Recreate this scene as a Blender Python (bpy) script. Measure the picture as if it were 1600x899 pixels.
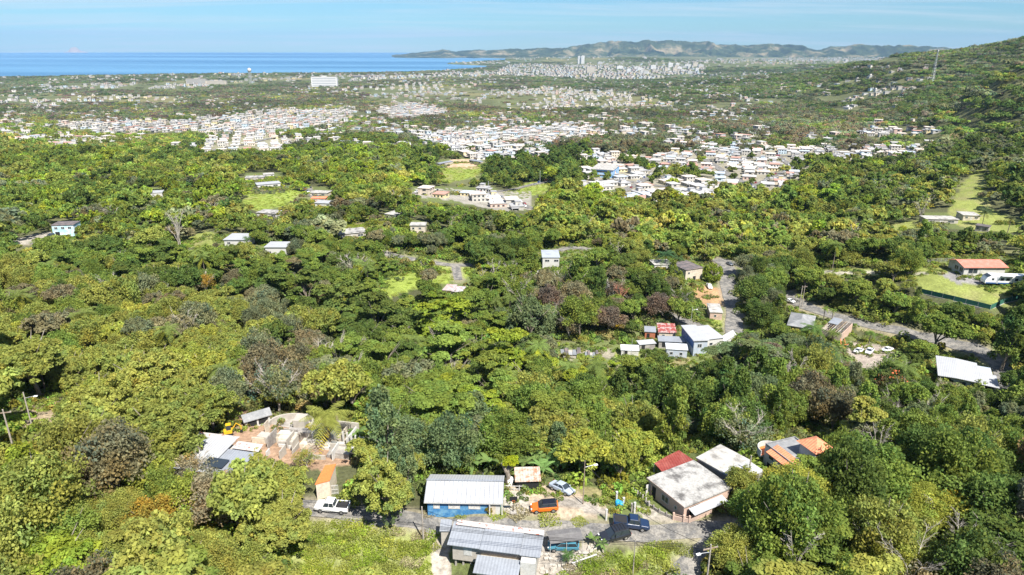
import bpy, math, random
import numpy as np
from mathutils import Vector, Matrix
random.seed(7); RNG = np.random.default_rng(7)
for o in list(bpy.data.objects): bpy.data.objects.remove(o)
scn = bpy.context.scene
COL = scn.collection
rad = math.radians

# ------------------------------------------------------------------ camera
F = 1067.0; CX, CY = 800.0, 449.5; CAMZ = 200.0
PITCH = rad(19.43); ROLL = rad(0.2)
right0 = np.array([1.0, 0, 0]); up0 = np.array([0, math.sin(PITCH), math.cos(PITCH)]); fwd = np.array([0, math.cos(PITCH), -math.sin(PITCH)])
RIGHT = right0 * math.cos(ROLL) + up0 * math.sin(ROLL)
UP = up0 * math.cos(ROLL) - right0 * math.sin(ROLL)
cam_data = bpy.data.cameras.new("camera"); cam = bpy.data.objects.new("camera", cam_data); COL.objects.link(cam)
cam_data.sensor_width = 36; cam_data.lens = F / 1600 * 36
cam_data.clip_start = 1; cam_data.clip_end = 90000
cam.matrix_world = Matrix(((RIGHT[0], UP[0], -fwd[0], 0), (RIGHT[1], UP[1], -fwd[1], 0), (RIGHT[2], UP[2], -fwd[2], CAMZ), (0, 0, 0, 1)))
scn.camera = cam

# ------------------------------------------------------------------ light
SUN_EL = 54.0; SUN_AZ = 149.0      # azimuth clockwise from +Y (view direction): behind the camera, to its right
sd = Vector((math.sin(rad(SUN_AZ)) * math.cos(rad(SUN_EL)), math.cos(rad(SUN_AZ)) * math.cos(rad(SUN_EL)), math.sin(rad(SUN_EL))))
sun_data = bpy.data.lights.new("sun", 'SUN'); sun_data.energy = 5.0; sun_data.angle = rad(0.5); sun_data.color = (1.0, 0.955, 0.88)
sun = bpy.data.objects.new("sun", sun_data); COL.objects.link(sun)
sun.rotation_euler = sd.to_track_quat('Z', 'Y').to_euler()
world = bpy.data.worlds.new("World"); scn.world = world; world.use_nodes = True
wn, wl = world.node_tree.nodes, world.node_tree.links
bg = wn["Background"]; bg.inputs[1].default_value = 0.061
sky = wn.new("ShaderNodeTexSky"); sky.sky_type = 'NISHITA'; sky.sun_disc = False
sky.sun_elevation = rad(SUN_EL); sky.sun_rotation = rad(SUN_AZ); sky.air_density = 1.0; sky.dust_density = 0.0; sky.ozone_density = 2.2; sky.altitude = 0
# thin high cloud wisps: noise on a flat layer overhead
tc = wn.new("ShaderNodeTexCoord"); sep = wn.new("ShaderNodeSeparateXYZ"); wl.new(tc.outputs['Generated'], sep.inputs[0])
addz = wn.new("ShaderNodeMath"); addz.operation = 'ADD'; addz.inputs[1].default_value = 0.06; wl.new(sep.outputs[2], addz.inputs[0])
dx = wn.new("ShaderNodeMath"); dx.operation = 'DIVIDE'; wl.new(sep.outputs[0], dx.inputs[0]); wl.new(addz.outputs[0], dx.inputs[1])
dy = wn.new("ShaderNodeMath"); dy.operation = 'DIVIDE'; wl.new(sep.outputs[1], dy.inputs[0]); wl.new(addz.outputs[0], dy.inputs[1])
cmb = wn.new("ShaderNodeCombineXYZ"); wl.new(dx.outputs[0], cmb.inputs[0]); wl.new(dy.outputs[0], cmb.inputs[1])
cn = wn.new("ShaderNodeTexNoise"); cn.inputs['Scale'].default_value = 0.42; cn.inputs['Detail'].default_value = 7; cn.inputs['Roughness'].default_value = 0.62; cn.inputs['Distortion'].default_value = 0.6
mp = wn.new("ShaderNodeMapping"); mp.inputs['Scale'].default_value = (0.5, 1.5, 1); mp.inputs['Location'].default_value = (3.1, 7.7, 0); wl.new(cmb.outputs[0], mp.inputs[0]); wl.new(mp.outputs[0], cn.inputs['Vector'])
cr = wn.new("ShaderNodeMapRange"); cr.inputs[1].default_value = 0.46; cr.inputs[2].default_value = 0.80; cr.inputs[3].default_value = 0; cr.inputs[4].default_value = 0.75; wl.new(cn.outputs[0], cr.inputs[0])
cm = wn.new("ShaderNodeMix"); cm.data_type = 'RGBA'; cm.inputs[7].default_value = (7.0, 7.3, 7.9, 1)
deep = wn.new("ShaderNodeMix"); deep.data_type = 'RGBA'; deep.blend_type = 'MULTIPLY'; deep.inputs[0].default_value = 1; deep.inputs[7].default_value = (0.43, 0.72, 1.0, 1)   # clearer, bluer air than the model's default
wl.new(sky.outputs[0], deep.inputs[6]); wl.new(deep.outputs[2], cm.inputs[6]); wl.new(cr.outputs[0], cm.inputs[0]); wl.new(cm.outputs[2], bg.inputs[0])
vs = scn.view_settings; scn.display_settings.display_device = 'sRGB'
vs.view_transform = 'Standard'; vs.look = 'None'; vs.gamma = 1; vs.use_curve_mapping = False; vs.exposure = 1.05
cy = scn.cycles
cy.max_bounces = 8; cy.diffuse_bounces = 5; cy.glossy_bounces = 2; cy.transmission_bounces = 4; cy.transparent_max_bounces = 4; cy.volume_bounces = 1
cy.use_denoising = True; cy.caustics_reflective = False; cy.caustics_refractive = False
cy.sample_clamp_indirect = 4

# ------------------------------------------------------------------ terrain function
def pdir(px, py):
    px = np.asarray(px, float); py = np.asarray(py, float)
    a = (px - CX) / F; b = (CY - py) / F
    d = fwd[None, :] + a.reshape(-1, 1) * RIGHT[None, :] + b.reshape(-1, 1) * UP[None, :]
    return d
def project(P):
    P = np.asarray(P, float).reshape(-1, 3) - np.array([0, 0, CAMZ])
    z = P @ fwd; z = np.where(z < 1e-3, 1e-3, z)
    return CX + F * (P @ RIGHT) / z, CY - F * (P @ UP) / z, z
def plane_pt(px, py, z):
    d = pdir([px], [py])[0]; t = (z - CAMZ) / d[2]
    return d[0] * t, d[1] * t
def y_to_z(py, r):      # height that shows at pixel row py at distance r, straight ahead
    return CAMZ - r * math.tan(PITCH - math.atan((CY - py) / F))
ANCH = [  # (px, py, ground height)
 (-300,899,136),(0,899,136),(250,899,133),(480,899,130),(600,899,129.6),(700,885,129.8),(850,885,129.8),(1000,899,130),(1110,899,130.2),(1250,899,131),(1450,899,131),(1700,899,134),(2000,899,136),
 (0,800,136),(200,800,134),(400,815,132),(517,800,132.0),(640,818,132),(740,828,132),(740,790,132.2),(860,800,132),(880,772,132),(860,850,131.2),(960,840,131.6),(985,826,131.7),(1110,825,131.7),(1060,860,131),(1300,800,130),(1550,800,129),(1800,800,130),
 (60,700,134),(60,640,131),(250,730,131.5),(320,720,131.5),(430,700,131),(380,665,130),(500,700,131),(560,690,129.5),(790,750,131.7),(700,735,130.5),(900,735,130),(1060,785,131.6),(1100,735,131),(1150,720,130),(1240,710,129),(1400,720,125),(1600,720,122),(1900,700,120),
 (0,560,124),(200,600,123),(400,600,119),(600,640,116),(800,650,112),(950,640,111),(1150,630,110),(1350,640,111),(1550,650,114),(1800,600,114),
 (0,470,118),(200,480,116),(450,500,110),(700,520,105),(900,545,106),(985,545,106.5),(1060,555,106.5),(1110,545,107),(1230,540,106.5),(1345,550,107),(1290,510,106.5),(1440,560,108),(1500,592,109),(1560,565,108),(1500,542,107.5),(1440,525,107),(1350,505,106.5),(1300,490,106),(1237,472,105),
 (1122,500,105.5),(1140,470,105),(1085,443,105.5),(1110,450,105),(1130,415,104.5),(1200,440,105),(1040,495,105.5),
 (1380,480,109),(1440,476,113),(1500,496,112.5),(1570,510,112),(1440,452,117.5),(1490,464,118),(1547,480,118),(1480,440,118.2),(1530,440,118.5),(1600,440,119.5),(1600,465,119),(1430,430,117),(1300,428,112),(1370,432,114.5),(1500,405,118),(1560,408,119),(1700,440,122),
 (0,400,114),(97,362,114),(200,400,111),(330,372,118),(365,377,117),(422,390,116),(300,385,115),(600,420,106),(620,440,105.5),(690,450,105),(710,415,106),(650,362,112),(550,368,112),(450,370,112),(610,340,111),(870,405,108),(900,385,109),(920,430,106.5),(1000,415,106),
 (0,320,104),(200,320,101),(415,332,103),(410,292,99),(440,300,100),(500,318,97),(246,298,95),(600,300,92),(690,330,92),(800,330,88),(900,340,92),(1000,340,92),(1150,350,93),(1300,360,97),(1400,350,103),(1480,345,106),(1560,350,108),(1540,300,113),(1600,300,115),(1800,350,120),
 (700,303,82),(820,325,84),(830,290,80),(720,262,76),(860,280,78),(780,255,75),
 (0,250,84),(150,240,76),(350,245,66),(400,225,58),(500,230,66),(600,240,74),(900,260,75),(950,265,75),(1000,300,78),(1100,300,80),(1200,290,80),(1100,250,72),(1250,250,76),(1350,240,80),(1450,250,92),(1600,240,112),(1800,260,125),
 (100,200,46),(300,200,40),(450,185,36),(620,175,30),(700,200,48),(800,220,58),(950,200,56),(1100,210,64),(1200,200,66),(1300,190,72),(1400,205,84),(1500,200,104),(1600,190,122),
 (50,150,14),(300,150,14),(500,150,14),(700,150,16),(850,150,22),(1000,150,34),(1100,150,48),(1200,150,60),(1320,150,76),(1450,130,120),(1530,110,150),(1600,150,132),(1600,100,180),
 (1700,58,242),(1600,66,208),(1560,73,196),(1500,78,190),(1450,86,178),(1400,93,166),(1350,99,148),(1300,104,128),(1200,112,96),(1100,122,70),(1000,128,44),(900,130,26),(2100,60,250),(1900,100,220),
 (100,130,8),(500,128,8),(800,125,14),
]
def _tpsk(d2): return 0.5 * d2 * np.log(d2 + 1e-9)
KU, = (2.6,)
an = []
for (px, py, z) in ANCH:
    X, Y = plane_pt(px, py, z) if z < 199 else (None, None)
    if X is None or math.hypot(X, Y) > 6000 or Y < 0:      # hilltops near eye level: set the distance by hand
        rr = {1700: 1750, 1600: 1900, 1560: 2000, 1500: 2100, 1900: 1500, 2100: 1300}.get(px, 2300); Y = rr; X = (px - CX) / 1131 * rr
    an.append((X, Y, z))
an += [(-200, 30, 140), (0, 20, 134), (200, 30, 138), (-60, 60, 133), (60, 55, 131), (-600, 200, 140), (-1500, 900, 120), (600, 150, 140), (1200, 500, 170), (-400, -50, 140), (400, -50, 140),(-3500,3000,20),(3500,2500,200)]
an = np.array(an)
AU = np.stack([np.arctan2(an[:, 0], an[:, 1]) * KU, np.log(np.hypot(an[:, 0], an[:, 1]))], 1)
n = len(AU)
K = _tpsk(((AU[:, None] - AU[None]) ** 2).sum(-1)) + np.eye(n) * 2e-3
Pm = np.concatenate([np.ones((n, 1)), AU], 1)
A = np.zeros((n + 3, n + 3)); A[:n, :n] = K; A[:n, n:] = Pm; A[n:, :n] = Pm.T
W = np.linalg.solve(A, np.concatenate([an[:, 2], np.zeros(3)]))
def vnoise(x, y, seed=0):
    xi = np.floor(x).astype(np.int64); yi = np.floor(y).astype(np.int64); fx = x - xi; fy = y - yi
    fx = fx * fx * (3 - 2 * fx); fy = fy * fy * (3 - 2 * fy)
    def h(a, b):
        v = (a * 374761393 + b * 668265263 + seed * 1442695041) & 0xffffffff
        v = ((v ^ (v >> 13)) * 1274126177) & 0xffffffff
        return ((v ^ (v >> 16)) & 0xffff) / 65535.0
    return (h(xi, yi) * (1 - fx) + h(xi + 1, yi) * fx) * (1 - fy) + (h(xi, yi + 1) * (1 - fx) + h(xi + 1, yi + 1) * fx) * fy
def fbm(x, y, o=4, seed=0):
    s = 0; a = 0.5
    for i in range(o): s = s + a * (vnoise(x * 2 ** i, y * 2 ** i, seed + i) - 0.5); a *= 0.5
    return s
def sstep(a, b, x): t = np.clip((x - a) / (b - a), 0, 1); return t * t * (3 - 2 * t)
def far_land(X, Y, r):
    q = 800 + 1131 * X / np.maximum(Y, 1)
    shore = np.interp(q, [-800, 530, 640, 700, 760, 785, 800], [5500, 5500, 5750, 6150, 7000, 9000, 30000])
    shore = shore + 120 * fbm(q / 40, q * 0, 3, 5)
    z = 11 + 14 * fbm(X / 900, Y / 900, 4, 3)
    # city hills to the right and the headland hills
    z += 95 * sstep(1010, 1200, q) * np.exp(-((r - 6900) / 1100) ** 2) * (0.8 + 0.8 * fbm(X / 700, Y / 700, 3, 9))
    z += 26 * sstep(820, 1000, q) * sstep(4800, 6500, r)
    for (qc, w, h) in [(800, 16, 40), (852, 26, 72), (905, 24, 80), (955, 30, 60), (1010, 40, 50)]:
        z += h * np.exp(-((q - qc) / w) ** 2 - ((r - 8800) / 700) ** 2)
    inl = r < shore
    strip = (q > 695) & (r > np.interp(q, [695, 720, 790], [8700, 8350, 7600])) & (r < np.interp(q, [695, 790, 800], [8900, 10500, 40000]))
    edge = np.minimum(np.where(inl, (shore - r) / 60, 9), 9)
    z = np.where(inl | strip, np.where(inl, np.minimum(z, 1 + edge * 8), z), -12)
    return z
def G_raw(X, Y):
    sh = X.shape; X = X.ravel(); Y = Y.ravel()
    r = np.hypot(X, Y); u = np.arctan2(X, Y) * KU; v = np.log(np.maximum(r, 1))
    z = np.empty_like(r)
    for i in range(0, len(r), 20000):
        s = slice(i, i + 20000)
        d2 = (u[s, None] - AU[None, :, 0]) ** 2 + (v[s, None] - AU[None, :, 1]) ** 2
        z[s] = _tpsk(d2) @ W[:n] + W[n] + W[n + 1] * u[s] + W[n + 2] * v[s]
    z += sstep(500, 1500, r) * 15 * fbm(X / 260, Y / 260, 4, 1) + sstep(250, 500, r) * 5 * fbm(X / 60, Y / 60, 3, 2) + 0.10 * fbm(X / 9, Y / 9, 2, 4)
    k = sstep(2900, 4300, r)
    f = far_land(X, Y, r)
    z = z * (1 - k) + np.where(k > 0, f, 0) * k
    return z.reshape(sh)
NB, NL = 560, 620
BG = np.linspace(-rad(56), rad(56), NB); L0, L1 = math.log(22.0), math.log(13500.0); LG = np.linspace(L0, L1, NL)
bb, ll = np.meshgrid(BG, LG); GX = np.exp(ll) * np.sin(bb); GY = np.exp(ll) * np.cos(bb)
GZ = G_raw(GX, GY)
def G(X, Y):
    X = np.asarray(X, float); Y = np.asarray(Y, float)
    b = (np.arctan2(X, Y) - BG[0]) / (BG[1] - BG[0]); l = (np.log(np.maximum(np.hypot(X, Y), 22.01)) - L0) / (LG[1] - LG[0])
    b = np.clip(b, 0, NB - 1.001); l = np.clip(l, 0, NL - 1.001)
    i = b.astype(int); j = l.astype(int); fb = b - i; fl = l - j
    return (GZ[j, i] * (1 - fb) + GZ[j, i + 1] * fb) * (1 - fl) + (GZ[j + 1, i] * (1 - fb) + GZ[j + 1, i + 1] * fb) * fl
def ats(px, py, h=0.0):
    """points where the rays through these photo pixels meet the ground (raised by h)"""
    d = pdir(px, py); h = np.broadcast_to(np.asarray(h, float), (len(d),))
    t = np.full(len(d), 24.0); hit = np.zeros(len(d), bool); prev = t.copy()
    for k in range(560):
        P = d * t[:, None]
        below = (P[:, 2] + CAMZ) < G(P[:, 0], P[:, 1]) + h
        new = below & ~hit; hit |= new
        if hit.all(): break
        prev = np.where(hit, prev, t); t = np.where(hit, t, t * 1.012)
        if t.max() > 14000: break
    lo, hi = prev, t
    for k in range(14):
        m = (lo + hi) / 2; P = d * m[:, None]
        below = (P[:, 2] + CAMZ) < G(P[:, 0], P[:, 1]) + h
        hi = np.where(below, m, hi); lo = np.where(below, lo, m)
    P = d * hi[:, None]; P[:, 2] += CAMZ
    return P
def at(px, py, h=0.0):
    return Vector(ats([px], [py], h)[0])

# ------------------------------------------------------------------ materials
def new_mat(name):
    m = bpy.data.materials.new(name); m.use_nodes = True
    return m, m.node_tree.nodes, m.node_tree.links, m.node_tree.nodes["Principled BSDF"]
_mc = {}
def mat(name, c, rough=0.7, c2=None, sc=0.6, lo=0.45, hi=0.65, metal=0.0, bump=0.0, wave=None, wdepth=0.25, spec=0.3, fine=0.12, coat=0.0):
    """colour c, weathered patches towards c2, fine mottling, optional corrugation along object x or y"""
    if name in _mc: return _mc[name]
    m, N, L, P = new_mat(name)
    P.inputs['Roughness'].default_value = rough; P.inputs['Metallic'].default_value = metal; P.inputs['Specular IOR Level'].default_value = spec
    if coat: P.inputs['Coat Weight'].default_value = coat
    tc = N.new("ShaderNodeTexCoord"); src = tc.outputs['Object']
    base = N.new("ShaderNodeRGB"); base.outputs[0].default_value = (*c, 1); out = base.outputs[0]
    if c2:
        n1 = N.new("ShaderNodeTexNoise"); n1.inputs['Scale'].default_value = sc; n1.inputs['Detail'].default_value = 6; n1.inputs['Roughness'].default_value = 0.65; L.new(src, n1.inputs['Vector'])
        mr = N.new("ShaderNodeMapRange"); mr.inputs[1].default_value = lo; mr.inputs[2].default_value = hi; L.new(n1.outputs[0], mr.inputs[0])
        mx = N.new("ShaderNodeMix"); mx.data_type = 'RGBA'; mx.inputs[7].default_value = (*c2, 1); L.new(mr.outputs[0], mx.inputs[0]); L.new(out, mx.inputs[6]); out = mx.outputs[2]
    if fine:
        n2 = N.new("ShaderNodeTexNoise"); n2.inputs['Scale'].default_value = 3.5; n2.inputs['Detail'].default_value = 4; L.new(src, n2.inputs['Vector'])
        m2 = N.new("ShaderNodeMapRange"); m2.inputs[1].default_value = 0.3; m2.inputs[2].default_value = 0.7; m2.inputs[3].default_value = 1 - fine; m2.inputs[4].default_value = 1 + fine; L.new(n2.outputs[0], m2.inputs[0])
        mu = N.new("ShaderNodeMix"); mu.data_type = 'RGBA'; mu.blend_type = 'MULTIPLY'; mu.inputs[0].default_value = 1; L.new(out, mu.inputs[6]); L.new(m2.outputs[0], mu.inputs[7]); out = mu.outputs[2]
    L.new(out, P.inputs['Base Color'])
    if wave:
        wv = N.new("ShaderNodeTexWave"); wv.bands_direction = wave; wv.inputs['Scale'].default_value = 0.7; L.new(src, wv.inputs['Vector'])
        bp = N.new("ShaderNodeBump"); bp.inputs['Strength'].default_value = 0.8; bp.inputs['Distance'].default_value = wdepth; L.new(wv.outputs[0], bp.inputs['Height']); L.new(bp.outputs[0], P.inputs['Normal'])
    elif bump:
        nb = N.new("ShaderNodeTexNoise"); nb.inputs['Scale'].default_value = 2.0; nb.inputs['Detail'].default_value = 5; L.new(src, nb.inputs['Vector'])
        bp = N.new("ShaderNodeBump"); bp.inputs['Distance'].default_value = bump; L.new(nb.outputs[0], bp.inputs['Height']); L.new(bp.outputs[0], P.inputs['Normal'])
    _mc[name] = m
    return m
def tint_mat(name, inst=True, rough=0.7, leaf=False, var=0.25):
    """base colour from each object's or instance's own tint"""
    m, N, L, P = new_mat(name)
    a = N.new("ShaderNodeAttribute"); a.attribute_type = 'INSTANCER'; a.attribute_name = 'tint'
    out = a.outputs['Color']
    lv = N.new("ShaderNodeAttribute"); lv.attribute_type = 'GEOMETRY'; lv.attribute_name = 'lv'
    if leaf:
        mx = N.new("ShaderNodeMix"); mx.data_type = 'RGBA'; mx.blend_type = 'MULTIPLY'; mx.inputs[0].default_value = 1
        L.new(out, mx.inputs[6]); L.new(lv.outputs['Color'], mx.inputs[7]); out = mx.outputs[2]
        oi = N.new("ShaderNodeObjectInfo"); hs = N.new("ShaderNodeHueSaturation")
        r1 = N.new("ShaderNodeMapRange"); r1.inputs[3].default_value = 0.487; r1.inputs[4].default_value = 0.511; L.new(oi.outputs['Random'], r1.inputs[0]); L.new(r1.outputs[0], hs.inputs['Hue'])
        L.new(out, hs.inputs['Color']); out = hs.outputs[0]
        N.remove(P); o = N["Material Output"]
        d = N.new("ShaderNodeBsdfDiffuse"); t = N.new("ShaderNodeBsdfTranslucent"); g = N.new("ShaderNodeMixShader"); g.inputs[0].default_value = 0.48
        L.new(out, d.inputs[0]); L.new(out, t.inputs[0]); L.new(d.outputs[0], g.inputs[1]); L.new(t.outputs[0], g.inputs[2])
        L.new(g.outputs[0], o.inputs[0])
    else:
        P.inputs['Roughness'].default_value = rough; P.inputs['Specular IOR Level'].default_value = 0.25
        tcn = N.new("ShaderNodeTexCoord"); n1 = N.new("ShaderNodeTexNoise"); n1.inputs['Scale'].default_value = 0.5; n1.inputs['Detail'].default_value = 6; L.new(tcn.outputs['Object'], n1.inputs['Vector'])
        mr = N.new("ShaderNodeMapRange"); mr.inputs[1].default_value = 0.35; mr.inputs[2].default_value = 0.65; mr.inputs[3].default_value = 1 - var; mr.inputs[4].default_value = 1.05; L.new(n1.outputs[0], mr.inputs[0])
        mx = N.new("ShaderNodeMix"); mx.data_type = 'RGBA'; mx.blend_type = 'MULTIPLY'; mx.inputs[0].default_value = 1; L.new(out, mx.inputs[6]); L.new(mr.outputs[0], mx.inputs[7])
        L.new(mx.outputs[2], P.inputs['Base Color'])
    return m
LEAF = tint_mat("leaf", leaf=True)
BARK = mat("bark", (0.16, 0.13, 0.10), 0.9, (0.28, 0.25, 0.21), 1.2)
DEADWOOD = mat("dead_wood", (0.42, 0.38, 0.33), 0.9, (0.25, 0.22, 0.19), 1.0)

# ------------------------------------------------------------------ mesh helpers
def mesh_np(name, V, Fq, mats, mi=None, attr=None, fattr=None, smooth=False):
    """V (n,3), Fq (m,4) or (m,3) or list of such arrays"""
    me = bpy.data.meshes.new(name)
    fl = [np.asarray(f) for f in (Fq if isinstance(Fq, list) else [Fq]) if len(f)]
    V = np.asarray(V, np.float32)
    me.vertices.add(len(V)); me.vertices.foreach_set("co", V.ravel())
    li = np.concatenate([f.ravel() for f in fl]); tot = np.concatenate([np.full(len(f), f.shape[1]) for f in fl])
    st = np.concatenate([[0], np.cumsum(tot)[:-1]])
    me.loops.add(len(li)); me.loops.foreach_set("vertex_index", li.astype(np.int32))
    me.polygons.add(len(tot)); me.polygons.foreach_set("loop_start", st.astype(np.int32)); me.polygons.foreach_set("loop_total", tot.astype(np.int32))
    for m in mats: me.materials.append(m)
    if mi is not None: me.polygons.foreach_set("material_index", np.asarray(mi, np.int32))
    if attr is not None:
        for k, a in attr.items():
            a = np.asarray(a, np.float32)
            if a.ndim == 1: at_ = me.attributes.new(k, 'FLOAT', 'POINT'); at_.data.foreach_set('value', a)
            else: at_ = me.attributes.new(k, 'FLOAT_COLOR', 'POINT'); at_.data.foreach_set('color', np.concatenate([a, np.ones((len(a), 1))], 1).astype(np.float32).ravel())
    if smooth: me.polygons.foreach_set("use_smooth", np.ones(len(tot), bool))
    me.update(); me.validate()
    return me
class MB:
    """collects shapes for ONE mesh; faces carry a material index"""
    def __init__(s, M=None): s.v = []; s.f = []; s.m = []; s.M = M or Matrix.Identity(4); s.mi = 0
    def add(s, vs, fs, M=None):
        b = len(s.v); T = s.M @ M if M else s.M
        s.v += [tuple(T @ Vector(v)) for v in vs]; s.f += [tuple(b + i for i in f) for f in fs]; s.m += [s.mi] * len(fs); return s
    def box(s, x0, x1, y0, y1, z0, z1, M=None):
        return s.add([(x0,y0,z0),(x1,y0,z0),(x1,y1,z0),(x0,y1,z0),(x0,y0,z1),(x1,y0,z1),(x1,y1,z1),(x0,y1,z1)], [(0,3,2,1),(4,5,6,7),(0,1,5,4),(1,2,6,5),(2,3,7,6),(3,0,4,7)], M)
    def hexa(s, b, t):
        return s.add(list(b) + list(t), [(3,2,1,0),(4,5,6,7),(0,1,5,4),(1,2,6,5),(2,3,7,6),(3,0,4,7)])
    def slab(s, q, th):       # a sloping quad given thickness downwards
        return s.hexa([(x, y, z - th) for x, y, z in q], q)
    def prism(s, poly, z0, z1, axis='z'):
        k = len(poly)
        if axis == 'z': a = [(x, y, z0) for x, y in poly]; b = [(x, y, z1) for x, y in poly]
        elif axis == 'x': a = [(z0, x, y) for x, y in poly]; b = [(z1, x, y) for x, y in poly]
        else: a = [(x, z0, y) for x, y in poly]; b = [(x, z1, y) for x, y in poly]
        return s.add(a + b, [tuple(range(k))[::-1], tuple(range(k, 2 * k))] + [(i, (i + 1) % k, k + (i + 1) % k, k + i) for i in range(k)])
    def tube(s, pts, r, sides=6, cap=True):
        pts = [Vector(p) for p in pts]; rs = r if isinstance(r, (list, tuple)) else [r] * len(pts); b = len(s.v); vs = []; fs = []
        for i, p in enumerate(pts):
            d = (pts[min(i + 1, len(pts) - 1)] - pts[max(i - 1, 0)]).normalized(); a = d.orthogonal().normalized() if i == 0 else (prev - d * prev.dot(d)).normalized(); prev = a; c = d.cross(a)
            vs += [p + (a * math.cos(2 * math.pi * k / sides) + c * math.sin(2 * math.pi * k / sides)) * rs[i] for k in range(sides)]
        for i in range(len(pts) - 1):
            fs += [(i * sides + k, i * sides + (k + 1) % sides, (i + 1) * sides + (k + 1) % sides, (i + 1) * sides + k) for k in range(sides)]
        if cap: fs += [tuple(range(sides))[::-1], tuple(range((len(pts) - 1) * sides, len(pts) * sides))]
        return s.add(vs, fs)
    def cyl(s, x, y, z0, z1, r, r2=None, sides=16): return s.tube([(x, y, z0), (x, y, z1)], [r, r if r2 is None else r2], sides)
    def mesh(s, name, mats, smooth=False, bevel=0):
        me = bpy.data.meshes.new(name); me.from_pydata(s.v, [], s.f)
        for m in (mats if isinstance(mats, (list, tuple)) else [mats]): me.materials.append(m)
        me.polygons.foreach_set("material_index", s.m)
        if smooth: me.polygons.foreach_set("use_smooth", [True] * len(s.f))
        me.update(); return me
    def build(s, name, mats, parent=None, smooth=False, bevel=0, label=None):
        o = bpy.data.objects.new(name, s.mesh(name, mats, smooth)); COL.objects.link(o)
        if parent is not None: o.parent = parent
        if bevel: b = o.modifiers.new("bevel", 'BEVEL'); b.width = bevel; b.segments = 2; b.limit_method = 'ANGLE'
        if label: o["label"] = label
        return o
def tag(o, label=None, cat=None, group=None, kind=None):
    if label: o["label"] = label
    if cat: o["category"] = cat
    if group: o["group"] = group
    if kind: o["kind"] = kind
    return o
def thing(name, loc, rz=0, label=None, cat=None, group=None):
    o = bpy.data.objects.new(name, None); COL.objects.link(o); o.location = loc; o.rotation_euler = (0, 0, rz); o.empty_display_size = 0.5
    return tag(o, label, cat, group)
def struct(name, me, kind='structure'):
    o = bpy.data.objects.new(name, me); COL.objects.link(o); o["kind"] = kind; return o
def copy_tree(o, parent=None):
    c = o.copy(); COL.objects.link(c)
    if parent is not None: c.parent = parent
    for ch in list(o.children): copy_tree(ch, c)
    return c
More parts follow.
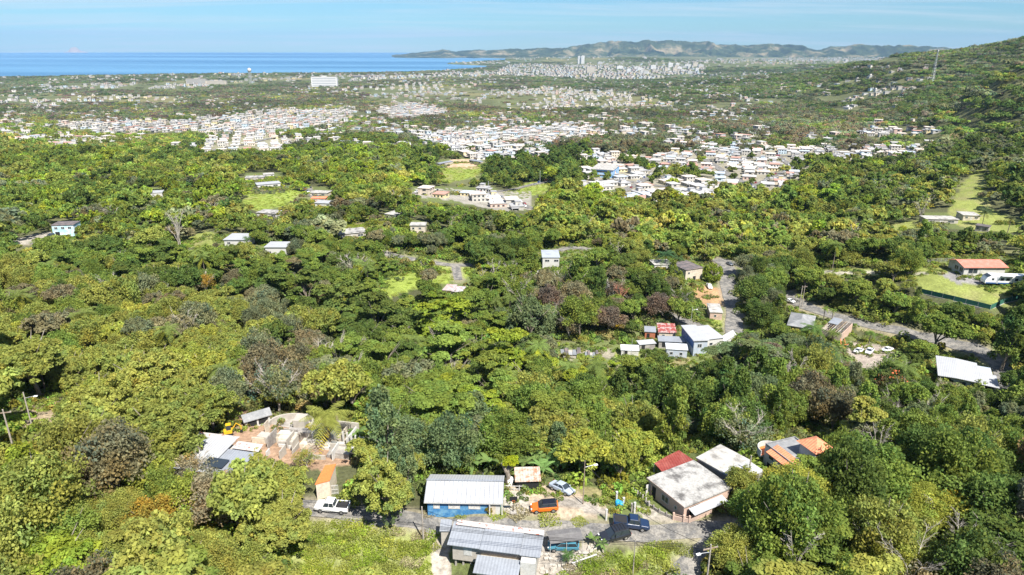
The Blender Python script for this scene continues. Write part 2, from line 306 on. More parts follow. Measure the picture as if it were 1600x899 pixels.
# ------------------------------------------------------------------ ground patches, roads, clear areas (outlines given as seen, laid on the terrain)
LAWN = (0.22, 0.275, 0.055); LAWN2 = (0.225, 0.255, 0.07); WEED = (0.11, 0.145, 0.04); DIRT = (0.40, 0.32, 0.23); RED = (0.34, 0.225, 0.15); CONC = (0.36, 0.33, 0.28); RUB = (0.34, 0.305, 0.26); DRY = (0.26, 0.23, 0.11); ASPH = (0.16, 0.155, 0.15)
PATCH = [
 ([(445,812),(520,806),(600,815),(640,822),(672,835),(680,905),(400,905)], (0.235,0.255,0.09)),
 ([(870,905),(905,868),(960,868),(1040,842),(1110,842),(1128,850),(1060,905)], (0.20,0.24,0.07)),
 ([(664,799),(790,800),(870,806),(950,812),(950,818),(860,822),(660,814)], (0.12,0.15,0.04)),
 ([(785,760),(850,756),(905,772),(948,794),(952,806),(925,810),(850,809),(790,802)], DIRT),
 ([(832,779),(905,779),(945,797),(945,805),(880,795),(832,798)], (0.30,0.27,0.23)),
 ([(784,766),(824,768),(828,802),(784,801)], CONC),
 ([(838,836),(890,858),(935,842),(948,868),(900,888),(870,905),(836,905)], RUB),
 ([(672,820),(702,822),(704,905),(676,905)], RUB),
 ([(890,755),(945,765),(975,785),(965,795),(930,780),(895,768)], DRY),
 ([(940,750),(1000,765),(1010,785),(980,790),(955,775)], (0.10,0.14,0.04)),
 ([(1005,790),(1060,812),(1055,818),(1005,808),(985,795)], CONC),
 ([(40,612),(90,605),(96,650),(60,692),(35,690)], (0.33,0.26,0.17)),
 ([(345,655),(375,640),(480,645),(560,655),(585,690),(560,720),(500,735),(420,720),(365,705),(340,700)], RED),
 ([(580,455),(598,436),(640,418),(700,415),(748,413),(745,430),(700,442),(660,450),(610,465)], LAWN),
 ([(742,413),(820,415),(850,405),(860,420),(800,432),(745,428)], LAWN),
 ([(265,390),(318,360),(340,366),(345,380),(300,394)], LAWN2),
 ([(372,320),(395,297),(445,290),(475,300),(445,322),(400,330)], LAWN),
 ([(683,262),(752,260),(748,275),(700,287),(680,280)], LAWN),
 ([(690,262),(702,250),(738,248),(754,256),(745,263)], (0.45,0.33,0.22)),
 ([(785,300),(845,280),(868,284),(850,302),(800,315)], LAWN),
 ([(540,330),(640,345),(640,372),(520,375)], WEED),
 ([(100,362),(60,375),(30,385),(20,375),(80,360)], CONC),
 ([(1280,420),(1430,420),(1480,410),(1600,450),(1620,475),(1545,474),(1440,454),(1420,432),(1280,432)], LAWN2),
 ([(1275,423),(1425,424),(1465,429),(1420,431),(1275,428)], CONC),
 ([(1462,428),(1495,426),(1545,437),(1540,447),(1495,443)], (0.24,0.23,0.22)),
 ([(1385,350),(1450,342),(1470,352),(1400,364)], LAWN2),
 ([(1480,345),(1490,310),(1510,280),(1535,258),(1538,300),(1555,335),(1610,345),(1610,365),(1520,362)], LAWN2),
 ([(1080,448),(1130,448),(1132,480),(1110,482),(1090,470)], (0.38,0.24,0.13)),
 ([(1105,500),(1145,495),(1145,512),(1105,512)], LAWN),
 ([(1030,490),(1075,498),(1075,510),(1030,505)], DRY),
 ([(960,550),(1000,550),(1000,562),(960,562)], LAWN),
 ([(1040,562),(1078,560),(1080,575),(1050,578)], DRY),
 ([(1515,568),(1545,568),(1572,590),(1574,610),(1550,605)], LAWN),
 ([(1300,560),(1335,533),(1430,545),(1440,560),(1350,575),(1310,580)], (0.33,0.28,0.235)),
 ([(1225,475),(1260,470),(1300,482),(1260,490)], DRY),
 ([(1380,505),(1440,520),(1500,545),(1490,552),(1420,535),(1340,515)], DRY),
 ([(880,548),(960,545),(960,560),(890,562)], (0.3,0.27,0.2)),
 ([(380,215),(470,205),(490,230),(420,245),(300,240),(330,228)], (0.24,0.23,0.15)),
 ([(1000,225),(1110,215),(1250,225),(1440,225),(1440,245),(1320,255),(1230,300),(1020,315),(910,300),(900,250)], (0.26,0.24,0.18)),
 ([(650,295),(830,300),(830,328),(780,330),(700,312),(650,308)], (0.30,0.28,0.24)),
]
ROADS = [  # centre line, width (m), name
 ([(380,792),(470,790),(520,799),(570,804),(620,811),(660,817),(740,822),(830,826),(880,827),(930,832),(975,834),(1030,832),(1080,828),(1125,826),(1165,828),(1200,835)], 3.2, 'street'),
 ([(1148,832),(1125,852),(1100,872),(1075,895),(1050,925)], 4.4, 'side_road'),
 ([(1118,405),(1140,418),(1135,440),(1142,465),(1150,490),(1145,512),(1150,525)], 6.0, 'valley_road'),
 ([(1225,455),(1245,475),(1285,490),(1340,503),(1400,517),(1450,528),(1510,542),(1548,555),(1567,572),(1572,592),(1562,612)], 5.2, 'valley_road'),
 ([(1030,480),(1045,493),(1070,503),(1095,510)], 4.0, 'valley_road'),
 ([(598,394),(630,405),(680,413),(748,414)], 3.6, 'lane'),
 ([(712,415),(714,428),(716,438)], 3.6, 'lane'),
 ([(872,392),(895,386),(930,393)], 4.5, 'lane'),
 ([(1120,405),(1150,412),(1170,420)], 5.0, 'lane'),
 ([(50,382),(80,374),(108,368)], 3.6, 'lane'),
 ([(480,292),(488,306),(500,322)], 5, 'lane'),
 ([(740,303),(800,297),(862,283)], 5, 'lane'),
 ([(630,305),(690,298),(760,302),(800,312),(830,326)], 6, 'lane'),
 ([(1215,175),(1280,165),(1320,158)], 10, 'lane'),
 ([(905,290),(960,280),(1040,292),(1110,300)], 7, 'town_street'), ([(1010,262),(1080,250),(1180,246),(1300,240),(1430,236)], 7, 'town_street'), ([(1090,240),(1120,262),(1170,290),(1215,305)], 8, 'town_street'), ([(955,308),(1000,285),(1030,268)], 7, 'town_street'), ([(90,200),(250,198),(400,190),(540,180)], 12, 'town_street'), ([(330,236),(400,222),(470,210)], 9, 'town_street'),
 ([(1160,300),(1190,285),(1240,262),(1210,240),(1120,232)], 6, 'lane'),
]
CLEAR = [  # outlines the photograph shows free of trees in front
 [(668,744),(786,744),(850,735),(905,750),(960,765),(1000,760),(1015,752),(1028,705),(1060,700),(1090,690),(1180,730),(1130,760),(1110,800),(1125,830),(1100,845),(1035,850),(950,862),(940,880),(850,899),(700,899),(676,899),(672,812),(662,800)],
 [(1058,905),(1095,866),(1122,846),(1142,842),(1128,905)],
 [(880,899),(905,872),(960,872),(1040,848),(1098,850),(1060,899)],
 [(1318,534),(1402,538),(1402,566),(1322,566)],
 [(1440,520),(1578,548),(1582,612),(1556,612),(1540,575),(1470,548)],
 [(245,722),(320,680),(370,690),(340,735),(290,735)],
 [(358,665),(375,640),(560,655),(570,700),(500,730),(420,700),(365,700)],
 [(495,770),(540,775),(540,800),(492,802)],
 [(500,730),(530,725),(525,752),(498,760)],
 [(1178,700),(1220,675),(1275,672),(1300,690),(1260,715),(1225,722),(1180,712)],
 [(45,612),(88,608),(90,650),(60,690),(40,685)],
 [(448,815),(640,825),(672,845),(672,899),(450,899)],
 [(1446,555),(1520,555),(1562,600),(1550,605),(1460,600)],
 [(1500,540),(1575,560),(1575,605),(1540,600)],
 [(1330,498),(1440,520),(1520,540),(1500,548),(1340,515)],
 [(1228,462),(1300,488),(1280,492),(1225,480)],
 [(1228,490),(1330,495),(1330,520),(1400,545),(1380,560),(1300,560),(1290,520),(1232,512)],
 [(1100,475),(1160,475),(1170,520),(1135,535),(1110,580),(1050,580),(965,552),(970,535),(1010,510),(1100,510)],
 [(1062,405),(1098,405),(1132,440),(1135,475),(1090,470),(1080,445)],
 [(1128,400),(1160,410),(1150,450),(1168,510),(1140,510)],
 [(1440,415),(1485,400),(1600,402),(1600,470),(1555,488),(1440,455),(1425,430)],
 [(1280,418),(1385,418),(1385,432),(1280,432)],
 [(1446,332),(1560,332),(1600,345),(1600,362),(1500,360),(1446,350)],
 [(1480,345),(1505,285),(1535,262),(1540,300),(1550,335)],
 [(1395,347),(1450,342),(1450,355),(1400,362)],
 [(690,405),(748,412),(745,428),(725,460),(690,458)],
 [(590,452),(605,432),(650,420),(660,450),(610,462)],
 [(600,392),(750,412),(748,420),(600,402)],
 [(348,363),(386,365),(388,388),(347,388)], [(400,374),(447,376),(449,402),(404,400)],
 [(528,354),(574,354),(574,374),(528,374)],
 [(602,327),(620,327),(620,341),(602,341)], [(637,344),(666,344),(666,366),(637,366)],
 [(845,388),(880,385),(930,382),(930,400),(880,410),(840,432)],
 [(80,346),(116,346),(116,368),(82,368)], [(95,362),(60,378),(40,382),(60,368)],
 [(268,388),(330,360),(340,372),(300,390)],
 [(382,270),(440,270),(442,292),(382,292)], [(375,318),(400,295),(450,292),(470,302),(440,320),(400,326)],
 [(482,292),(518,292),(518,326),(486,326)],
 [(402,324),(434,324),(434,341),(402,341)],
 [(683,250),(755,245),(752,278),(700,285)],
 [(785,298),(865,280),(855,300),(800,315)],
 [(645,292),(770,292),(835,322),(820,330),(645,312)],
 [(865,538),(1000,530),(1000,565),(870,566)],
 [(1022,402),(1052,402),(1052,418),(1022,418)],
 [(236,293),(254,293),(254,308),(236,308)],
]
def in_poly(px, py, poly):
    px = np.asarray(px, float); py = np.asarray(py, float); c = np.zeros(px.shape, bool); k = len(poly)
    for i in range(k):
        x1, y1 = poly[i]; x2, y2 = poly[(i + 1) % k]
        if y1 == y2: continue
        c ^= ((y1 > py) != (y2 > py)) & (px < (x2 - x1) * (py - y1) / (y2 - y1) + x1)
    return c
def box_of(p): xs = [a for a, b in p]; ys = [b for a, b in p]; return min(xs), max(xs), min(ys), max(ys)

# the terrain sheet
px_, py_, dz_ = project(np.stack([GX, GY, GZ], -1)); px_ = px_.reshape(GX.shape); py_ = py_.reshape(GX.shape); front = (dz_.reshape(GX.shape) > 5) & (GY > 5)
RR = np.exp(ll)
gcol = np.zeros((NL, NB, 3)); gcol[:] = (0.10, 0.105, 0.05)
nz = fbm(GX / 40, GY / 40, 4, 21)[..., None]
gcol = gcol * (1 + nz * 1.2) + sstep(0.05, 0.25, nz) * np.array([0.05, 0.045, 0.02])
farf = sstep(1200, 3000, RR)[..., None]; nz2 = fbm(GX / 260, GY / 260, 4, 55)[..., None]; gcol = gcol * (1 - farf) + (np.array([0.105, 0.12, 0.055]) * (1 + nz * 0.8) + np.array([.10, .06, .03]) * np.clip(nz2 * 3, 0, 1)) * farf
cm_ = np.zeros(GX.shape, bool)
for poly in CLEAR:
    x0, x1, y0, y1 = box_of(poly); k_ = front & (px_ > x0) & (px_ < x1) & (py_ > y0) & (py_ < y1); cm_[k_] |= in_poly(px_[k_], py_[k_], poly)
gcol = np.where(cm_[..., None], np.array((0.13, 0.155, 0.055)) * (1 + nz * 0.6), gcol)
jx = 9 * fbm(GX / 6, GY / 6, 3, 31) ; jy = 6 * fbm(GX / 6, GY / 6, 3, 32)
for poly, c in PATCH:
    x0, x1, y0, y1 = box_of(poly)
    m = in_poly(px_ + jx, py_ + jy, poly) & front & (px_ > x0 - 9) & (px_ < x1 + 9) & (py_ > y0 - 9) & (py_ < y1 + 9)
    v = 1 + 0.8 * fbm(GX / 3.1, GY / 3.1, 4, 33); cc = np.array(c) * v[..., None]
    if c in (LAWN, LAWN2, WEED): dry = sstep(.0, .22, fbm(GX / 9, GY / 9, 4, 35))[..., None]; cc = cc * (1 - .6 * dry) + np.array([.27, .235, .12]) * .6 * dry
    gcol = np.where(m[..., None], cc, gcol)
idx = np.arange(NL * NB).reshape(NL, NB)
quads = np.stack([idx[:-1, :-1], idx[:-1, 1:], idx[1:, 1:], idx[1:, :-1]], -1).reshape(-1, 4)[:, ::-1]
gm, N, L, P = new_mat("ground"); P.inputs['Roughness'].default_value = 0.95; P.inputs['Specular IOR Level'].default_value = 0.1
a = N.new("ShaderNodeAttribute"); a.attribute_name = "gcol"
tcn = N.new("ShaderNodeTexCoord"); n1 = N.new("ShaderNodeTexNoise"); n1.inputs['Scale'].default_value = 1.4; n1.inputs['Detail'].default_value = 8; n1.inputs['Roughness'].default_value = 0.7; L.new(tcn.outputs['Object'], n1.inputs['Vector'])
mr = N.new("ShaderNodeMapRange"); mr.inputs[1].default_value = 0.3; mr.inputs[2].default_value = 0.7; mr.inputs[3].default_value = 0.55; mr.inputs[4].default_value = 1.4; L.new(n1.outputs[0], mr.inputs[0])
mx = N.new("ShaderNodeMix"); mx.data_type = 'RGBA'; mx.blend_type = 'MULTIPLY'; mx.inputs[0].default_value = 1; L.new(a.outputs['Color'], mx.inputs[6]); L.new(mr.outputs[0], mx.inputs[7]); L.new(mx.outputs[2], P.inputs['Base Color'])
bp = N.new("ShaderNodeBump"); bp.inputs['Distance'].default_value = 0.25; L.new(n1.outputs[0], bp.inputs['Height']); L.new(bp.outputs[0], P.inputs['Normal'])

# sea
SEA_R = 24000
sm_, N, L, P = new_mat("sea_water"); P.inputs['Base Color'].default_value = (0.012, 0.075, 0.16, 1); P.inputs['Roughness'].default_value = 0.32; P.inputs['IOR'].default_value = 1.33; P.inputs['Specular IOR Level'].default_value = 0.5
tcn = N.new("ShaderNodeTexCoord"); mpn = N.new("ShaderNodeMapping"); mpn.inputs['Scale'].default_value = (0.0001, 0.0006, 1); L.new(tcn.outputs['Object'], mpn.inputs[0])
n1 = N.new("ShaderNodeTexNoise"); n1.inputs['Scale'].default_value = 1; n1.inputs['Detail'].default_value = 5; L.new(mpn.outputs[0], n1.inputs['Vector'])
rp = N.new("ShaderNodeValToRGB"); rp.color_ramp.elements[0].position = 0.40; rp.color_ramp.elements[0].color = (0.045, 0.145, 0.26, 1); rp.color_ramp.elements[1].position = 0.60; rp.color_ramp.elements[1].color = (0.11, 0.26, 0.40, 1)
L.new(n1.outputs[0], rp.inputs[0]); L.new(rp.outputs[0], P.inputs['Base Color'])
nn = N.new("ShaderNodeTexNoise"); nn.inputs['Scale'].default_value = 0.03; nn.inputs['Detail'].default_value = 6; L.new(tcn.outputs['Object'], nn.inputs['Vector'])
bp = N.new("ShaderNodeBump"); bp.inputs['Distance'].default_value = 3.0; bp.inputs['Strength'].default_value = 0.5; L.new(nn.outputs[0], bp.inputs['Height']); L.new(bp.outputs[0], P.inputs['Normal'])
k = 180; th = np.linspace(-math.pi * 0.62, math.pi * 0.62, k)
V = [(3000 * math.sin(t), 3000 * math.cos(t), 0) for t in th] + [(SEA_R * math.sin(t), SEA_R * math.cos(t), 0) for t in th]
sea = struct("sea", mesh_np("sea", V, np.array([(i, i + 1, k + i + 1, k + i) for i in range(k - 1)])[:, ::-1], [sm_]))

# mountains across the bay
q = np.linspace(600, 1900, 1300); rr = np.linspace(12300, 17500, 110)
prof_x = [600,628,640,655,680,690,700,712,720,740,755,765,790,820,850,880,900,920,940,970,990,1010,1040,1060,1100,1130,1160,1180,1230,1270,1300,1340,1400,1450,1480,1550,1700,2100]
prof_y = [90,86,83.5,82,79,76.5,77.5,80,79.5,77,77,79,76,75.5,74,72.5,71,67.5,64,62,63,61.5,62,61,63,66,67.5,67.5,66,72,71,68,69,69,72,74,70,68]
top = CAMZ - 15000 * np.tan(PITCH - np.arctan((CY - np.interp(q, prof_x, prof_y) - (q - 800) * 0.0) / F)) + 14 * fbm(q / 9, q * 0, 4, 8) + 34 * fbm(q / 16, q * 0, 3, 18)
QQ, RQ = np.meshgrid(q, rr); X = (QQ - 800) / 1131 * RQ / np.sqrt(1 + ((QQ - 800) / 1131) ** 2); Y = RQ / np.sqrt(1 + ((QQ - 800) / 1131) ** 2)
Xd = X + 500 * fbm(X / 1100, Y / 1100, 3, 40); rid = 1 - np.abs(fbm(Xd / 420, Y / 1300, 5, 41)) * 5
env = np.interp(RQ, [12300, 13300, 14200, 15000, 17500], [-0.05, 0.05, 0.42, 1.0, 0.8])
Z = top[None] * env * (1 - np.clip(1 - rid, 0, 1.3) * 0.85 * np.interp(RQ, [12300, 14000, 14900, 15100, 17500], [1.0, 1.2, 0.35, 0.3, 1]))
Z = np.where(RQ < 15100, Z, np.minimum(Z, top[None])) - 2
ii = np.arange(Z.size).reshape(Z.shape); qd = np.stack([ii[:-1, :-1], ii[:-1, 1:], ii[1:, 1:], ii[1:, :-1]], -1).reshape(-1, 4)
mm, N, L, P = new_mat("mountain_woods"); P.inputs['Roughness'].default_value = 1; P.inputs['Specular IOR Level'].default_value = 0
tcn = N.new("ShaderNodeTexCoord"); n1 = N.new("ShaderNodeTexNoise"); n1.inputs['Scale'].default_value = 0.0022; n1.inputs['Detail'].default_value = 9; n1.inputs['Roughness'].default_value = 0.7; L.new(tcn.outputs['Object'], n1.inputs['Vector'])
rp = N.new("ShaderNodeValToRGB"); e = rp.color_ramp.elements; e[0].position = 0.36; e[0].color = (0.012, 0.022, 0.010, 1); e[1].position = 0.66; e[1].color = (0.26, 0.21, 0.13, 1); x = e.new(0.52); x.color = (0.05, 0.068, 0.03, 1)
L.new(n1.outputs[0], rp.inputs[0]); L.new(rp.outputs[0], P.inputs['Base Color'])
struct("mountains", mesh_np("mountains", np.stack([X, Y, Z], -1).reshape(-1, 3), qd, [mm], smooth=True))
# low island on the horizon
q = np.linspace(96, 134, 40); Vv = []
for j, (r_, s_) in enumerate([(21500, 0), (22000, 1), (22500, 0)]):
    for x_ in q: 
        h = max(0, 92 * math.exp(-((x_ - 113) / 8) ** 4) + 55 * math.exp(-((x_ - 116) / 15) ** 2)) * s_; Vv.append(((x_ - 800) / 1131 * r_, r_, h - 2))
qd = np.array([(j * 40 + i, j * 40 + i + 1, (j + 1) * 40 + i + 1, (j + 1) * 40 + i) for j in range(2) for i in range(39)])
struct("island_hill", mesh_np("island_hill", np.array(Vv) * np.array([0.95, 0.95, 1]), qd, [mat("hazed_dry_rock", (.30, .27, .24), .95, fine=0)], smooth=True))  # dry rock tone, made paler to stand in for distance haze

# the air
hz, N, L, P = new_mat("haze"); N.remove(P); pv = N.new("ShaderNodeVolumePrincipled"); pv.inputs['Density'].default_value = 3.3e-5
pv.inputs['Color'].default_value = (0.30, 0.47, 0.72, 1); pv.inputs['Anisotropy'].default_value = 0.0
L.new(pv.outputs[0], N["Material Output"].inputs['Volume'])
b = MB().box(-25000, 25000, -600, 25000, -16, 620)
hb = b.build("haze", hz); hb["kind"] = "stuff"

# roads: strips draped on the terrain
asph = mat("asphalt", (0.13, 0.127, 0.122), 0.9, (0.235, 0.22, 0.195), 0.55, 0.44, 0.58, spec=0.15, fine=0.32)
conc = mat("worn_concrete", (0.36, 0.33, 0.29), 0.9, (0.24, 0.22, 0.20), 0.5)
def resample(P, step):
    P = np.asarray(P); d = np.concatenate([[0], np.cumsum(np.hypot(*(P[1:, :2] - P[:-1, :2]).T))]); m = max(4, int(d[-1] / step)); t = np.linspace(0, d[-1], m)
    # smooth
    x = np.interp(t, d, P[:, 0]); y = np.interp(t, d, P[:, 1]); kk = min(9, m // 3 * 2 - 1)
    if kk >= 3:
        ker = np.ones(kk) / kk; xp = np.pad(x, kk // 2, 'edge'); yp = np.pad(y, kk // 2, 'edge'); x2 = np.convolve(xp, ker, 'valid'); y2 = np.convolve(yp, ker, 'valid'); x2[0] = x[0]; y2[0] = y[0]; x2[-1] = x[-1]; y2[-1] = y[-1]; x, y = x2, y2
    return x, y
road_pts = []
for line, w, nm in ROADS:
    P_ = ats([p[0] for p in line], [p[1] for p in line]); r0 = np.hypot(P_[:, 0], P_[:, 1]).mean()
    x, y = resample(P_, max(1.2, r0 / 150)); tx = np.gradient(x); ty = np.gradient(y); l_ = np.hypot(tx, ty); nx = -ty / l_; ny = tx / l_
    off = 0.07 + max(0, r0 - 150) * 0.0006; V = []
    for s in np.linspace(-0.5, 0.5, 7):
        ww = w * (1 + 0.08 * vnoise(x / 3, y / 3, 3)) if abs(s) == 0.5 else w
        X_ = x + nx * s * ww; Y_ = y + ny * s * ww; V.append(np.stack([X_, Y_, G(X_, Y_) + off], -1))
    m = len(x); V = np.concatenate(V); qd = np.array([(j * m + i, (j + 1) * m + i, (j + 1) * m + i + 1, j * m + i + 1) for j in range(6) for i in range(m - 1)])
    struct(nm, mesh_np(nm, V, qd[:, ::-1], [asph], smooth=True)); road_pts.append((np.stack([x, y], -1), w))

# dirt verges along the roads
for p_, w_ in road_pts:
    a0, a1, b0, b1 = p_[:, 0].min() - 4, p_[:, 0].max() + 4, p_[:, 1].min() - 4, p_[:, 1].max() + 4; sel_ = np.nonzero(((GX > a0) & (GX < a1) & (GY > b0) & (GY < b1)).ravel())[0]
    if not len(sel_): continue
    xs, ys = GX.ravel()[sel_], GY.ravel()[sel_]; dm = np.full(len(sel_), 99.0)
    for q0, q1 in p_[::2]: dm = np.minimum(dm, np.hypot(xs - q0, ys - q1))
    k_ = (1 - sstep(w_ / 2 + .2, w_ / 2 + 1.9 + w_ * .08, dm + 1.6 * fbm(xs / 2, ys / 2, 3, 88))) * .8; gf = gcol.reshape(-1, 3); gf[sel_] = gf[sel_] * (1 - k_[:, None]) + np.array((.27, .235, .175)) * k_[:, None]
ground = struct("ground", mesh_np("ground", np.stack([GX, GY, GZ], -1).reshape(-1, 3), quads, [gm], attr={'gcol': np.clip(gcol.reshape(-1, 3), 0, 1)}, smooth=True))
# clearance raster: distance of the ground behind every clear pixel
MW, MH = 400, 225
mxx, myy = np.meshgrid((np.arange(MW) + .5) * 4, (np.arange(MH) + .5) * 4)
cmask = np.zeros((MH, MW), bool)
for poly in CLEAR: cmask |= in_poly(mxx, myy, poly)
cdist = np.zeros((MH, MW)); sel = np.argwhere(cmask)
P_ = ats(mxx[cmask], myy[cmask]); cdist[cmask] = np.hypot(P_[:, 0], P_[:, 1])
def blocked(X, Y, Zc, R, H):
    """True where a crown (centre height Zc, half width R, half height H) would hide or stand on a clear area"""
    r = np.hypot(X, Y); px, py, d = project(np.stack([X, Y, Zc], -1)); rp = R * F / d; hp = H * F / d * 0.95; bad = np.zeros(len(X), bool)
    for (a, b) in [(0, 0), (0.8, 0), (-0.8, 0), (0, 0.85), (0, -0.85), (.55, .6), (-.55, .6), (.55, -.6), (-.55, -.6), (.4, 0), (-.4, 0), (0, .4), (0, -.4), (0, 1.3)]:
        ix = ((px + a * rp) / 4).astype(int); iy = ((py + b * hp) / 4).astype(int); ok = (ix >= 0) & (ix < MW) & (iy >= 0) & (iy < MH)
        ix = np.clip(ix, 0, MW - 1); iy = np.clip(iy, 0, MH - 1)
        bad |= ok & cmask[iy, ix] & (r < cdist[iy, ix] * 1.005 + 1)
    return bad
def near_road(X, Y, margin):
    bad = np.zeros(len(X), bool)
    for p, w in road_pts:
        for i in range(0, len(p), 2): bad |= (np.abs(X - p[i, 0]) < 12) & (np.hypot(X - p[i, 0], Y - p[i, 1]) < w / 2 + margin)
    return bad
# ------------------------------------------------------------------ plants
def leaf_cloud(C, Nrm, size, rng, aspect=1.6, jitter=0.55, up=0.35, lv=None):
    """one four-sided leaf spray per centre, facing loosely outward and up"""
    n = len(C); nn = Nrm * (1 - jitter) + rng.normal(size=(n, 3)) * jitter + np.array([0, 0, up]); nn /= np.linalg.norm(nn, axis=1)[:, None] + 1e-9
    a = np.cross(nn, rng.normal(size=(n, 3))); a /= np.linalg.norm(a, axis=1)[:, None] + 1e-9; b = np.cross(nn, a)
    s = (size * rng.uniform(0.6, 1.3, n))[:, None]; fold = nn * s * 0.22
    V = np.stack([C - a * s * 0.5 * aspect / 1.3, C - b * s * 0.42 + fold, C + a * s * 0.5 * aspect / 1.3, C + b * s * 0.42 + fold], 1).reshape(-1, 3)
    return V, np.arange(n * 4).reshape(n, 4), np.repeat(lv, 4, axis=0) if lv is not None else None
def lobes_mesh(name, LC, LR, per, size, rng, flat=1.0, low=-0.35, jitter=0.5, up=0.35, hue=0.12, inner=0.25):
    Cs = []; Ns = []; Lv = []
    for c, r in zip(LC, LR):
        m = max(6, int(per * (r ** 2))); d = rng.normal(size=(m, 3)); d /= np.linalg.norm(d, axis=1)[:, None]; d[:, 2] = np.where(d[:, 2] < low, -d[:, 2], d[:, 2])
        k = rng.uniform(0.72, 1.06, m); k = np.where(rng.random(m) < inner, rng.uniform(0.2, 0.75, m), k)
        P = c + d * (r * k)[:, None] * np.array([1, 1, flat]); Cs.append(P); Ns.append(d * np.array([1, 1, 1 / flat]))
        t = 1 + rng.normal() * hue; w = rng.normal() * hue * 0.6; Lv.append(np.clip(np.array([t + w, t, t - w]) * (1 + rng.normal(size=(m, 1)) * 0.14), 0.3, 1.8))
    C = np.concatenate(Cs); Nn = np.concatenate(Ns); Nn /= np.linalg.norm(Nn, axis=1)[:, None]; Lv = np.concatenate(Lv)
    V, Q, lv = leaf_cloud(C, Nn, size, rng, jitter=jitter, up=up, lv=Lv)
    return V, Q, lv
def crown_lobes(kind, R, H, n, rng):
    C = []; Rr = []
    if kind == 'big':
        main = [(np.array([rng.uniform(-.5, .5) * R, rng.uniform(-.5, .5) * R, H * rng.uniform(.40, .62)]), R * rng.uniform(.42, .66)) for _ in range(8)]
        for i in range(n):
            c, r = main[i % 8]; d = rng.normal(size=3); d /= np.linalg.norm(d); d[2] = abs(d[2]) * 0.9 - 0.35 * (rng.random() < .45); C.append(c + d * r * np.array([1, 1, .85]) * rng.uniform(.8, 1.08)); Rr.append(R * rng.uniform(.075, .14))
    elif kind == 'dome':       # big rounded crown of tight clumps
        main = [(np.array([rng.uniform(-.45, .45) * R, rng.uniform(-.45, .45) * R, H * rng.uniform(.45, .62)]), R * rng.uniform(.45, .7)) for _ in range(6)]
        for i in range(n):
            c, r = main[i % 6]; d = rng.normal(size=3); d /= np.linalg.norm(d); d[2] = abs(d[2]) * 0.9 - 0.25 * (rng.random() < .4); C.append(c + d * r * np.array([1, 1, .8]) * rng.uniform(.8, 1.08)); Rr.append(R * rng.uniform(.11, .2))
    elif kind == 'layer':    # flat tiers
        for t in range(max(4, n // 9)):
            z = H * rng.uniform(.45, .98); a0 = rng.uniform(0, 6.28); rad_ = R * math.sqrt(max(0.05, 1 - ((z / H - .5) / .55) ** 2)) * rng.uniform(.2, .9); cx, cy = rad_ * math.cos(a0), rad_ * math.sin(a0)
            for i in range(9): a1 = rng.uniform(0, 6.28); q = rng.uniform(0, .3) * R; C.append(np.array([cx + q * math.cos(a1), cy + q * math.sin(a1), z + rng.normal() * .03 * H])); Rr.append(R * rng.uniform(.14, .24))
    elif kind == 'fine':     # soft feathery, uneven outline
        for i in range(n):
            d = rng.normal(size=3); d /= np.linalg.norm(d); d[2] = abs(d[2]) - .2; k = rng.uniform(.35, 1.0); C.append(np.array([d[0] * R * k, d[1] * R * k, H * .5 + d[2] * H * .48 * k])); Rr.append(R * rng.uniform(.16, .3))
    elif kind == 'tall':
        for i in range(n):
            z = rng.uniform(.15, 1); w = math.sin(min(1, (1.12 - z) * 1.6) * 1.57) * rng.uniform(.4, .9); a1 = rng.uniform(0, 6.28); C.append(np.array([math.cos(a1) * R * w, math.sin(a1) * R * w, z * H])); Rr.append(R * rng.uniform(.2, .34))
    elif kind == 'round':
        for i in range(n):
            d = rng.normal(size=3); d /= np.linalg.norm(d); C.append(np.array([d[0] * R * .85, d[1] * R * .85, H * .52 + d[2] * H * .42])); Rr.append(R * rng.uniform(.16, .24))
    return C, Rr
def limb_mb(R, H, rng, base_r=0.28, n=6, bare=False, mb=None):
    mb = mb or MB(); h0 = H * (.22 if bare else .3)
    mb.tube([(0, 0, -1.2), (0.1, 0, h0 * .5), (0, .1, h0)], [base_r * 1.25, base_r, base_r * .8], 7)
    tips = []
    for i in range(n):
        a = 6.283 * i / n + rng.uniform(-.4, .4); r = R * rng.uniform(.45, .85); z = H * rng.uniform(.62, .95)
        p1 = (math.cos(a) * r * .35, math.sin(a) * r * .35, h0 + (z - h0) * .5); p2 = (math.cos(a) * r, math.sin(a) * r, z)
        mb.tube([(0, 0, h0 - .2), p1, p2], [base_r * .6, base_r * .36, base_r * .12], 5); tips.append((p1, p2, a))
        if bare:
            for j in range(7):
                t = rng.uniform(.2, .95); q = Vector(p1).lerp(Vector(p2), t); b2 = a + rng.uniform(-1.3, 1.3); ln = R * rng.uniform(.2, .45); e = q + Vector((math.cos(b2) * ln * .7, math.sin(b2) * ln * .7, ln * rng.uniform(.2, .9)))
                mid = q.lerp(e, .5) + Vector((rng.normal() * .1, rng.normal() * .1, rng.normal() * .1)) * R * .3
                mb.tube([q, mid, e], [base_r * .22, base_r * .14, base_r * .05], 4)
                for k_ in range(4):
                    t2 = rng.uniform(.3, 1); q2 = q.lerp(e, t2); b3 = b2 + rng.uniform(-1.4, 1.4); l3 = ln * rng.uniform(.3, .6)
                    mb.tube([q2, q2 + Vector((math.cos(b3) * l3 * .7, math.sin(b3) * l3 * .7, l3 * rng.uniform(.1, .9)))], [base_r * .1, base_r * .035], 3)
    return mb
LOBE_SC = 1.0
def make_crown(name, kind, R, H, n, per, size, seed, **kw):
    rng = np.random.default_rng(seed); C, Rr = crown_lobes(kind, R, H, n, rng); V, Q, lv = lobes_mesh(name, C, Rr, per, size, rng, **kw)
    return mesh_np(name, V, Q, [LEAF], attr={'lv': lv})
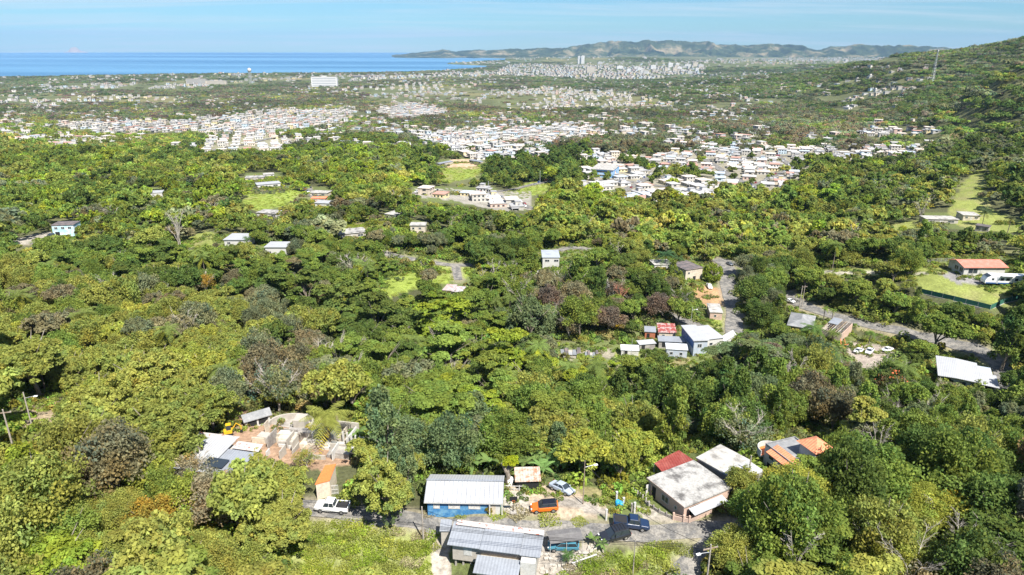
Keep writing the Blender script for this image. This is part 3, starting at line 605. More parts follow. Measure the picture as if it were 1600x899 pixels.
# detailed crowns (5 m radius, 10 m tall) and their trunks
NEAR = {}
NEAR['dome'] = [make_crown("crown", 'dome', 5, 10, 130, 95, .42, 100 + i, low=-.2, hue=.10, inner=.15) for i in range(4)]
NEAR['big'] = [make_crown("crown", 'big', 5, 9.5, 340, 300, .25, 150 + i, low=-.2, hue=.10, inner=.12) for i in range(3)]
NEAR['lace'] = [make_crown("crown", 'fine', 5, 9.5, 260, 190, .20, 350 + i, low=-.6, jitter=.7, hue=.13, inner=.4) for i in range(3)]
NEAR['layer'] = [make_crown("crown", 'layer', 5, 9, 90, 80, .40, 200 + i, flat=.35, low=-.1, jitter=.35, up=.8, hue=.10) for i in range(4)]
NEAR['fine'] = [make_crown("crown", 'fine', 5, 10, 110, 75, .32, 300 + i, low=-.6, jitter=.7, hue=.13, inner=.45) for i in range(4)]
NEAR['tall'] = [make_crown("crown", 'tall', 3, 11, 60, 120, .38, 400 + i, low=-.8, jitter=.6, hue=.13) for i in range(3)]
NEAR['round'] = [make_crown("crown", 'round', 4, 7.5, 90, 110, .36, 500, low=-.9, hue=.07)]
NEAR['sparse'] = [make_crown("crown", 'fine', 5, 9, 60, 30, .30, 600 + i, low=-.6, jitter=.8, hue=.2, inner=.5) for i in range(3)]
TRUNK = [limb_mb(5, 9, np.random.default_rng(40 + i), .26, 6).mesh("trunk", [BARK]) for i in range(3)]
TRUNKB = [limb_mb(5, 9, np.random.default_rng(50 + i), .24, 7, bare=True).mesh("trunk", [DEADWOOD]) for i in range(3)]
# medium and far crowns
MID = [make_crown("mid_crown", k_, 5, 9.5, 34, 42 if k_ != 'tall' else 30, .85, 700 + i, low=-.3, hue=.15, flat=f_) for i, (k_, f_) in enumerate([('dome', 1), ('dome', 1), ('fine', 1), ('layer', .5), ('tall', 1), ('fine', 1), ('dome', 1), ('layer', .4)])] + [make_crown("mid_crown", 'fine', 5, 9, 26, 16, .7, 790, low=-.6, jitter=.8, hue=.2, inner=.5)]
def far_patch(name, seed, W, ncr, per, size, Rm=4.6):
    rng = np.random.default_rng(seed); Vs = []; Ls = []
    for i in range(ncr):
        x, y = rng.uniform(-W / 2, W / 2, 2); r = Rm * rng.uniform(.55, 1.25); h = r * 1.7 * rng.uniform(.7, 1.2); m = per; d = rng.normal(size=(m, 3)); d /= np.linalg.norm(d, axis=1)[:, None]; d[:, 2] = np.abs(d[:, 2]) - .35
        C = np.array([x, y, h * .5]) + d * np.array([r, r, h * .55]) * rng.uniform(.75, 1.05, (m, 1)); t = np.array([1 + rng.normal() * .16, 1 + rng.normal() * .10, 1 + rng.normal() * .12]) * (1 + rng.normal() * .22)
        V, Q, lv = leaf_cloud(C, d, size, rng, jitter=.4, up=.3, lv=np.clip(t * (1 + rng.normal(size=(m, 1)) * .12), .35, 1.9)); Vs.append(V); Ls.append(lv)
    V = np.concatenate(Vs); return mesh_np(name, V, np.arange(len(V)).reshape(-1, 4), [LEAF], attr={'lv': np.concatenate(Ls)})
FARP = [far_patch("far_patch", 800 + i, 34, 26, 42, 2.1) for i in range(4)]
UNDER = [far_patch("under_patch", 900 + i, 7, 14, 60, .45, 1.1) for i in range(3)]

PAL = {'olive': (.32, .35, .085), 'yel': (.36, .39, .075), 'green': (.22, .29, .062), 'dark': (.145, .205, .052), 'bright': (.29, .375, .052), 'blueg': (.18, .235, .105), 'brown': (.26, .235, .13), 'redb': (.24, .19, .135), 'greyg': (.23, .255, .135), 'tan': (.40, .35, .21), 'lime': (.36, .40, .05), 'orange': (.44, .33, .06)}
ZONES = [  # (px, py, spread x, spread y, {colour: share}, {kind: share})
 (60, 820, 120, 90, 'bright4 olive2 green1', 'fine3 tall1 dome1'), (20, 640, 90, 60, 'olive3 green1 bright1', 'dome2 fine1'), (230, 620, 140, 80, 'olive4 yel2 green1', 'dome5'),
 (300, 850, 170, 70, 'olive4 yel1 brown1 green1', 'fine3 dome1 layer1'), (250, 760, 60, 30, 'orange1 yel2 tan1', 'fine2'), (420, 780, 80, 60, 'olive3 green1', 'dome5'),
 (100, 500, 150, 50, 'olive4 green2 brown1', 'dome2 fine2'), (330, 500, 120, 40, 'olive3 greyg2 brown1', 'fine2 dome1'), (420, 600, 60, 40, 'greyg2 brown2 olive1 green1', 'fine2 sparse1'),
 (540, 500, 90, 50, 'dark3 green2', 'layer2 dome1'), (450, 440, 150, 25, 'dark3 green3 brown1', 'layer2 dome2 fine1'), (700, 530, 80, 60, 'bright2 green4', 'layer5 dome1'), (640, 600, 100, 50, 'green3 greyg2 dark1', 'layer2 fine2 dome1'),
 (820, 510, 60, 25, 'blueg3 greyg1', 'round1 dome2'), (800, 630, 150, 50, 'green3 bright1 dark1 olive1', 'layer3 fine2 dome1'), (750, 700, 120, 30, 'green2 blueg2 dark1', 'fine2 tall1'), (980, 690, 50, 40, 'yel2 olive2 green1', 'dome3'),
 (900, 470, 90, 30, 'green2 dark2 brown2 redb1', 'dome2 sparse1 fine1'), (950, 430, 60, 30, 'dark3 green2', 'dome2 tall1'), (1180, 580, 90, 40, 'blueg3 green2 redb2', 'dome2 fine1 sparse1'), (1100, 640, 100, 40, 'green3 dark3', 'tall2 fine1'),
 (1300, 640, 120, 40, 'green2 redb1 brown1 greyg1 olive1', 'fine2 sparse1 tall1'), (1500, 660, 120, 60, 'green3 greyg2 dark2', 'fine2 tall1 dome1'), (1250, 800, 130, 90, 'green3 olive2 dark1', 'fine4 layer1'), (1450, 760, 90, 60, 'green2 dark2 olive1', 'fine3 tall1'), (1560, 850, 90, 70, 'green2 dark3 brown1', 'dome1 fine2'), (1430, 850, 60, 40, 'yel2 olive2 tan1', 'fine1 sparse2'),
 (1180, 470, 40, 40, 'dark2 greyg2', 'fine3'), (1350, 460, 110, 40, 'green2 olive2 dark1', 'dome2 fine1 tall1'), (1570, 520, 60, 60, 'dark2 green2', 'tall1 dome1'),
 (1150, 370, 180, 35, 'olive3 green2 brown1', 'dome3 fine1'), (950, 360, 120, 30, 'olive2 green2 yel1', 'dome3'), (700, 370, 120, 30, 'green3 dark2 greyg1', 'dome3 fine1'), (450, 340, 150, 30, 'green2 olive1 greyg1 brown1', 'dome2 fine2'), (150, 400, 150, 30, 'green3 dark2 olive1', 'layer1 dome2'), (150, 320, 200, 40, 'green2 dark1 greyg1 bright1', 'dome2 fine1'),
 (1400, 320, 150, 40, 'green2 dark1 greyg1 olive1', 'dome2 fine1'), (1250, 300, 100, 30, 'green2 bright1 olive1', 'fine2 tall1'), (1000, 320, 120, 20, 'bright2 olive2', 'fine2'), (550, 290, 200, 25, 'bright2 green2 olive2', 'fine2 dome1'), (100, 250, 200, 25, 'bright1 green2 olive2', 'fine2'),
 (300, 245, 200, 10, 'dark2 green2', 'dome1'), (500, 240, 120, 20, 'green2 greyg1 bright1', 'dome1'), (800, 265, 100, 15, 'dark2 green2', 'tall1'), (1100, 190, 300, 20, 'brown2 greyg3 green1 dark1', 'fine1'), (1300, 200, 150, 20, 'brown2 greyg3 green1', 'fine1'), (700, 160, 150, 25, 'brown2 redb1 greyg3 olive1', 'fine1'), (250, 165, 300, 15, 'redb1 brown1 greyg3 olive1 dark1', 'fine1'), (150, 130, 300, 10, 'greyg2 dark1', 'fine1'),
 (1450, 130, 200, 40, 'greyg3 dark4 green2', 'dome1'), (1500, 200, 150, 30, 'greyg2 green2 dark4', 'dome1'), (1000, 130, 200, 20, 'greyg2 dark2', 'dome1'),
]
def _parse(s): return [(w.rstrip('0123456789'), int(w[len(w.rstrip('0123456789')):])) for w in s.split()]
_ZC = [([(a, b) for a, b in _parse(z[4])], [(a, b) for a, b in _parse(z[5])]) for z in ZONES]
_ZP = np.array([z[:4] for z in ZONES], float)
def pick(px, py, rng):
    d = ((px - _ZP[:, 0]) / _ZP[:, 2]) ** 2 + ((py - _ZP[:, 1]) / _ZP[:, 3]) ** 2; w = np.exp(-d * .9) + 1e-12; z = rng.choice(len(w), p=w / w.sum())
    c = _ZC[z][0]; kk = _ZC[z][1]; p = np.array([x[1] for x in c], float); cn_ = c[rng.choice(len(c), p=p / p.sum())][0]; p = np.array([x[1] for x in kk], float); kn = kk[rng.choice(len(kk), p=p / p.sum())][0]
    return cn_, kn
# ------------------------------------------------------------------ instanced masses (each ONE object of kind stuff)
def stuff_instances(name, P, rot, scl, tint, idx, meshes):
    n = len(P); me = bpy.data.meshes.new(name); me.vertices.add(n); me.vertices.foreach_set("co", np.asarray(P, np.float32).ravel())
    me.attributes.new('idx', 'INT', 'POINT').data.foreach_set('value', np.asarray(idx, np.int32))
    me.attributes.new('rotv', 'FLOAT_VECTOR', 'POINT').data.foreach_set('vector', np.asarray(rot, np.float32).ravel())
    me.attributes.new('sclv', 'FLOAT_VECTOR', 'POINT').data.foreach_set('vector', np.asarray(scl, np.float32).ravel())
    me.attributes.new('tint', 'FLOAT_COLOR', 'POINT').data.foreach_set('color', np.concatenate([tint, np.ones((n, 1))], 1).astype(np.float32).ravel())
    o = bpy.data.objects.new(name, me); COL.objects.link(o); o["kind"] = "stuff"
    ng = bpy.data.node_groups.new(name, 'GeometryNodeTree'); ng.interface.new_socket('Geometry', in_out='INPUT', socket_type='NodeSocketGeometry'); ng.interface.new_socket('Geometry', in_out='OUTPUT', socket_type='NodeSocketGeometry')
    N, L = ng.nodes, ng.links; gi = N.new('NodeGroupInput'); go = N.new('NodeGroupOutput'); jn = N.new('GeometryNodeJoinGeometry')
    def named(a, t):
        x = N.new('GeometryNodeInputNamedAttribute'); x.data_type = t; x.inputs['Name'].default_value = a; return next(s for s in x.outputs if s.enabled and s.name == 'Attribute')
    ai, ar, as_ = named('idx', 'INT'), named('rotv', 'FLOAT_VECTOR'), named('sclv', 'FLOAT_VECTOR')
    e2r = N.new('FunctionNodeEulerToRotation'); L.new(ar, e2r.inputs[0])
    for k, m in enumerate(meshes):
        src = bpy.data.objects.new(name + "_source", m)
        cp = N.new('FunctionNodeCompare'); cp.data_type = 'INT'; cp.operation = 'EQUAL'
        A_ = [s for s in cp.inputs if s.enabled]; L.new(ai, A_[0]); A_[1].default_value = k
        oi = N.new('GeometryNodeObjectInfo'); oi.inputs['Object'].default_value = src; oi.inputs['As Instance'].default_value = True
        ip = N.new('GeometryNodeInstanceOnPoints'); L.new(gi.outputs[0], ip.inputs['Points']); L.new(cp.outputs[0], ip.inputs['Selection']); L.new(oi.outputs['Geometry'], ip.inputs['Instance']); L.new(e2r.outputs[0], ip.inputs['Rotation']); L.new(as_, ip.inputs['Scale'])
        L.new(ip.outputs[0], jn.inputs[0])
    L.new(jn.outputs[0], go.inputs[0]); md = o.modifiers.new("scatter", 'NODES'); md.node_group = ng
    return o

# ------------------------------------------------------------------ the woods
KN = {'big': ('clumped_tree', 'broad heavy-crowned'), 'lace': ('feathery_tree', 'large lacy'), 'dome': ('clumped_tree', 'rounded clumpy'), 'layer': ('tiered_tree', 'flat tiered'), 'fine': ('feathery_tree', 'soft feathery'), 'tall': ('slender_tree', 'tall vine-draped'), 'sparse': ('sparse_tree', 'thin half-bare'), 'round': ('round_tree', 'ball-shaped')}
CN = {'olive': 'olive', 'yel': 'yellow-green', 'green': 'green', 'dark': 'dark green', 'bright': 'bright green', 'blueg': 'bluish green', 'brown': 'brownish', 'redb': 'reddish brown', 'greyg': 'grey-green', 'tan': 'tan', 'lime': 'lime', 'orange': 'orange-yellow'}
rng = np.random.default_rng(11)
trees = []       # dict(X,Y,s,sz,kind,col,px,py,size)
def add_tree(px, py, wpx, kind, col, hfac=1.0, forced=True):
    """a tree whose crown centre shows at (px, py) with this width in the photograph"""
    R0 = {'tall': 3, 'round': 4}.get(kind, 5); H0 = {'layer': 9, 'tall': 11, 'round': 7.5, 'sparse': 9}.get(kind, 10)
    R = 5.0; full = wpx; wpx = wpx * .86
    for _ in range(4):
        h = H0 * (R / R0) * hfac * 0.6; p = at(px, py, h); d = project(np.array(p))[2][0]; R = wpx / 2 * d / F
    s = R / R0
    trees.append(dict(X=p.x, Y=p.y, s=s, sz=s * hfac, kind=kind, col=col, px=px, py=py, size=full, forced=True))
FORCED = [
 (45,555,140,'big','olive'),(160,620,140,'big','olive'),(250,655,165,'big','olive'),(225,575,150,'big','olive'),(325,620,120,'big','olive'),(300,560,110,'big','yel'),(150,700,80,'dome','olive'),(330,560,80,'dome','olive'),
 (405,745,120,'big','olive'),(432,808,125,'big','olive'),(455,755,75,'dome','olive'),(478,712,45,'sparse','olive'),
 (602,748,140,'big','olive'),(570,705,70,'dome','olive'),(645,725,60,'dome','olive'),
 (300,730,80,'sparse','tan'),(340,760,60,'fine','greyg'),(250,800,60,'fine','orange'),(275,790,50,'sparse','yel'),
 (980,672,75,'dome','yel'),(1000,688,60,'dome','olive'),(945,690,70,'dome','green'),(1060,655,60,'dome','blueg'),
 (825,505,85,'round','blueg'),(1116,423,38,'round','bright'),(672,432,42,'dome','brown'),(555,415,60,'sparse','greyg'),
 (700,500,95,'layer','bright'),(735,480,80,'layer','green'),(690,540,110,'layer','green'),(790,560,120,'layer','bright'),(760,590,100,'layer','green'),(830,590,90,'layer','green'),(730,620,90,'layer','green'),(640,560,90,'layer','dark'),(585,492,100,'layer','dark'),(540,470,90,'layer','dark'),(920,580,70,'layer','green'),(640,500,80,'dome','dark'),(570,520,90,'dome','dark'),(480,450,80,'layer','dark'),
 (230,430,70,'dome','dark'),(310,400,65,'dome','green'),(320,440,50,'sparse','orange'),(430,440,80,'layer','dark'),(400,430,60,'fine','green'),
 (1010,440,60,'dome','dark'),(990,480,55,'dome','green'),(1060,480,60,'dome','green'),(930,430,55,'dome','dark'),(960,450,50,'sparse','redb'),(880,440,50,'sparse','brown'),(830,460,50,'fine','greyg'),(770,440,60,'dome','green'),(900,430,45,'tall','green'),(935,400,50,'dome','green'),
 (1180,450,75,'fine','dark'),(1195,490,60,'fine','dark'),(1165,410,50,'fine','greyg'),(1210,430,50,'fine','green'),
 (1025,555,55,'dome','dark'),(1140,555,80,'layer','blueg'),(1190,560,90,'layer','blueg'),(1110,580,60,'dome','dark'),(1230,560,60,'fine','dark'),(1200,600,60,'sparse','redb'),(1150,590,60,'sparse','brown'),
 (1400,420,55,'dome','olive'),(1465,510,85,'dome','green'),(1440,540,50,'dome','green'),(1400,470,50,'dome','green'),(1340,450,60,'dome','green'),(1300,440,50,'dome','olive'),(1260,430,55,'dome','green'),
 (1395,605,70,'sparse','redb'),(1330,620,70,'fine','greyg'),(1580,520,70,'tall','dark'),(1590,590,60,'dome','dark'),
 (1160,745,70,'fine','olive'),(1190,790,110,'fine','green'),(1150,850,100,'fine','olive'),(1250,760,120,'fine','yel'),(1195,880,90,'fine','green'),(1320,740,110,'layer','green'),(1340,810,110,'fine','green'),(1330,890,80,'fine','green'),(1440,780,110,'fine','yel'),(1430,860,110,'fine','olive'),(1400,720,90,'fine','green'),(1500,720,100,'fine','green'),(1560,780,110,'dome','dark'),(1520,860,110,'dome','green'),(1590,700,80,'fine','dark'),(1360,880,80,'dome','green'),(1590,870,90,'dome','dark'),(1440,650,80,'dome','blueg'),(1480,610,50,'sparse','tan'),
 (1080,625,45,'sparse','tan'),(760,665,70,'dome','greyg'),(820,680,60,'dome','blueg'),(700,640,60,'dome','green'),(650,645,60,'round','blueg'),
 (60,740,90,'tall','bright'),(20,760,90,'fine','bright'),(100,800,100,'fine','olive'),(30,860,110,'fine','bright'),(150,860,110,'fine','olive'),(220,840,110,'layer','olive'),(320,860,120,'fine','olive'),(390,870,80,'fine','olive'),(180,790,90,'fine','olive'),
]
for (a, b, c, k, col) in FORCED: add_tree(a, b, c, 'lace' if (k == 'fine' and c >= 90) else ('big' if (k == 'dome' and c >= 90) else k), col, 1.0 if k != 'layer' else 1.1)
fx = np.array([[t['X'], t['Y'], t['s'] * 5] for t in trees])
# automatic fill: jittered lattice over the near and middle ground
def lattice(r0, r1, sp, bmax=rad(50)):
    out = []; r = r0
    while r < r1:
        m = int(2 * bmax * r / sp); b = (np.arange(m) + rng.random()) / m * 2 * bmax - bmax + rng.normal(size=m) * 0.28 * sp / r; rr = r + rng.normal(size=m) * 0.28 * sp
        out.append(np.stack([rr * np.sin(b), rr * np.cos(b)], 1)); r += sp
    return np.concatenate(out)
def fill(r0, r1, sp, smin, smax, proto_scale_R=5.0):
    P = lattice(r0, r1, sp); X, Y = P[:, 0], P[:, 1]; Z = G(X, Y); px, py, d = project(np.stack([X, Y, Z + 5], -1))
    ok = (px > -420) & (px < 2020) & (Y > 20) & (Z > -2)
    return X[ok], Y[ok], Z[ok], px[ok], py[ok], d[ok]
X, Y, Z, px, py, d = fill(48, 330, 6.6, .8, 1.3)
n = len(X); kinds = []; cols = []
for i in range(n):
    c_, k_ = pick(px[i], py[i], rng); kinds.append(k_); cols.append(c_)
s = rng.uniform(.7, 1.2, n) * np.where(vnoise(X / 30, Y / 30, 77) > .5, 1.05, .9)
R0 = np.array([{'tall': 3, 'round': 4}.get(k, 5) for k in kinds]); H0 = np.array([{'layer': 9, 'tall': 11, 'round': 7.5, 'sparse': 9}.get(k, 10) for k in kinds])
rng_d = np.hypot(X, Y)
keep = ~near_road(X, Y, 2.0)
for sc_try in (1.0, .7, .45):        # where a full tree would hide something the photograph shows, a smaller one may still fit
    bad = blocked(X, Y, Z + H0 * s * .55, R0 * s, H0 * s * .45)
    s = np.where(bad & (sc_try != .45), s * .68, s)
keep &= ~blocked(X, Y, Z + H0 * s * .55, R0 * s, H0 * s * .45)
dd = np.hypot(X[:, None] - fx[None, :, 0], Y[:, None] - fx[None, :, 1]); keep &= ~(dd < fx[None, :, 2] * .75).any(1)
keep &= (rng_d > 70) | (np.abs(px - 800) > 900)
for i in np.nonzero(keep)[0]:
    trees.append(dict(X=X[i], Y=Y[i], s=s[i], sz=s[i] * rng.uniform(.75, 1.4), kind=kinds[i], col=cols[i], px=px[i], py=py[i], size=2 * R0[i] * s[i] * F / d[i], forced=False))
trees.sort(key=lambda t: -t['size'] - (1000 if t['forced'] else 0))
CAPS = {'big': 40, 'lace': 40, 'dome': 150, 'layer': 70, 'fine': 140, 'tall': 50, 'sparse': 45, 'round': 12}
TREE_LABELS = []
cnt = {k: 0 for k in CAPS}; rest = []; made = {}
protoT = {}
for t in trees:
    k = t['kind']; inview = -10 < t['px'] < 1610 and t['py'] < 905
    if not inview or cnt[k] >= CAPS[k]: rest.append(t); continue
    cnt[k] += 1; v = cnt[k] % len(NEAR[k]); nm = KN[k][0]; z = float(G(t['X'], t['Y']))
    e = thing(nm, (t['X'], t['Y'], z - .3), rng.uniform(0, 6.28), None, 'tree', 'trees of the wooded hillsides'); e.scale = (t['s'] * rng.uniform(.86, 1.14), t['s'] * rng.uniform(.86, 1.14), t['sz']); e.rotation_euler.x = rng.uniform(-.13, .13); e.rotation_euler.y = rng.uniform(-.13, .13)
    c = np.array(PAL[t['col']]) * rng.uniform(.85, 1.15); o = bpy.data.objects.new("crown", NEAR[k][v]); COL.objects.link(o); o.parent = e; o["tint"] = [float(x) for x in c]
    bt = k == 'sparse'; o2 = bpy.data.objects.new("trunk", (TRUNKB if bt else TRUNK)[v % 3]); COL.objects.link(o2); o2.parent = e
    TREE_LABELS.append((e, t['px'], t['py'], CN[t['col']], KN[k][1] + (' tree' if k != 'sparse' else ' tree'), 'tree'))
# the rest of the near wood, one mass
def mass(lst, name, protos, order):
    if not lst: return
    P = np.array([[t['X'], t['Y'], float(G(t['X'], t['Y'])) - .3] for t in lst]); n_ = len(lst)
    rot = np.stack([rng.uniform(-.13, .13, n_), rng.uniform(-.13, .13, n_), rng.uniform(0, 6.28, n_)], 1); sc = np.array([[t['s'] * rng.uniform(.82, 1.18), t['s'] * rng.uniform(.82, 1.18), t['sz']] for t in lst]); ti = np.array([PAL[t['col']] for t in lst]) * rng.uniform(.82, 1.18, (n_, 1))
    ix = [order[t['kind']][rng.integers(len(order[t['kind']]))] for t in lst]; return stuff_instances(name, P, rot, sc, ti, ix, protos)
flat = []; order = {}
for k in NEAR:
    order[k] = []
    for m in NEAR[k]: order[k].append(len(flat)); flat.append(m)
mass(rest, "near_woods", flat, order)
# middle distance
X, Y, Z, px, py, d = fill(326, 950, 7.6, .8, 1.3); n = len(X)
zk = [pick(px[i], py[i], rng) for i in range(n)]; s = np.clip(np.exp(rng.normal(-.08, .30, n)), .5, 1.75)
GAPM = [[(p[0][0], p[0][1])] for p in []]
TOWNS = [  # outline, spacing (m), share built, kinds
 ([(905,300),(900,282),(930,250),(985,262),(1040,282),(1110,285),(1125,300),(1100,312),(1045,318),(985,318)], 14.5, .82),
 ([(1000,250),(1060,238),(1110,228),(1175,232),(1245,232),(1330,232),(1440,228),(1440,242),(1320,252),(1260,245),(1240,262),(1245,285),(1235,300),(1185,310),(1150,295),(1110,278),(1085,262),(1030,268)], 14.5, .8),
 ([(890,238),(1000,240),(990,252),(900,255)], 16, .7),
 ([(640,208),(700,215),(760,222),(855,232),(860,248),(790,255),(735,248),(660,222)], 15.5, .85),
 ([(660,205),(850,196),(940,194),(945,210),(860,225),(700,214)], 17, .7),
 ([(85,194),(200,190),(330,190),(350,180),(440,172),(548,172),(550,194),(470,200),(400,212),(300,208),(180,208),(90,202)], 22, .9),
 ([(300,232),(345,212),(410,205),(480,214),(478,222),(430,242),(330,242)], 19, .75),
 ([(590,172),(640,162),(692,168),(700,178),(640,185),(600,182)], 20, .95),
 ([(720,160),(820,135),(960,140),(1070,160),(1060,168),(920,168),(800,172)], 25, .5),
 ([(540,128),(780,118),(1000,126),(1090,118),(1110,112),(960,104),(800,100),(770,112),(560,122)], 36, .38),
 ([(880,98),(1400,88),(1420,94),(1200,104),(900,106)], 70, .45),
 ([(60,134),(320,130),(330,138),(60,142)], 34, .7), ([(0,150),(70,148),(280,150),(280,158),(60,163),(0,162)], 36, .35), ([(560,150),(700,140),(820,140),(760,158),(600,165)], 34, .35), ([(530,140),(620,132),(760,130),(740,138),(600,150)], 34, .5), ([(840,112),(1000,104),(1100,106),(1090,116),(960,120),(850,120)], 40, .5),
 ([(100,128),(560,122),(560,128),(100,134)], 60, .35),
 ([(1280,150),(1345,140),(1430,132),(1430,142),(1330,160),(1280,160)], 26, .6), ([(1290,165),(1360,162),(1370,172),(1300,178)], 24, .4),
 ([(1340,208),(1470,200),(1475,210),(1345,216)], 16, .95), ([(1060,164),(1120,158),(1240,150),(1240,156),(1120,172)], 34, .35),
 ([(560,172),(590,172),(590,178),(540,180)], 30, .5),([(400,120),(790,112),(790,118),(400,128)], 70, .4),
 ([(695,98),(800,95),(800,101),(700,103)], 80, .6),([(800,88),(960,86),(960,96),(800,97)], 110, .3),
 ([(650,305),(690,298),(770,296),(775,303),(700,310)], 14, .8),([(720,305),(800,310),(832,326),(790,328)], 12, .9),
]
tmask = np.zeros((MH, MW), bool)
for tp in TOWNS: tmask |= in_poly(mxx, myy, tp[0])
_mid = (X, Y, Z, px, py, d)
HS = []
for ti_, (poly, sp, share) in enumerate(TOWNS):
    x0, x1, y0, y1 = box_of(poly); cr = ats([q[0] for q in poly], [q[1] for q in poly]); X0, X1 = cr[:,0].min(), cr[:,0].max(); Y0, Y1 = cr[:,1].min(), cr[:,1].max()
    a = [.35,-.3,.15,.5,-.2,.1][ti_ % 6]; ca, sa = math.cos(a), math.sin(a); R_ = math.hypot(X1-X0, Y1-Y0)/2; nn = int(2*R_/sp)+1; gx, gy = np.meshgrid(np.arange(nn)*sp-R_, np.arange(nn)*sp*1.15-R_)
    gx = gx + rng.normal(size=gx.shape)*sp*.10; gy = gy + rng.normal(size=gx.shape)*sp*.10 + (np.arange(nn)%2 == 0)[:,None]*sp*.12; X = (X0+X1)/2 + gx*ca - gy*sa; Y = (Y0+Y1)/2 + gx*sa + gy*ca; X = X.ravel(); Y = Y.ravel(); Y = np.maximum(Y, 5)
    Z = G(X, Y); px, py, d = project(np.stack([X,Y,Z],-1)); k = in_poly(px, py, poly) & (rng.random(len(X)) < share) & (Z > .5) & ~near_road(X, Y, 5) & ((fbm(X / 150, Y / 150, 3, 90 + ti_) > -.07) | (sp < 24))
    for i in np.nonzero(k)[0]:
        v = int(rng.integers(12)); w_ = int(rng.integers(12)); HS.append((11*F/d[i], X[i], Y[i], Z[i], a + (rng.integers(4)*math.pi/2), v, w_, px[i], py[i]))
# loose houses in the far woods
_q = np.stack([rng.uniform(0, 1600, 5600), 106 + 126 * rng.random(5600) ** 1.8], 1)
_k = (vnoise(_q[:, 0] / 60., _q[:, 1] / 9., 12) > .38) & ((_q[:, 0] < 1200) | (rng.random(5600) > .85)) & (_q[:, 0] < 1460) & ~tmask[(_q[:, 1] / 4).astype(int), (np.minimum(_q[:, 0], 1596) / 4).astype(int)]
_q = _q[_k]; _p = ats(_q[:, 0], _q[:, 1]); _d = project(_p)[2]
for q, p, d in zip(_q, _p, _d):
    if p[2] > 1: HS.append((11*F/d, p[0], p[1], p[2], rng.uniform(0,3), int(rng.integers(12)), int(rng.integers(12)), q[0], q[1]))
_hc = {}
for h_ in HS:
    for a_ in (-1, 0, 1):
        for b_ in (-1, 0, 1): _hc[(int(h_[1] // 9) + a_, int(h_[2] // 9) + b_)] = 1
_hc2 = {(int(h_[1] // 22) + a_, int(h_[2] // 22) + b_) for h_ in HS for a_ in (0,) for b_ in (-1, 0)}
def near_house(X, Y, S0):
    if S0 < .9: return np.array([(int(x // 9), int(y // 9)) in _hc for x, y in zip(X, Y)])
    return np.array([(int(x // 22), int(y // 22)) in _hc2 for x, y in zip(X, Y)])
X, Y, Z, px, py, d = _mid
ix = np.clip((px / 4).astype(int), 0, MW - 1); iy = np.clip((py / 4).astype(int), 0, MH - 1)
intown = tmask[iy, ix]
bad = blocked(X, Y, Z + 9.5 * s * .55, 5 * s, 4.5 * s); s = np.where(bad, s * .62, s); bad = blocked(X, Y, Z + 9.5 * s * .55, 5 * s, 4.5 * s)
keep = ~bad & ~near_house(X, Y, .55) & (~intown | (rng.random(n) < .44)) & ~near_road(X, Y, 1.5)
s = np.where(intown, s * .7, s)
ki = {'dome': [0, 1, 6], 'fine': [2, 5, 8], 'layer': [3, 7], 'tall': [4], 'sparse': [8, 8, 2], 'round': [0]}
w = np.nonzero(keep)[0]; big_ = (1 + 1.1 * fbm(X / 45, Y / 45, 3, 62))[:, None]
stuff_instances("middle_woods", np.stack([X[w], Y[w], Z[w] - .4], 1), np.stack([rng.uniform(-.15, .15, len(w)), rng.uniform(-.15, .15, len(w)), rng.uniform(0, 6.28, len(w))], 1), np.stack([s[w] * rng.uniform(.8, 1.2, len(w)), s[w] * rng.uniform(.8, 1.2, len(w)), s[w] * rng.uniform(.8, 1.2, len(w))], 1), np.clip(np.array([PAL[zk[i][0]] for i in w]) * rng.uniform(.72, 1.25, (len(w), 1)) * big_[w], .03, .5), [ki[zk[i][1]][rng.integers(len(ki[zk[i][1]]))] for i in w], MID)
# far woods: patches of crowns
Ps = []; S = []
for (r0, r1, sp, sc_) in [(935, 1700, 25, 1.0), (1700, 3000, 30, 1.15), (3000, 5600, 42, 1.5), (5600, 10500, 75, 2.4)]:
    X, Y, Z, px, py, d = fill(r0, r1, sp, 1, 1); ok = (Z > .8)
    ix = np.clip((px / 4).astype(int), 0, MW - 1); iy = np.clip((py / 4).astype(int), 0, MH - 1); intown = tmask[iy, ix]
    ok &= (~intown | (rng.random(len(X)) < .07)) & ~(near_house(X, Y, S0=1.0) & (rng.random(len(X)) < .75)) & ~cmask[iy, ix] & ((fbm(X / (r0 * .09), Y / (r0 * .09), 3, 66) < .25) | (r0 < 1000))
    Ps.append(np.stack([X, Y, Z - .5], 1)[ok]); S.append(np.where(intown, .55, 1.0)[ok] * sc_)
P = np.concatenate(Ps); S = np.concatenate(S); n = len(P); px, py, d = project(P); rv = np.hypot(P[:, 0], P[:, 1])
ti = np.array([PAL[pick(px[i], py[i], rng)[0]] for i in range(n)]) * rng.uniform(.68, 1.12, (n, 1)) * (1 + 1.3 * fbm(P[:, 0] / 180, P[:, 1] / 180, 3, 61))[:, None] + np.array([.01, .01, .012]); ti = np.clip(ti, .02, .5); S = S * rng.uniform(.85, 1.15, n)
stuff_instances("far_woods", P, np.stack([np.zeros(n), np.zeros(n), rng.uniform(0, 6.28, n)], 1), np.stack([S, S, np.minimum(S, 1.1) * rng.uniform(.65, 1.15, n)], 1), ti, rng.integers(0, 4, n), FARP)
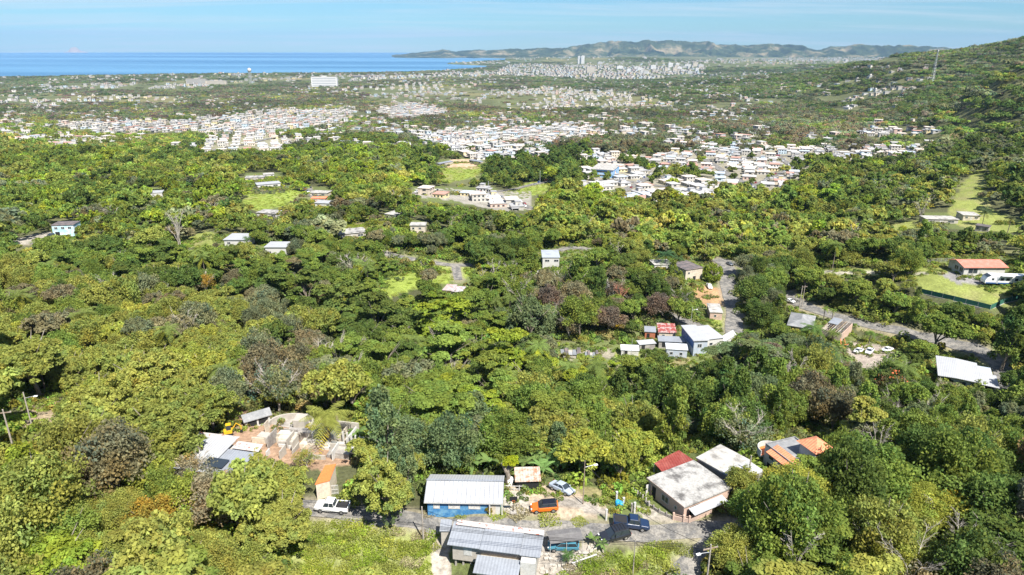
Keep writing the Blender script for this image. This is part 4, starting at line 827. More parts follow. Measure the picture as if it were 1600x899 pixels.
# undergrowth on near ground
X, Y, Z, px, py, d = fill(50, 340, 4.2, 1, 1); n = len(X)
hard = near_road(X, Y, 2.2)
for poly, c_ in PATCH:
    if c_ not in (WEED, DRY): hard |= in_poly(px, py, poly)
for poly in CLEAR[:1]: hard |= in_poly(px, py, poly)
soft = blocked(X, Y, Z + .7, np.full(n, 3.0), np.full(n, .7)); ok = ~hard; soft = soft[ok]; n = ok.sum(); X, Y, Z, px, py = X[ok], Y[ok], Z[ok], px[ok], py[ok]
ti = np.array([PAL[pick(px[i], py[i], rng)[0]] for i in range(n)]) * .5 + np.array([PAL['green']]) * .5
stuff_instances("undergrowth", np.stack([X, Y, Z - .1], 1), np.stack([np.zeros(n), np.zeros(n), rng.uniform(0, 6.28, n)], 1), np.repeat(rng.uniform(.8, 1.5, (n, 1)), 3, 1) * np.where(soft, .42, 1)[:, None], ti, rng.integers(0, 3, n), UNDER)
# low growth in the clearings farther off
X, Y, Z, px, py, d = fill(330, 950, 5.5, 1, 1); n = len(X); ix = np.clip((px / 4).astype(int), 0, MW - 1); iy = np.clip((py / 4).astype(int), 0, MH - 1); hard = near_road(X, Y, 2.5) | tmask[iy, ix] | ~cmask[iy, ix]
for poly, c_ in PATCH:
    if c_ not in (WEED, DRY): hard |= in_poly(px, py, poly)
w = np.nonzero(~hard)[0]; n = len(w)
stuff_instances("far_undergrowth", np.stack([X[w], Y[w], Z[w] - .2], 1), np.stack([np.zeros(n), np.zeros(n), rng.uniform(0, 6.28, n)], 1), np.repeat(rng.uniform(.6, 1.3, (n, 1)), 3, 1), np.array([PAL[['green', 'olive', 'bright', 'greyg'][rng.integers(4)]] for _ in w]) * rng.uniform(.8, 1.2, (n, 1)), rng.integers(0, 3, n), UNDER)
print("TREES", len(trees), cnt, "far", len(P))
# ------------------------------------------------------------------ buildings
WHITE = mat("white_paint", (.50, .49, .465), .6, (.34, .32, .28), .5, .5, .75); CREAM = mat("cream_paint", (.55, .48, .38), .7, (.40, .35, .28), .6); PINK = mat("pink_paint", (.50, .36, .29), .7, (.38, .29, .24), .5, .5, .7)
BLUE = mat("blue_paint", (.045, .17, .36), .6, (.13, .29, .44), .8, .46, .60, fine=.2); PALEBLUE = mat("pale_blue_paint", (.36, .41, .48), .6, (.46, .48, .51), .6); NAVY = mat("navy_paint", (.05, .12, .30), .6)
RAWC = mat("raw_concrete", (.36, .335, .30), .9, (.22, .20, .185), .45, .42, .62, fine=.2); ROOFC = mat("stained_concrete_roof", (.36, .35, .33), .9, (.11, .105, .10), .36, .47, .62, fine=.2); WROOFC = mat("white_concrete_roof", (.40, .385, .355), .85, (.20, .19, .175), .45, .46, .64)
METAL = mat("grey_sheet_metal", (.30, .32, .35), .45, (.26, .275, .30), .35, .42, .62, metal=.2, wave='X', wdepth=.03, fine=.08); METALY = mat("grey_sheet_metal_cross", (.46, .49, .53), .38, (.36, .38, .41), .3, metal=.25, wave='Y', wdepth=.06, fine=.08)
WMETAL = mat("white_sheet_metal", (.37, .38, .39), .5, (.33, .33, .34), .35, .45, .7, wave='X', wdepth=.035, fine=.06); RUST = mat("rusty_sheet_metal", (.42, .37, .32), .85, (.33, .17, .10), 1.1, .46, .60, wave='X', wdepth=.06); RUSTE = mat("rust_edge", (.42, .39, .37), .8, (.30, .09, .055), 1.7, .56, .62)
REDM = mat("red_sheet_metal", (.26, .055, .045), .6, (.34, .10, .08), .5, wave='X', wdepth=.05); REDT = mat("red_roof", (.56, .17, .12), .6, (.50, .22, .17), .7); TERRA = mat("terracotta_tiles", (.66, .25, .13), .75, (.54, .20, .11), 1.5, wave='X', wdepth=.05)
DARKR = mat("dark_roof_felt", (.10, .09, .09), .8, (.20, .16, .15), .5); GREYR = mat("grey_roof_felt", (.20, .205, .21), .8, (.30, .30, .30), .4)
GLASS = mat("window_glass", (.03, .04, .05), .12, spec=.6, fine=0); DARK = mat("dark_opening", (.02, .02, .02), .9, fine=0); JAL = mat("louvre_slats", (.50, .50, .48), .5, fine=.2); WOOD = mat("weathered_wood", (.22, .16, .11), .9, (.36, .31, .26), 1.5); BLACKM = mat("black_metal", (.02, .02, .022), .5, fine=0)
GREENF = mat("green_windscreen", (.03, .12, .085), .8); TANKW = mat("white_plastic", (.75, .75, .75), .4, fine=0); BLUEP = mat("blue_plastic", (.03, .30, .55), .4, fine=0); YELM = mat("yellow_paint", (.62, .36, .02), .5); ORNG = mat("orange_paint", (.62, .17, .05), .6)
GALV = mat("galvanised_steel", (.45, .46, .47), .5, metal=.3, fine=.1); POLEM = mat("pole_timber", (.30, .26, .22), .9, (.42, .38, .33), 2); STONE = mat("block_wall", (.40, .37, .325), .9, (.34, .31, .27), .9)
LB = {}      # landmark pixels used in the labels
class Frame:
    """local axes of a building: origin at the first corner, x towards the second, y to the left of x; corners given as seen at height h"""
    def __init__(s, a, b, c=None, h=0.0, depth=None, base=None):
        if base is None: A, B = at(*a, h), at(*b, h); base = min((A.z + B.z) / 2 - h, min(A.z, B.z) - h + .5)
        hit = lambda q: Vector((*plane_pt(q[0], q[1], base + h), base))
        A, B = hit(a), hit(b); s.rz = math.atan2(B.y - A.y, B.x - A.x); s.w = math.hypot(B.x - A.x, B.y - A.y)
        ux = Vector((math.cos(s.rz), math.sin(s.rz), 0)); uy = Vector((-ux.y, ux.x, 0)); s.ux, s.uy = ux, uy
        s.d = abs((hit(c) - A).dot(uy)) if c is not None else depth
        s.z = base; s.o = Vector((A.x, A.y, base)); s.h = h
    def loc(s, x, y, z=0): return s.o + s.ux * x + s.uy * y + Vector((0, 0, z))
def opening(parent, wall, w, d, u0, u1, z0, z1, kind='window', t=.04, M=None):
    """a framed window or a door on one wall of a w x d block: wall f, b, l or r; u along it"""
    def put(mb, a0, a1, za, zb, o0, o1):
        if wall == 'f': mb.box(a0, a1, -o1, -o0, za, zb)
        elif wall == 'b': mb.box(a0, a1, d + o0, d + o1, za, zb)
        elif wall == 'l': mb.box(-o1, -o0, a0, a1, za, zb)
        else: mb.box(w + o0, w + o1, a0, a1, za, zb)
    fr = MB(); e = .09
    if kind in ('window', 'louvre'):
        put(fr, u0, u1, z0, z0 + e, -.02, .07); put(fr, u0, u1, z1 - e, z1, -.02, .07); put(fr, u0, u0 + e, z0 + e, z1 - e, -.02, .06); put(fr, u1 - e, u1, z0 + e, z1 - e, -.02, .06)
        if u1 - u0 > 1.3: m_ = (u0 + u1) / 2; put(fr, m_ - .05, m_ + .05, z0 + e, z1 - e, -.02, .055)
        f = fr.build("window", WHITE, parent); pn = MB(); put(pn, u0 + e, u1 - e, z0 + e, z1 - e, .0, .02)
        if kind == 'louvre':
            z = z0 + e + .05
            while z < z1 - e - .05: put(pn, u0 + e, u1 - e, z, z + .035, .02, .045); z += .13
        pn.build("pane", JAL if kind == 'louvre' else GLASS, f)
    elif kind == 'door':
        put(fr, u0, u1, z0, z1, -.02, .05); f = fr.build("door", WHITE, parent); hd = MB(); put(hd, u1 - .22, u1 - .1, z0 + 1, z0 + 1.06, .05, .1); hd.build("handle", BLACKM, f)
    else: put(fr, u0, u1, z0, z1, -.05, .012); fr.build("doorway", DARK, parent)
def walls_mb(w, d, h, t=.18, z0=-2.2): return MB().box(0, w, 0, d, z0, h)
def house(name, label, cat, fr, h, wall, roof, roofm, ops=(), over=.5, rise=1.2, group=None, z0=-2.2, th=.14, ret=False):
    e = thing(name, fr.o, fr.rz, label, cat, group); w, d = fr.w, fr.d; walls_mb(w, d, h, z0=z0).build("wall", wall, e); o = over
    if roof == 'flat': r = MB().box(-o, w + o, -o, d + o, h, h + .22).build("roof", roofm, e)
    elif roof == 'parapet':
        m = MB().box(-o, w + o, -o, d + o, h, h + .15); m.box(-o, w + o, -o, -o + .15, h + .15, h + .4).box(-o, w + o, d + o - .15, d + o, h + .15, h + .4).box(-o, -o + .15, -o + .15, d + o - .15, h + .15, h + .4).box(w + o - .15, w + o, -o + .15, d + o - .15, h + .15, h + .4); m.build("roof", roofm, e)
    elif roof == 'gable':
        m = MB().add([(0,0,h),(0,d,h),(0,d/2,h+rise-.05),(w,0,h),(w,d,h),(w,d/2,h+rise-.05)], [(0,2,1),(3,4,5)]); m.build("gable_end", wall, e)
        m = MB(); s = rise / (d / 2); a = -o * s; m.slab([(-o,-o,h+a+th),(w+o,-o,h+a+th),(w+o,d/2,h+rise+th),(-o,d/2,h+rise+th)], th); m.slab([(-o,d/2,h+rise+th),(w+o,d/2,h+rise+th),(w+o,d+o,h+a+th),(-o,d+o,h+a+th)], th); m.build("roof", roofm, e)
    elif roof == 'gabley':
        MB().add([(0,0,h),(w,0,h),(w/2,0,h+rise-.05),(0,d,h),(w,d,h),(w/2,d,h+rise-.05)], [(0,1,2),(3,5,4)]).build("gable_end", wall, e)
        m = MB(); s = rise / (w / 2); a = -o * s; m.slab([(-o,-o,h+a+th),(w/2,-o,h+rise+th),(w/2,d+o,h+rise+th),(-o,d+o,h+a+th)], th); m.slab([(w/2,-o,h+rise+th),(w+o,-o,h+a+th),(w+o,d+o,h+a+th),(w/2,d+o,h+rise+th)], th); m.build("roof", roofm, e)
    elif roof == 'shed':   # low at the front
        MB().hexa([(0,.01,h),(w,.01,h),(w,d-.01,h),(0,d-.01,h)], [(0.01,.01,h+.02),(w-.01,.01,h+.02),(w-.01,d-.01,h+rise),(0.01,d-.01,h+rise)]).build("gable_end", wall, e)
        s = rise / d; MB().slab([(-o,-o,h-o*s+.16),(w+o,-o,h-o*s+.16),(w+o,d+o,h+rise+o*s+.16),(-o,d+o,h+rise+o*s+.16)], th).build("roof", roofm, e)
    elif roof == 'hip':
        c = min(w, d) / 2; v = [(-o,-o,h),(w+o,-o,h),(w+o,d+o,h),(-o,d+o,h)]
        rd = [(c,d/2,h+rise),(w-c,d/2,h+rise)] if w >= d else [(w/2,c,h+rise),(w/2,d-c,h+rise)]
        if abs(w - d) < .5: MB().add(v + [(w/2,d/2,h+rise)], [(0,1,4),(1,2,4),(2,3,4),(3,0,4),(3,2,1,0)]).build("roof", roofm, e)
        elif w >= d: MB().add(v + rd, [(0,1,5,4),(1,2,5),(2,3,4,5),(3,0,4),(3,2,1,0)]).build("roof", roofm, e)
        else: MB().add(v + rd, [(0,1,4),(1,2,5,4),(2,3,5),(3,0,4,5),(3,2,1,0)]).build("roof", roofm, e)
    for op in ops: opening(e, op[0], w, d, *op[1:])
    return e
# blue house with the white ribbed roof
f = Frame((667.5, 781), (781.5, 783), (674, 743), h=2.75)
e = house("blue_house", "long blue wooden house under a white ribbed metal gable roof beside the street", "house", f, 2.7, BLUE, 'gable', WMETAL, over=.45, rise=1.25,
   ops=[('f',.9,1.9,1.2,2.3,'louvre'),('f',3.2,5.0,1.2,2.4,'louvre'),('f',6.3,8.1,1.2,2.4,'louvre'),('l',1.5,2.8,1.1,2.2,'louvre'),('r',3.5,4.5,0,2.1,'door')])
w, d = f.w, f.d
p = MB().box(w - 1.55, w - .02, -.04, -.003, 0, 2.66); p.build("porch_wall", WHITE, e); p = MB().box(w - 1.3, w - .7, -.06, -.041, .1, 2.1).build("doorway", CREAM, e)
for x in (w - 1.6, w + .3): MB().box(x - .09, x + .09, -.4, -.22, -1.5, 2.5).build("porch_post", WHITE, e)
MB().box(-.46, w + .46, -.47, -.44, 2.42, 2.6).build("fascia", WHITE, e)
LB['the blue house'] = (725, 770)
nr = int(f.w / .62); rb = MB(); sl_ = 1.25 / (f.d / 2)
for i in range(nr + 1):
    x = -.4 + i * (f.w + .8) / nr; rb.hexa([(x-.04,-.45,2.7-.45*sl_+.13),(x+.04,-.45,2.7-.45*sl_+.13),(x+.04,f.d/2,2.7+1.25+.13),(x-.04,f.d/2,2.7+1.25+.13)], [(x-.04,-.45,2.7-.45*sl_+.20),(x+.04,-.45,2.7-.45*sl_+.20),(x+.04,f.d/2,2.7+1.25+.20),(x-.04,f.d/2,2.7+1.25+.20)])
rb.build("roof_rib", METAL, e); MB().box(-.5, f.w+.5, f.d/2-.18, f.d/2+.18, 2.7+1.25+.2, 2.7+1.25+.26).build("ridge_cap", METAL, e); MB().tube([(f.w*.75,f.d*.5,4.1),(f.w*.75,f.d*.5,5.6)], .03, 5).build("aerial", GALV, e)
# patio slab fence
def railing(name, label, pts, h, m, n_post=None, solid=None, cat="railing", thick=.05, rails=(.35, .95), pw=.06, group=None, post_top=0):
    P_ = [at(*q) for q in pts]; e = thing(name, P_[0], 0, label, cat, group); o = P_[0]
    for i in range(len(P_) - 1):
        a, b = P_[i] - o, P_[i + 1] - o; L_ = (b - a).length; k = n_post or max(1, int(L_ / 1.6)); u = (b - a).normalized()
        for j in range(k + (1 if i == len(P_) - 2 else 0)):
            q = a.lerp(b, j / k); MB().box(q.x - pw, q.x + pw, q.y - pw, q.y + pw, q.z - .6, q.z + h + post_top).build("post", m, e)
        M_ = Matrix.Translation(a) @ Matrix.Rotation(math.atan2(b.y - a.y, b.x - a.x), 4, 'Z'); dz = b.z - a.z; Lh = math.hypot(b.x - a.x, b.y - a.y)
        if solid:
            q = MB(M_); q.hexa([(0,-.09,-.8),(Lh,-.09,-.8+dz),(Lh,.09,-.8+dz),(0,.09,-.8)], [(0,-.09,solid),(Lh,-.09,solid+dz),(Lh,.09,solid+dz),(0,.09,solid)]); q.build("wall_panel", m, e)
        for r_ in (rails or ()):
            q = MB(M_); q.hexa([(0,-thick/2,r_*h),(Lh,-thick/2,r_*h+dz),(Lh,thick/2,r_*h+dz),(0,thick/2,r_*h)], [(0,-thick/2,r_*h+.08),(Lh,-thick/2,r_*h+.08+dz),(Lh,thick/2,r_*h+.08+dz),(0,thick/2,r_*h+.08)]); q.build("rail", m, e)
    return e
railing("white_fence", "low white railing on the patio between the blue house and the rusty shed", [(785,766),(803,767),(820,767)], .95, WHITE, 2, None, "fence", .09, (.3, .88), .07)
# rusty shed
f = Frame((808, 751), (842, 750), None, h=1.7, depth=2.4)
house("rusty_shed", "small open shed with a rusty corrugated roof behind the patio", "shed", f, 1.6, DARK, 'shed', RUST, over=.35, rise=.55, th=.06)
# grey metal roofed house on stilts
f = Frame((701, 850), (841, 868), (714.5, 822), h=4.5, base=130.0)
e = thing("grey_roofed_house", f.o, f.rz, "large pale house on stilts under patched grey metal roofs below the street", "house"); w, d = f.w, f.d; h0 = 4.3
b = MB(); b.box(.4, w * .98, .5, d, 1.5, h0); b.build("wall", STONE, e)
b = MB(); b.box(w * .36, w * .80, -2.6, .498, -1.2, 2.9); b.build("front_wing", CREAM, e)
b = MB(); b.box(w * .82, w * .98, -1.2, .498, -1.5, h0 - .25); b.build("stair_block", WHITE, e)
for i in range(5): MB().box(.6 + i * 1.1, .85 + i * 1.1, .8, 1.05, -2.5, 1.5).build("stilt", RAWC, e)
MB().slab([(-.2, -.1, h0 + .15), (w * .36, -.1, h0 + .12), (w * .36, d + .1, h0 + .95), (-.2, d + .1, h0 + .95)], .1).build("roof", METAL, e)
MB().slab([(w * .355, -.35, h0 + .26), (w * .80, -.35, h0 + .26), (w * .80, d - .6, h0 + 1.0), (w * .355, d - .6, h0 + 1.0)], .1).build("roof", METAL, e)
MB().slab([(w * .80, -.3, h0 + .12), (w + .3, -.3, h0 + .12), (w + .3, d + .1, h0 + .86), (w * .80, d + .1, h0 + .86)], .1).build("roof", METAL, e)
MB().slab([(w * .33, -3.1, 2.95), (w * .82, -3.1, 2.95), (w * .82, -.36, 3.6), (w * .33, -.36, 3.6)], .1).build("roof", METAL, e)
MB().slab([(w * .02, d - .75, h0 + 1.07), (w + .3, d - .75, h0 + 1.04), (w + .3, d + .25, h0 + 1.12), (w * .02, d + .25, h0 + 1.14)], .05).build("rusty_back_roof", RUSTE, e)
for (a0, a1, za, zb, y_) in [(2.0, 3.2, 2.5, 3.8, .5), (w*.42, w*.5, .9, 2.3, -2.6), (w*.56, w*.63, 1.3, 2.2, -2.6), (w*.69, w*.77, .2, 2.2, -2.6)]:
    q = MB().box(a0, a1, y_ - .05, y_ + .02, za, zb).build("window", WHITE, e); MB().box(a0 + .1, a1 - .1, y_ - .07, y_ - .052, za + .1, zb - .1).build("pane", JAL, q)
LB['the grey-roofed stilt house'] = (775, 860)
f = Frame((689, 829), (703, 829), None, h=2.9, depth=1.8)
house("outhouse", "narrow white block outhouse at the corner of the stilt house", "shed", f, 2.8, STONE, 'shed', METAL, over=.2, rise=.3, th=.06)
# carport canopy
cs = [at(860, 850, 2.3), at(911, 844, 2.3), at(905, 824, 2.5), at(853, 830, 2.5)]; o = Vector(cs[0]); o.z -= 2.3
e = thing("carport", o, 0, "grey fabric canopy on thin white posts over the teal car", "carport"); L_ = [c - o for c in cs]
mid0 = (L_[0] + L_[3]) / 2 + Vector((0, 0, .35)); mid1 = (L_[1] + L_[2]) / 2 + Vector((0, 0, .35))
m = MB(); m.slab([L_[0], L_[1], mid1, mid0], .03); m.slab([mid0, mid1, L_[2], L_[3]], .03); m.build("canopy", mat("grey_tarpaulin", (.13, .125, .125), .8, (.17, .165, .16), .6), e)
for q in L_ + [(L_[0] + L_[1]) / 2, (L_[2] + L_[3]) / 2]: MB().tube([(q.x, q.y, -.6), (q.x, q.y, q.z - .02)], .035, 6).build("post", WHITE, e)
LB['the grey carport'] = (882, 838)
# basketball stand
p = at(802, 803); e = thing("basketball_hoop", p, 0.1, "portable basketball hoop with a dark backboard on the patio edge", "basketball hoop")
MB().box(-.45, .45, -.3, .5, 0, .25).build("base", RAWC, e); MB().tube([(0, .2, .2), (0, .1, 2.2), (0, -.2, 2.9)], .06, 6).build("pole", BLACKM, e); MB().box(-.6, .6, -.26, -.2, 2.5, 3.3).build("backboard", BLACKM, e)
MB().tube([(.23 * math.cos(t), -.5 + .23 * math.sin(t), 2.65) for t in np.linspace(0, 6.283, 13)], .02, 5, False).build("rim", ORNG, e)
# white tank beside the pollarded tree
p = at(797, 757); e = thing("water_tank", p, 0, "round white plastic water tank behind the patio beside the pollarded tree", "water tank"); MB().cyl(0, 0, -.3, 1.15, .62, .62, 20).build("tank", TANKW, e, True); MB().tube([(0, 0, 1.15), (0, 0, 1.3)], [.6, .2], 20).build("lid", TANKW, e)
# blue barrels
for i, (bx, by) in enumerate([(965, 790), (970, 792)]):
    p = at(bx, by); e = thing("barrel", p, 0, ["blue plastic barrel by the gateway, the one further from the pickup", "blue plastic barrel by the gateway, the one closer to the pickup"][i], "barrel", "blue barrels by the gate")
    MB().tube([(0, 0, -.2), (0, 0, .2), (0, 0, .55), (0, 0, .9)], [.36, .42, .42, .36], 16).build("drum", BLUEP, e, True); MB().cyl(0, 0, .9, .94, .3).build("lid", BLUEP, e)
for i, (bx, by, hh, lb) in enumerate([(947, 813, 1.9, "tall white gate post beside the blue pickup tail"), (991, 802, 1.9, "white gate post behind the cab of the blue pickup"), (963, 784, 1.8, "white post standing behind the blue barrels"), (974, 790, 1.4, "white post standing in front of the blue barrels"), (987, 800, 1.5, "short grey gate post beside the white one behind the pickup")]):
    p = at(bx, by); e = thing("gate_post", p, .2, lb, "post", "posts around the driveway gate"); MB().box(-.13, .13, -.13, .13, -.5, hh).build("shaft", WHITE if i != 4 else RAWC, e); MB().box(-.17, .17, -.17, .17, hh, hh + .08).build("cap", WHITE if i != 4 else RAWC, e)
railing("balustrade_wall", "sloping concrete wall with white balusters leading down to the pink house", [(989,772),(996,777),(1004,783),(1014,793)], 1.1, STONE, 2, .55, "wall", .05, None, .09, post_top=.1)
# pink house
f = Frame((1015.5, 748), (1069.5, 790.5), None, h=2.95, depth=9.5)
e = house("pink_house", "pink concrete house with a stained white flat roof at the street bend", "house", f, 2.85, PINK, 'flat', ROOFC, over=.35, z0=-3,
   ops=[('f',.7,1.6,0,2.1,'dark'),('f',3.0,4.6,.9,2.1,'window'),('f',5.9,6.5,1.1,1.8,'window'),('r',1.2,3.2,0,2.2,'dark'),('r',4.0,5.6,.9,2.0,'window')])
MB().box(-.35, f.w + .35, -.4, -.352, 2.7, 3.05).build("fascia", PINK, e); MB().hexa([(f.w+.3,.6,2.35),(f.w+1.7,.6,2.0),(f.w+1.7,7.6,2.0),(f.w+.3,7.6,2.35)], [(f.w+.3,.6,2.42),(f.w+1.7,.6,2.07),(f.w+1.7,7.6,2.07),(f.w+.3,7.6,2.42)]).build("awning", WMETAL, e)
MB().box(.15, .22, -.85, -.02, 0, 2.1).build("door", WHITE, e)
LB['the pink house'] = (1070, 770)
f2 = Frame((1090, 716), (1135, 741), (1118, 692.5), h=3.0)
e2 = house("back_annex", "plain annex with a whitish flat roof behind the pink house", "house", f2, 2.9, RAWC, 'flat', WROOFC, over=.2, z0=-3, ops=[('f',1,2.2,1,2,'window')])
f3 = Frame((1128, 736), (1150, 752), (1172, 723), h=2.7); house("grey_annex", "lower grey-roofed annex against the whitish annex", "house", f3, 2.6, RAWC, 'flat', mat("pale_grey_roof", (.42, .42, .41), .85, (.3, .3, .3), .5), over=.15, z0=-3, ops=[('f',1,2,1,2,'window')])
cs = [at(1036, 739, 2.5), at(1091, 724, 2.6), at(1061, 703.6, 2.9), at(1022.5, 724, 2.8)]; o = Vector(cs[0]); o.z -= 2.5
e = thing("red_carport", o, 0, "dark red metal carport roof against the pink house", "carport"); L_ = [c - o for c in cs]; m01 = L_[0].lerp(L_[1], .5); m32 = L_[3].lerp(L_[2], .5)
MB().slab([L_[0], m01 + Vector((0,0,.12)), m32 + Vector((0,0,.12)), L_[3]], .08).build("roof_panel", REDM, e); MB().slab([m01 + Vector((0,0,.125)), L_[1], L_[2], m32 + Vector((0,0,.125))], .08).build("roof_panel", REDM, e)
for q in L_: MB().box(q.x * .97 - .07, q.x * .97 + .07, q.y * .97 - .07, q.y * .97 + .07, -2.5, q.z - .09).build("post", WHITE, e)
railing("pink_boundary_wall", "low pink wall with open brown railing along the street in front of the pink house", [(1052,812),(1068,816),(1077,817),(1092,810),(1110,803)], 1.25, PINK, 1, .75, "wall", .05, (.8,), .14)
railing("yard_wall", "low grey wall between the driveway and the pink house", [(1012,790),(1030,802),(1052,812)], .8, RAWC, 2, .5, "wall", .05, None, .1)
# white house with orange roofs
f = Frame((1196, 694), (1238, 726), (1234, 678), h=5.2)
e = house("orange_roofed_house", "white two-storey house with orange tiled roof pieces and curved balcony", "house", f, 5.0, WHITE, 'parapet', GREYR, over=.0, z0=-3, ops=[('f',1.2,2.4,3.1,4.2,'window'),('f',4,5.4,3.1,4.2,'window'),('f',1,3,.3,2.3,'dark')])
MB().hexa([(1.4,-1.0,4.6),(f.w+.2,-1.0,4.6),(f.w+.2,1.3,5.5),(1.4,1.3,5.5)], [(1.4,-1.0,4.75),(f.w+.2,-1.0,4.75),(f.w+.2,1.3,5.65),(1.4,1.3,5.65)]).build("tiled_roof", TERRA, e)
t0 = [(math.cos(a) * 2.5, 1.6 + math.sin(a) * 2.3) for a in np.linspace(math.pi/2, math.pi*1.5, 12)]
MB().prism([(min(x, -.02), y) for x, y in t0], 2.7, 3.0).build("balcony", WHITE, e)
q = MB(); 
for i in range(11): (xa, ya), (xb, yb) = t0[i], t0[i+1]; q.hexa([(xa,ya,3.0),(xb,yb,3.0),(xb*.94,yb*.94+.09,3.0),(xa*.94,ya*.94+.09,3.0)], [(xa,ya,4.0),(xb,yb,4.0),(xb*.94,yb*.94+.09,4.0),(xa*.94,ya*.94+.09,4.0)])
q.build("balcony_parapet", WHITE, e); MB().prism([(x*.93, 1.6 + (y-1.6)*.93) for x, y in t0], 3.0, 3.06).build("balcony_floor", ORNG, e)
for a in (1.9, 3.1, 4.3): MB().cyl(math.cos(a)*2.2, 1.6+math.sin(a)*2, -2, 2.7, .14).build("column", WHITE, e)
MB().box(f.w*.62, f.w+1.0, f.d-2.7, f.d+.5, 5.16, 7.3).build("upper_room", WHITE, e)
x0, x1, y0, y1, zz = f.w*.62-.5, f.w+1.5, f.d-3.2, f.d+1.0, 7.3
MB().add([(x0,y0,zz),(x1,y0,zz),(x1,y1,zz),(x0,y1,zz),((x0+x1)/2,(y0+y1)/2,zz+1.3)], [(0,1,4),(1,2,4),(2,3,4),(3,0,4),(3,2,1,0)]).build("hipped_roof", TERRA, e)
LB['the orange-roofed house'] = (1240, 698)
# long metal roofed building, left
f = Frame((240, 724), (352, 741), (292, 682), h=3.4)
e = thing("metal_roofed_building", f.o, f.rz, "long low building with patched grey and rusty metal roofs among trees", "building"); w, d = f.w, f.d
MB().box(.3, w, .3, d, -2.5, 3.0).build("wall", STONE, e)
MB().slab([(-.2,-.2,3.25),(w*.34,-.2,3.25),(w*.34,d,3.7),(-.2,d,3.7)], .08).build("roof", mat("dull_zinc", (.34,.37,.40), .45, (.24,.25,.27), .3, metal=.2, wave='X', wdepth=.05), e)
MB().slab([(w*.34,-.3,3.35),(w*.72,-.3,3.35),(w*.72,d,3.9),(w*.34,d,3.9)], .08).build("roof", WMETAL, e)
MB().slab([(w*.72,-.2,3.2),(w+1.5,-.2,3.2),(w+1.5,d*.75,3.6),(w*.72,d*.75,3.6)], .08).build("roof", METAL, e)
MB().slab([(-.2,d+.005,3.72),(w*.72,d+.005,3.92),(w*.72,d+1.3,3.95),(.8,d+1.3,3.75)], .05).build("rusty_roof_strip", RUSTE, e)
MB().slab([(w*.75,d*.78,3.65),(w+1.8,d*.78,3.65),(w+1.5,d+.2,3.8),(w*.75,d+.2,3.8)], .05).build("rusty_roof_strip", RUSTE, e)
MB().slab([(w*.62,1.0,3.66),(w*.90,1.0,3.66),(w*.90,3.2,3.78),(w*.62,3.2,3.78)], .06).build("solar_panel", GLASS, e)
LB['the long metal-roofed building'] = (300, 705)
# small shed and ruined terraces
f = Frame((383, 657), (421, 646), (376, 650), h=2.3)
house("open_shed", "small open-sided shed with a grey pitched roof above the ruined terraces", "shed", f, 2.2, WHITE, 'gable', GREYR, over=.4, rise=.7, z0=-1.5, ops=[('f',.4,f.w*.45,.5,2.0,'dark'),('f',f.w*.52,f.w-.4,.5,2.0,'dark')])
LB['the ruined terraces'] = (455, 680)
p = at(455, 668); e = thing("curved_concrete_ruin", p, 0, "roofless curved concrete basin of an unfinished house on red earth", "ruin")
arc = [(math.cos(a) * 4.6, math.sin(a) * 3.4) for a in np.linspace(-.4, math.pi + .5, 18)]
q = MB()
for i in range(17): (xa, ya), (xb, yb) = arc[i], arc[i+1]; q.hexa([(xa,ya,-1.5),(xb,yb,-1.5),(xb*.9,yb*.9,-1.5),(xa*.9,ya*.9,-1.5)], [(xa,ya,1.3),(xb,yb,1.3),(xb*.9,yb*.9,1.3),(xa*.9,ya*.9,1.3)])
q.build("curved_wall", STONE, e); MB().prism([(x*.9, y*.9) for x, y in arc], -.2, .15).build("floor_slab", RAWC, e); MB().box(1.0, 3.2, -1.5, 1.2, .15, 2.4).build("inner_block", STONE, e)
p = at(470, 700); e = thing("terrace_ruin", p, -.12, "jumble of pale broken walls and slabs stepping down the red earth", "ruin")
r_ = np.random.default_rng(5)
for i in range(46):
    x, y = r_.uniform(-9.5, 10), r_.uniform(-5, 5.5); lw, lh = r_.uniform(1.2, 4), r_.uniform(.5, 2.2); m_ = [STONE, WHITE, RAWC, CREAM][i % 4]
    zz = float(G(p.x + x, p.y + y)) - p.z
    if i % 3 == 0: MB(Matrix.Translation((x, y, zz)) @ Matrix.Rotation(r_.uniform(-.1, .1), 4, 'Z')).box(0, lw, 0, lw * .7, -.8, .35 + i * .02).build("slab", m_, e)
    elif i % 3 == 1: MB(Matrix.Translation((x, y, zz))).box(0, lw, 0, .2, -.8, lh).build("wall_piece", m_, e)
    else: MB(Matrix.Translation((x, y, zz))).box(0, .2, 0, lw, -.8, lh).build("wall_piece", m_, e)
for i in range(6): MB(Matrix.Translation((7 + i * .9, 2.6 - i * .3, 0))).box(0, .25, 0, .25, -1, 2.3).build("column", WHITE, e)
p = at(527, 690); e = thing("ribbed_ruin_wall", p, -.2, "tall pale concrete walls with open bays beside the big palm", "ruin")
for i in range(5): MB().box(-4 + i * 1.7, -3.75 + i * 1.7, -2, 1.5 + i * .2, -1, 2.6 - .1 * i).build("fin_wall", CREAM if i % 2 else WHITE, e)
MB().box(-4.2, 3.4, 1.9 + .4, 2.5 + .1, -1, 2.9).build("back_wall", STONE, e); MB().box(-4.2, 3.2, -2.2, 1.2, -.6, .12).build("floor_slab", RAWC, e)
cs = [at(492, 757, 3.0), at(515, 751, 3.0), at(525, 725, 3.4), at(508, 727, 3.4)]; o = Vector(cs[0]); o.z -= 3
e = thing("orange_roofed_shed", o, 0, "small building with a sloping orange roof above the white pickup", "shed"); L_ = [c - o for c in cs]; MB().slab(L_, .12).build("roof", ORNG, e)
MB().hexa([(q.x*.93+.1, q.y*.93+.1, -2) for q in L_], [(q.x*.93+.1, q.y*.93+.1, q.z-.13) for q in L_]).build("wall", CREAM, e)
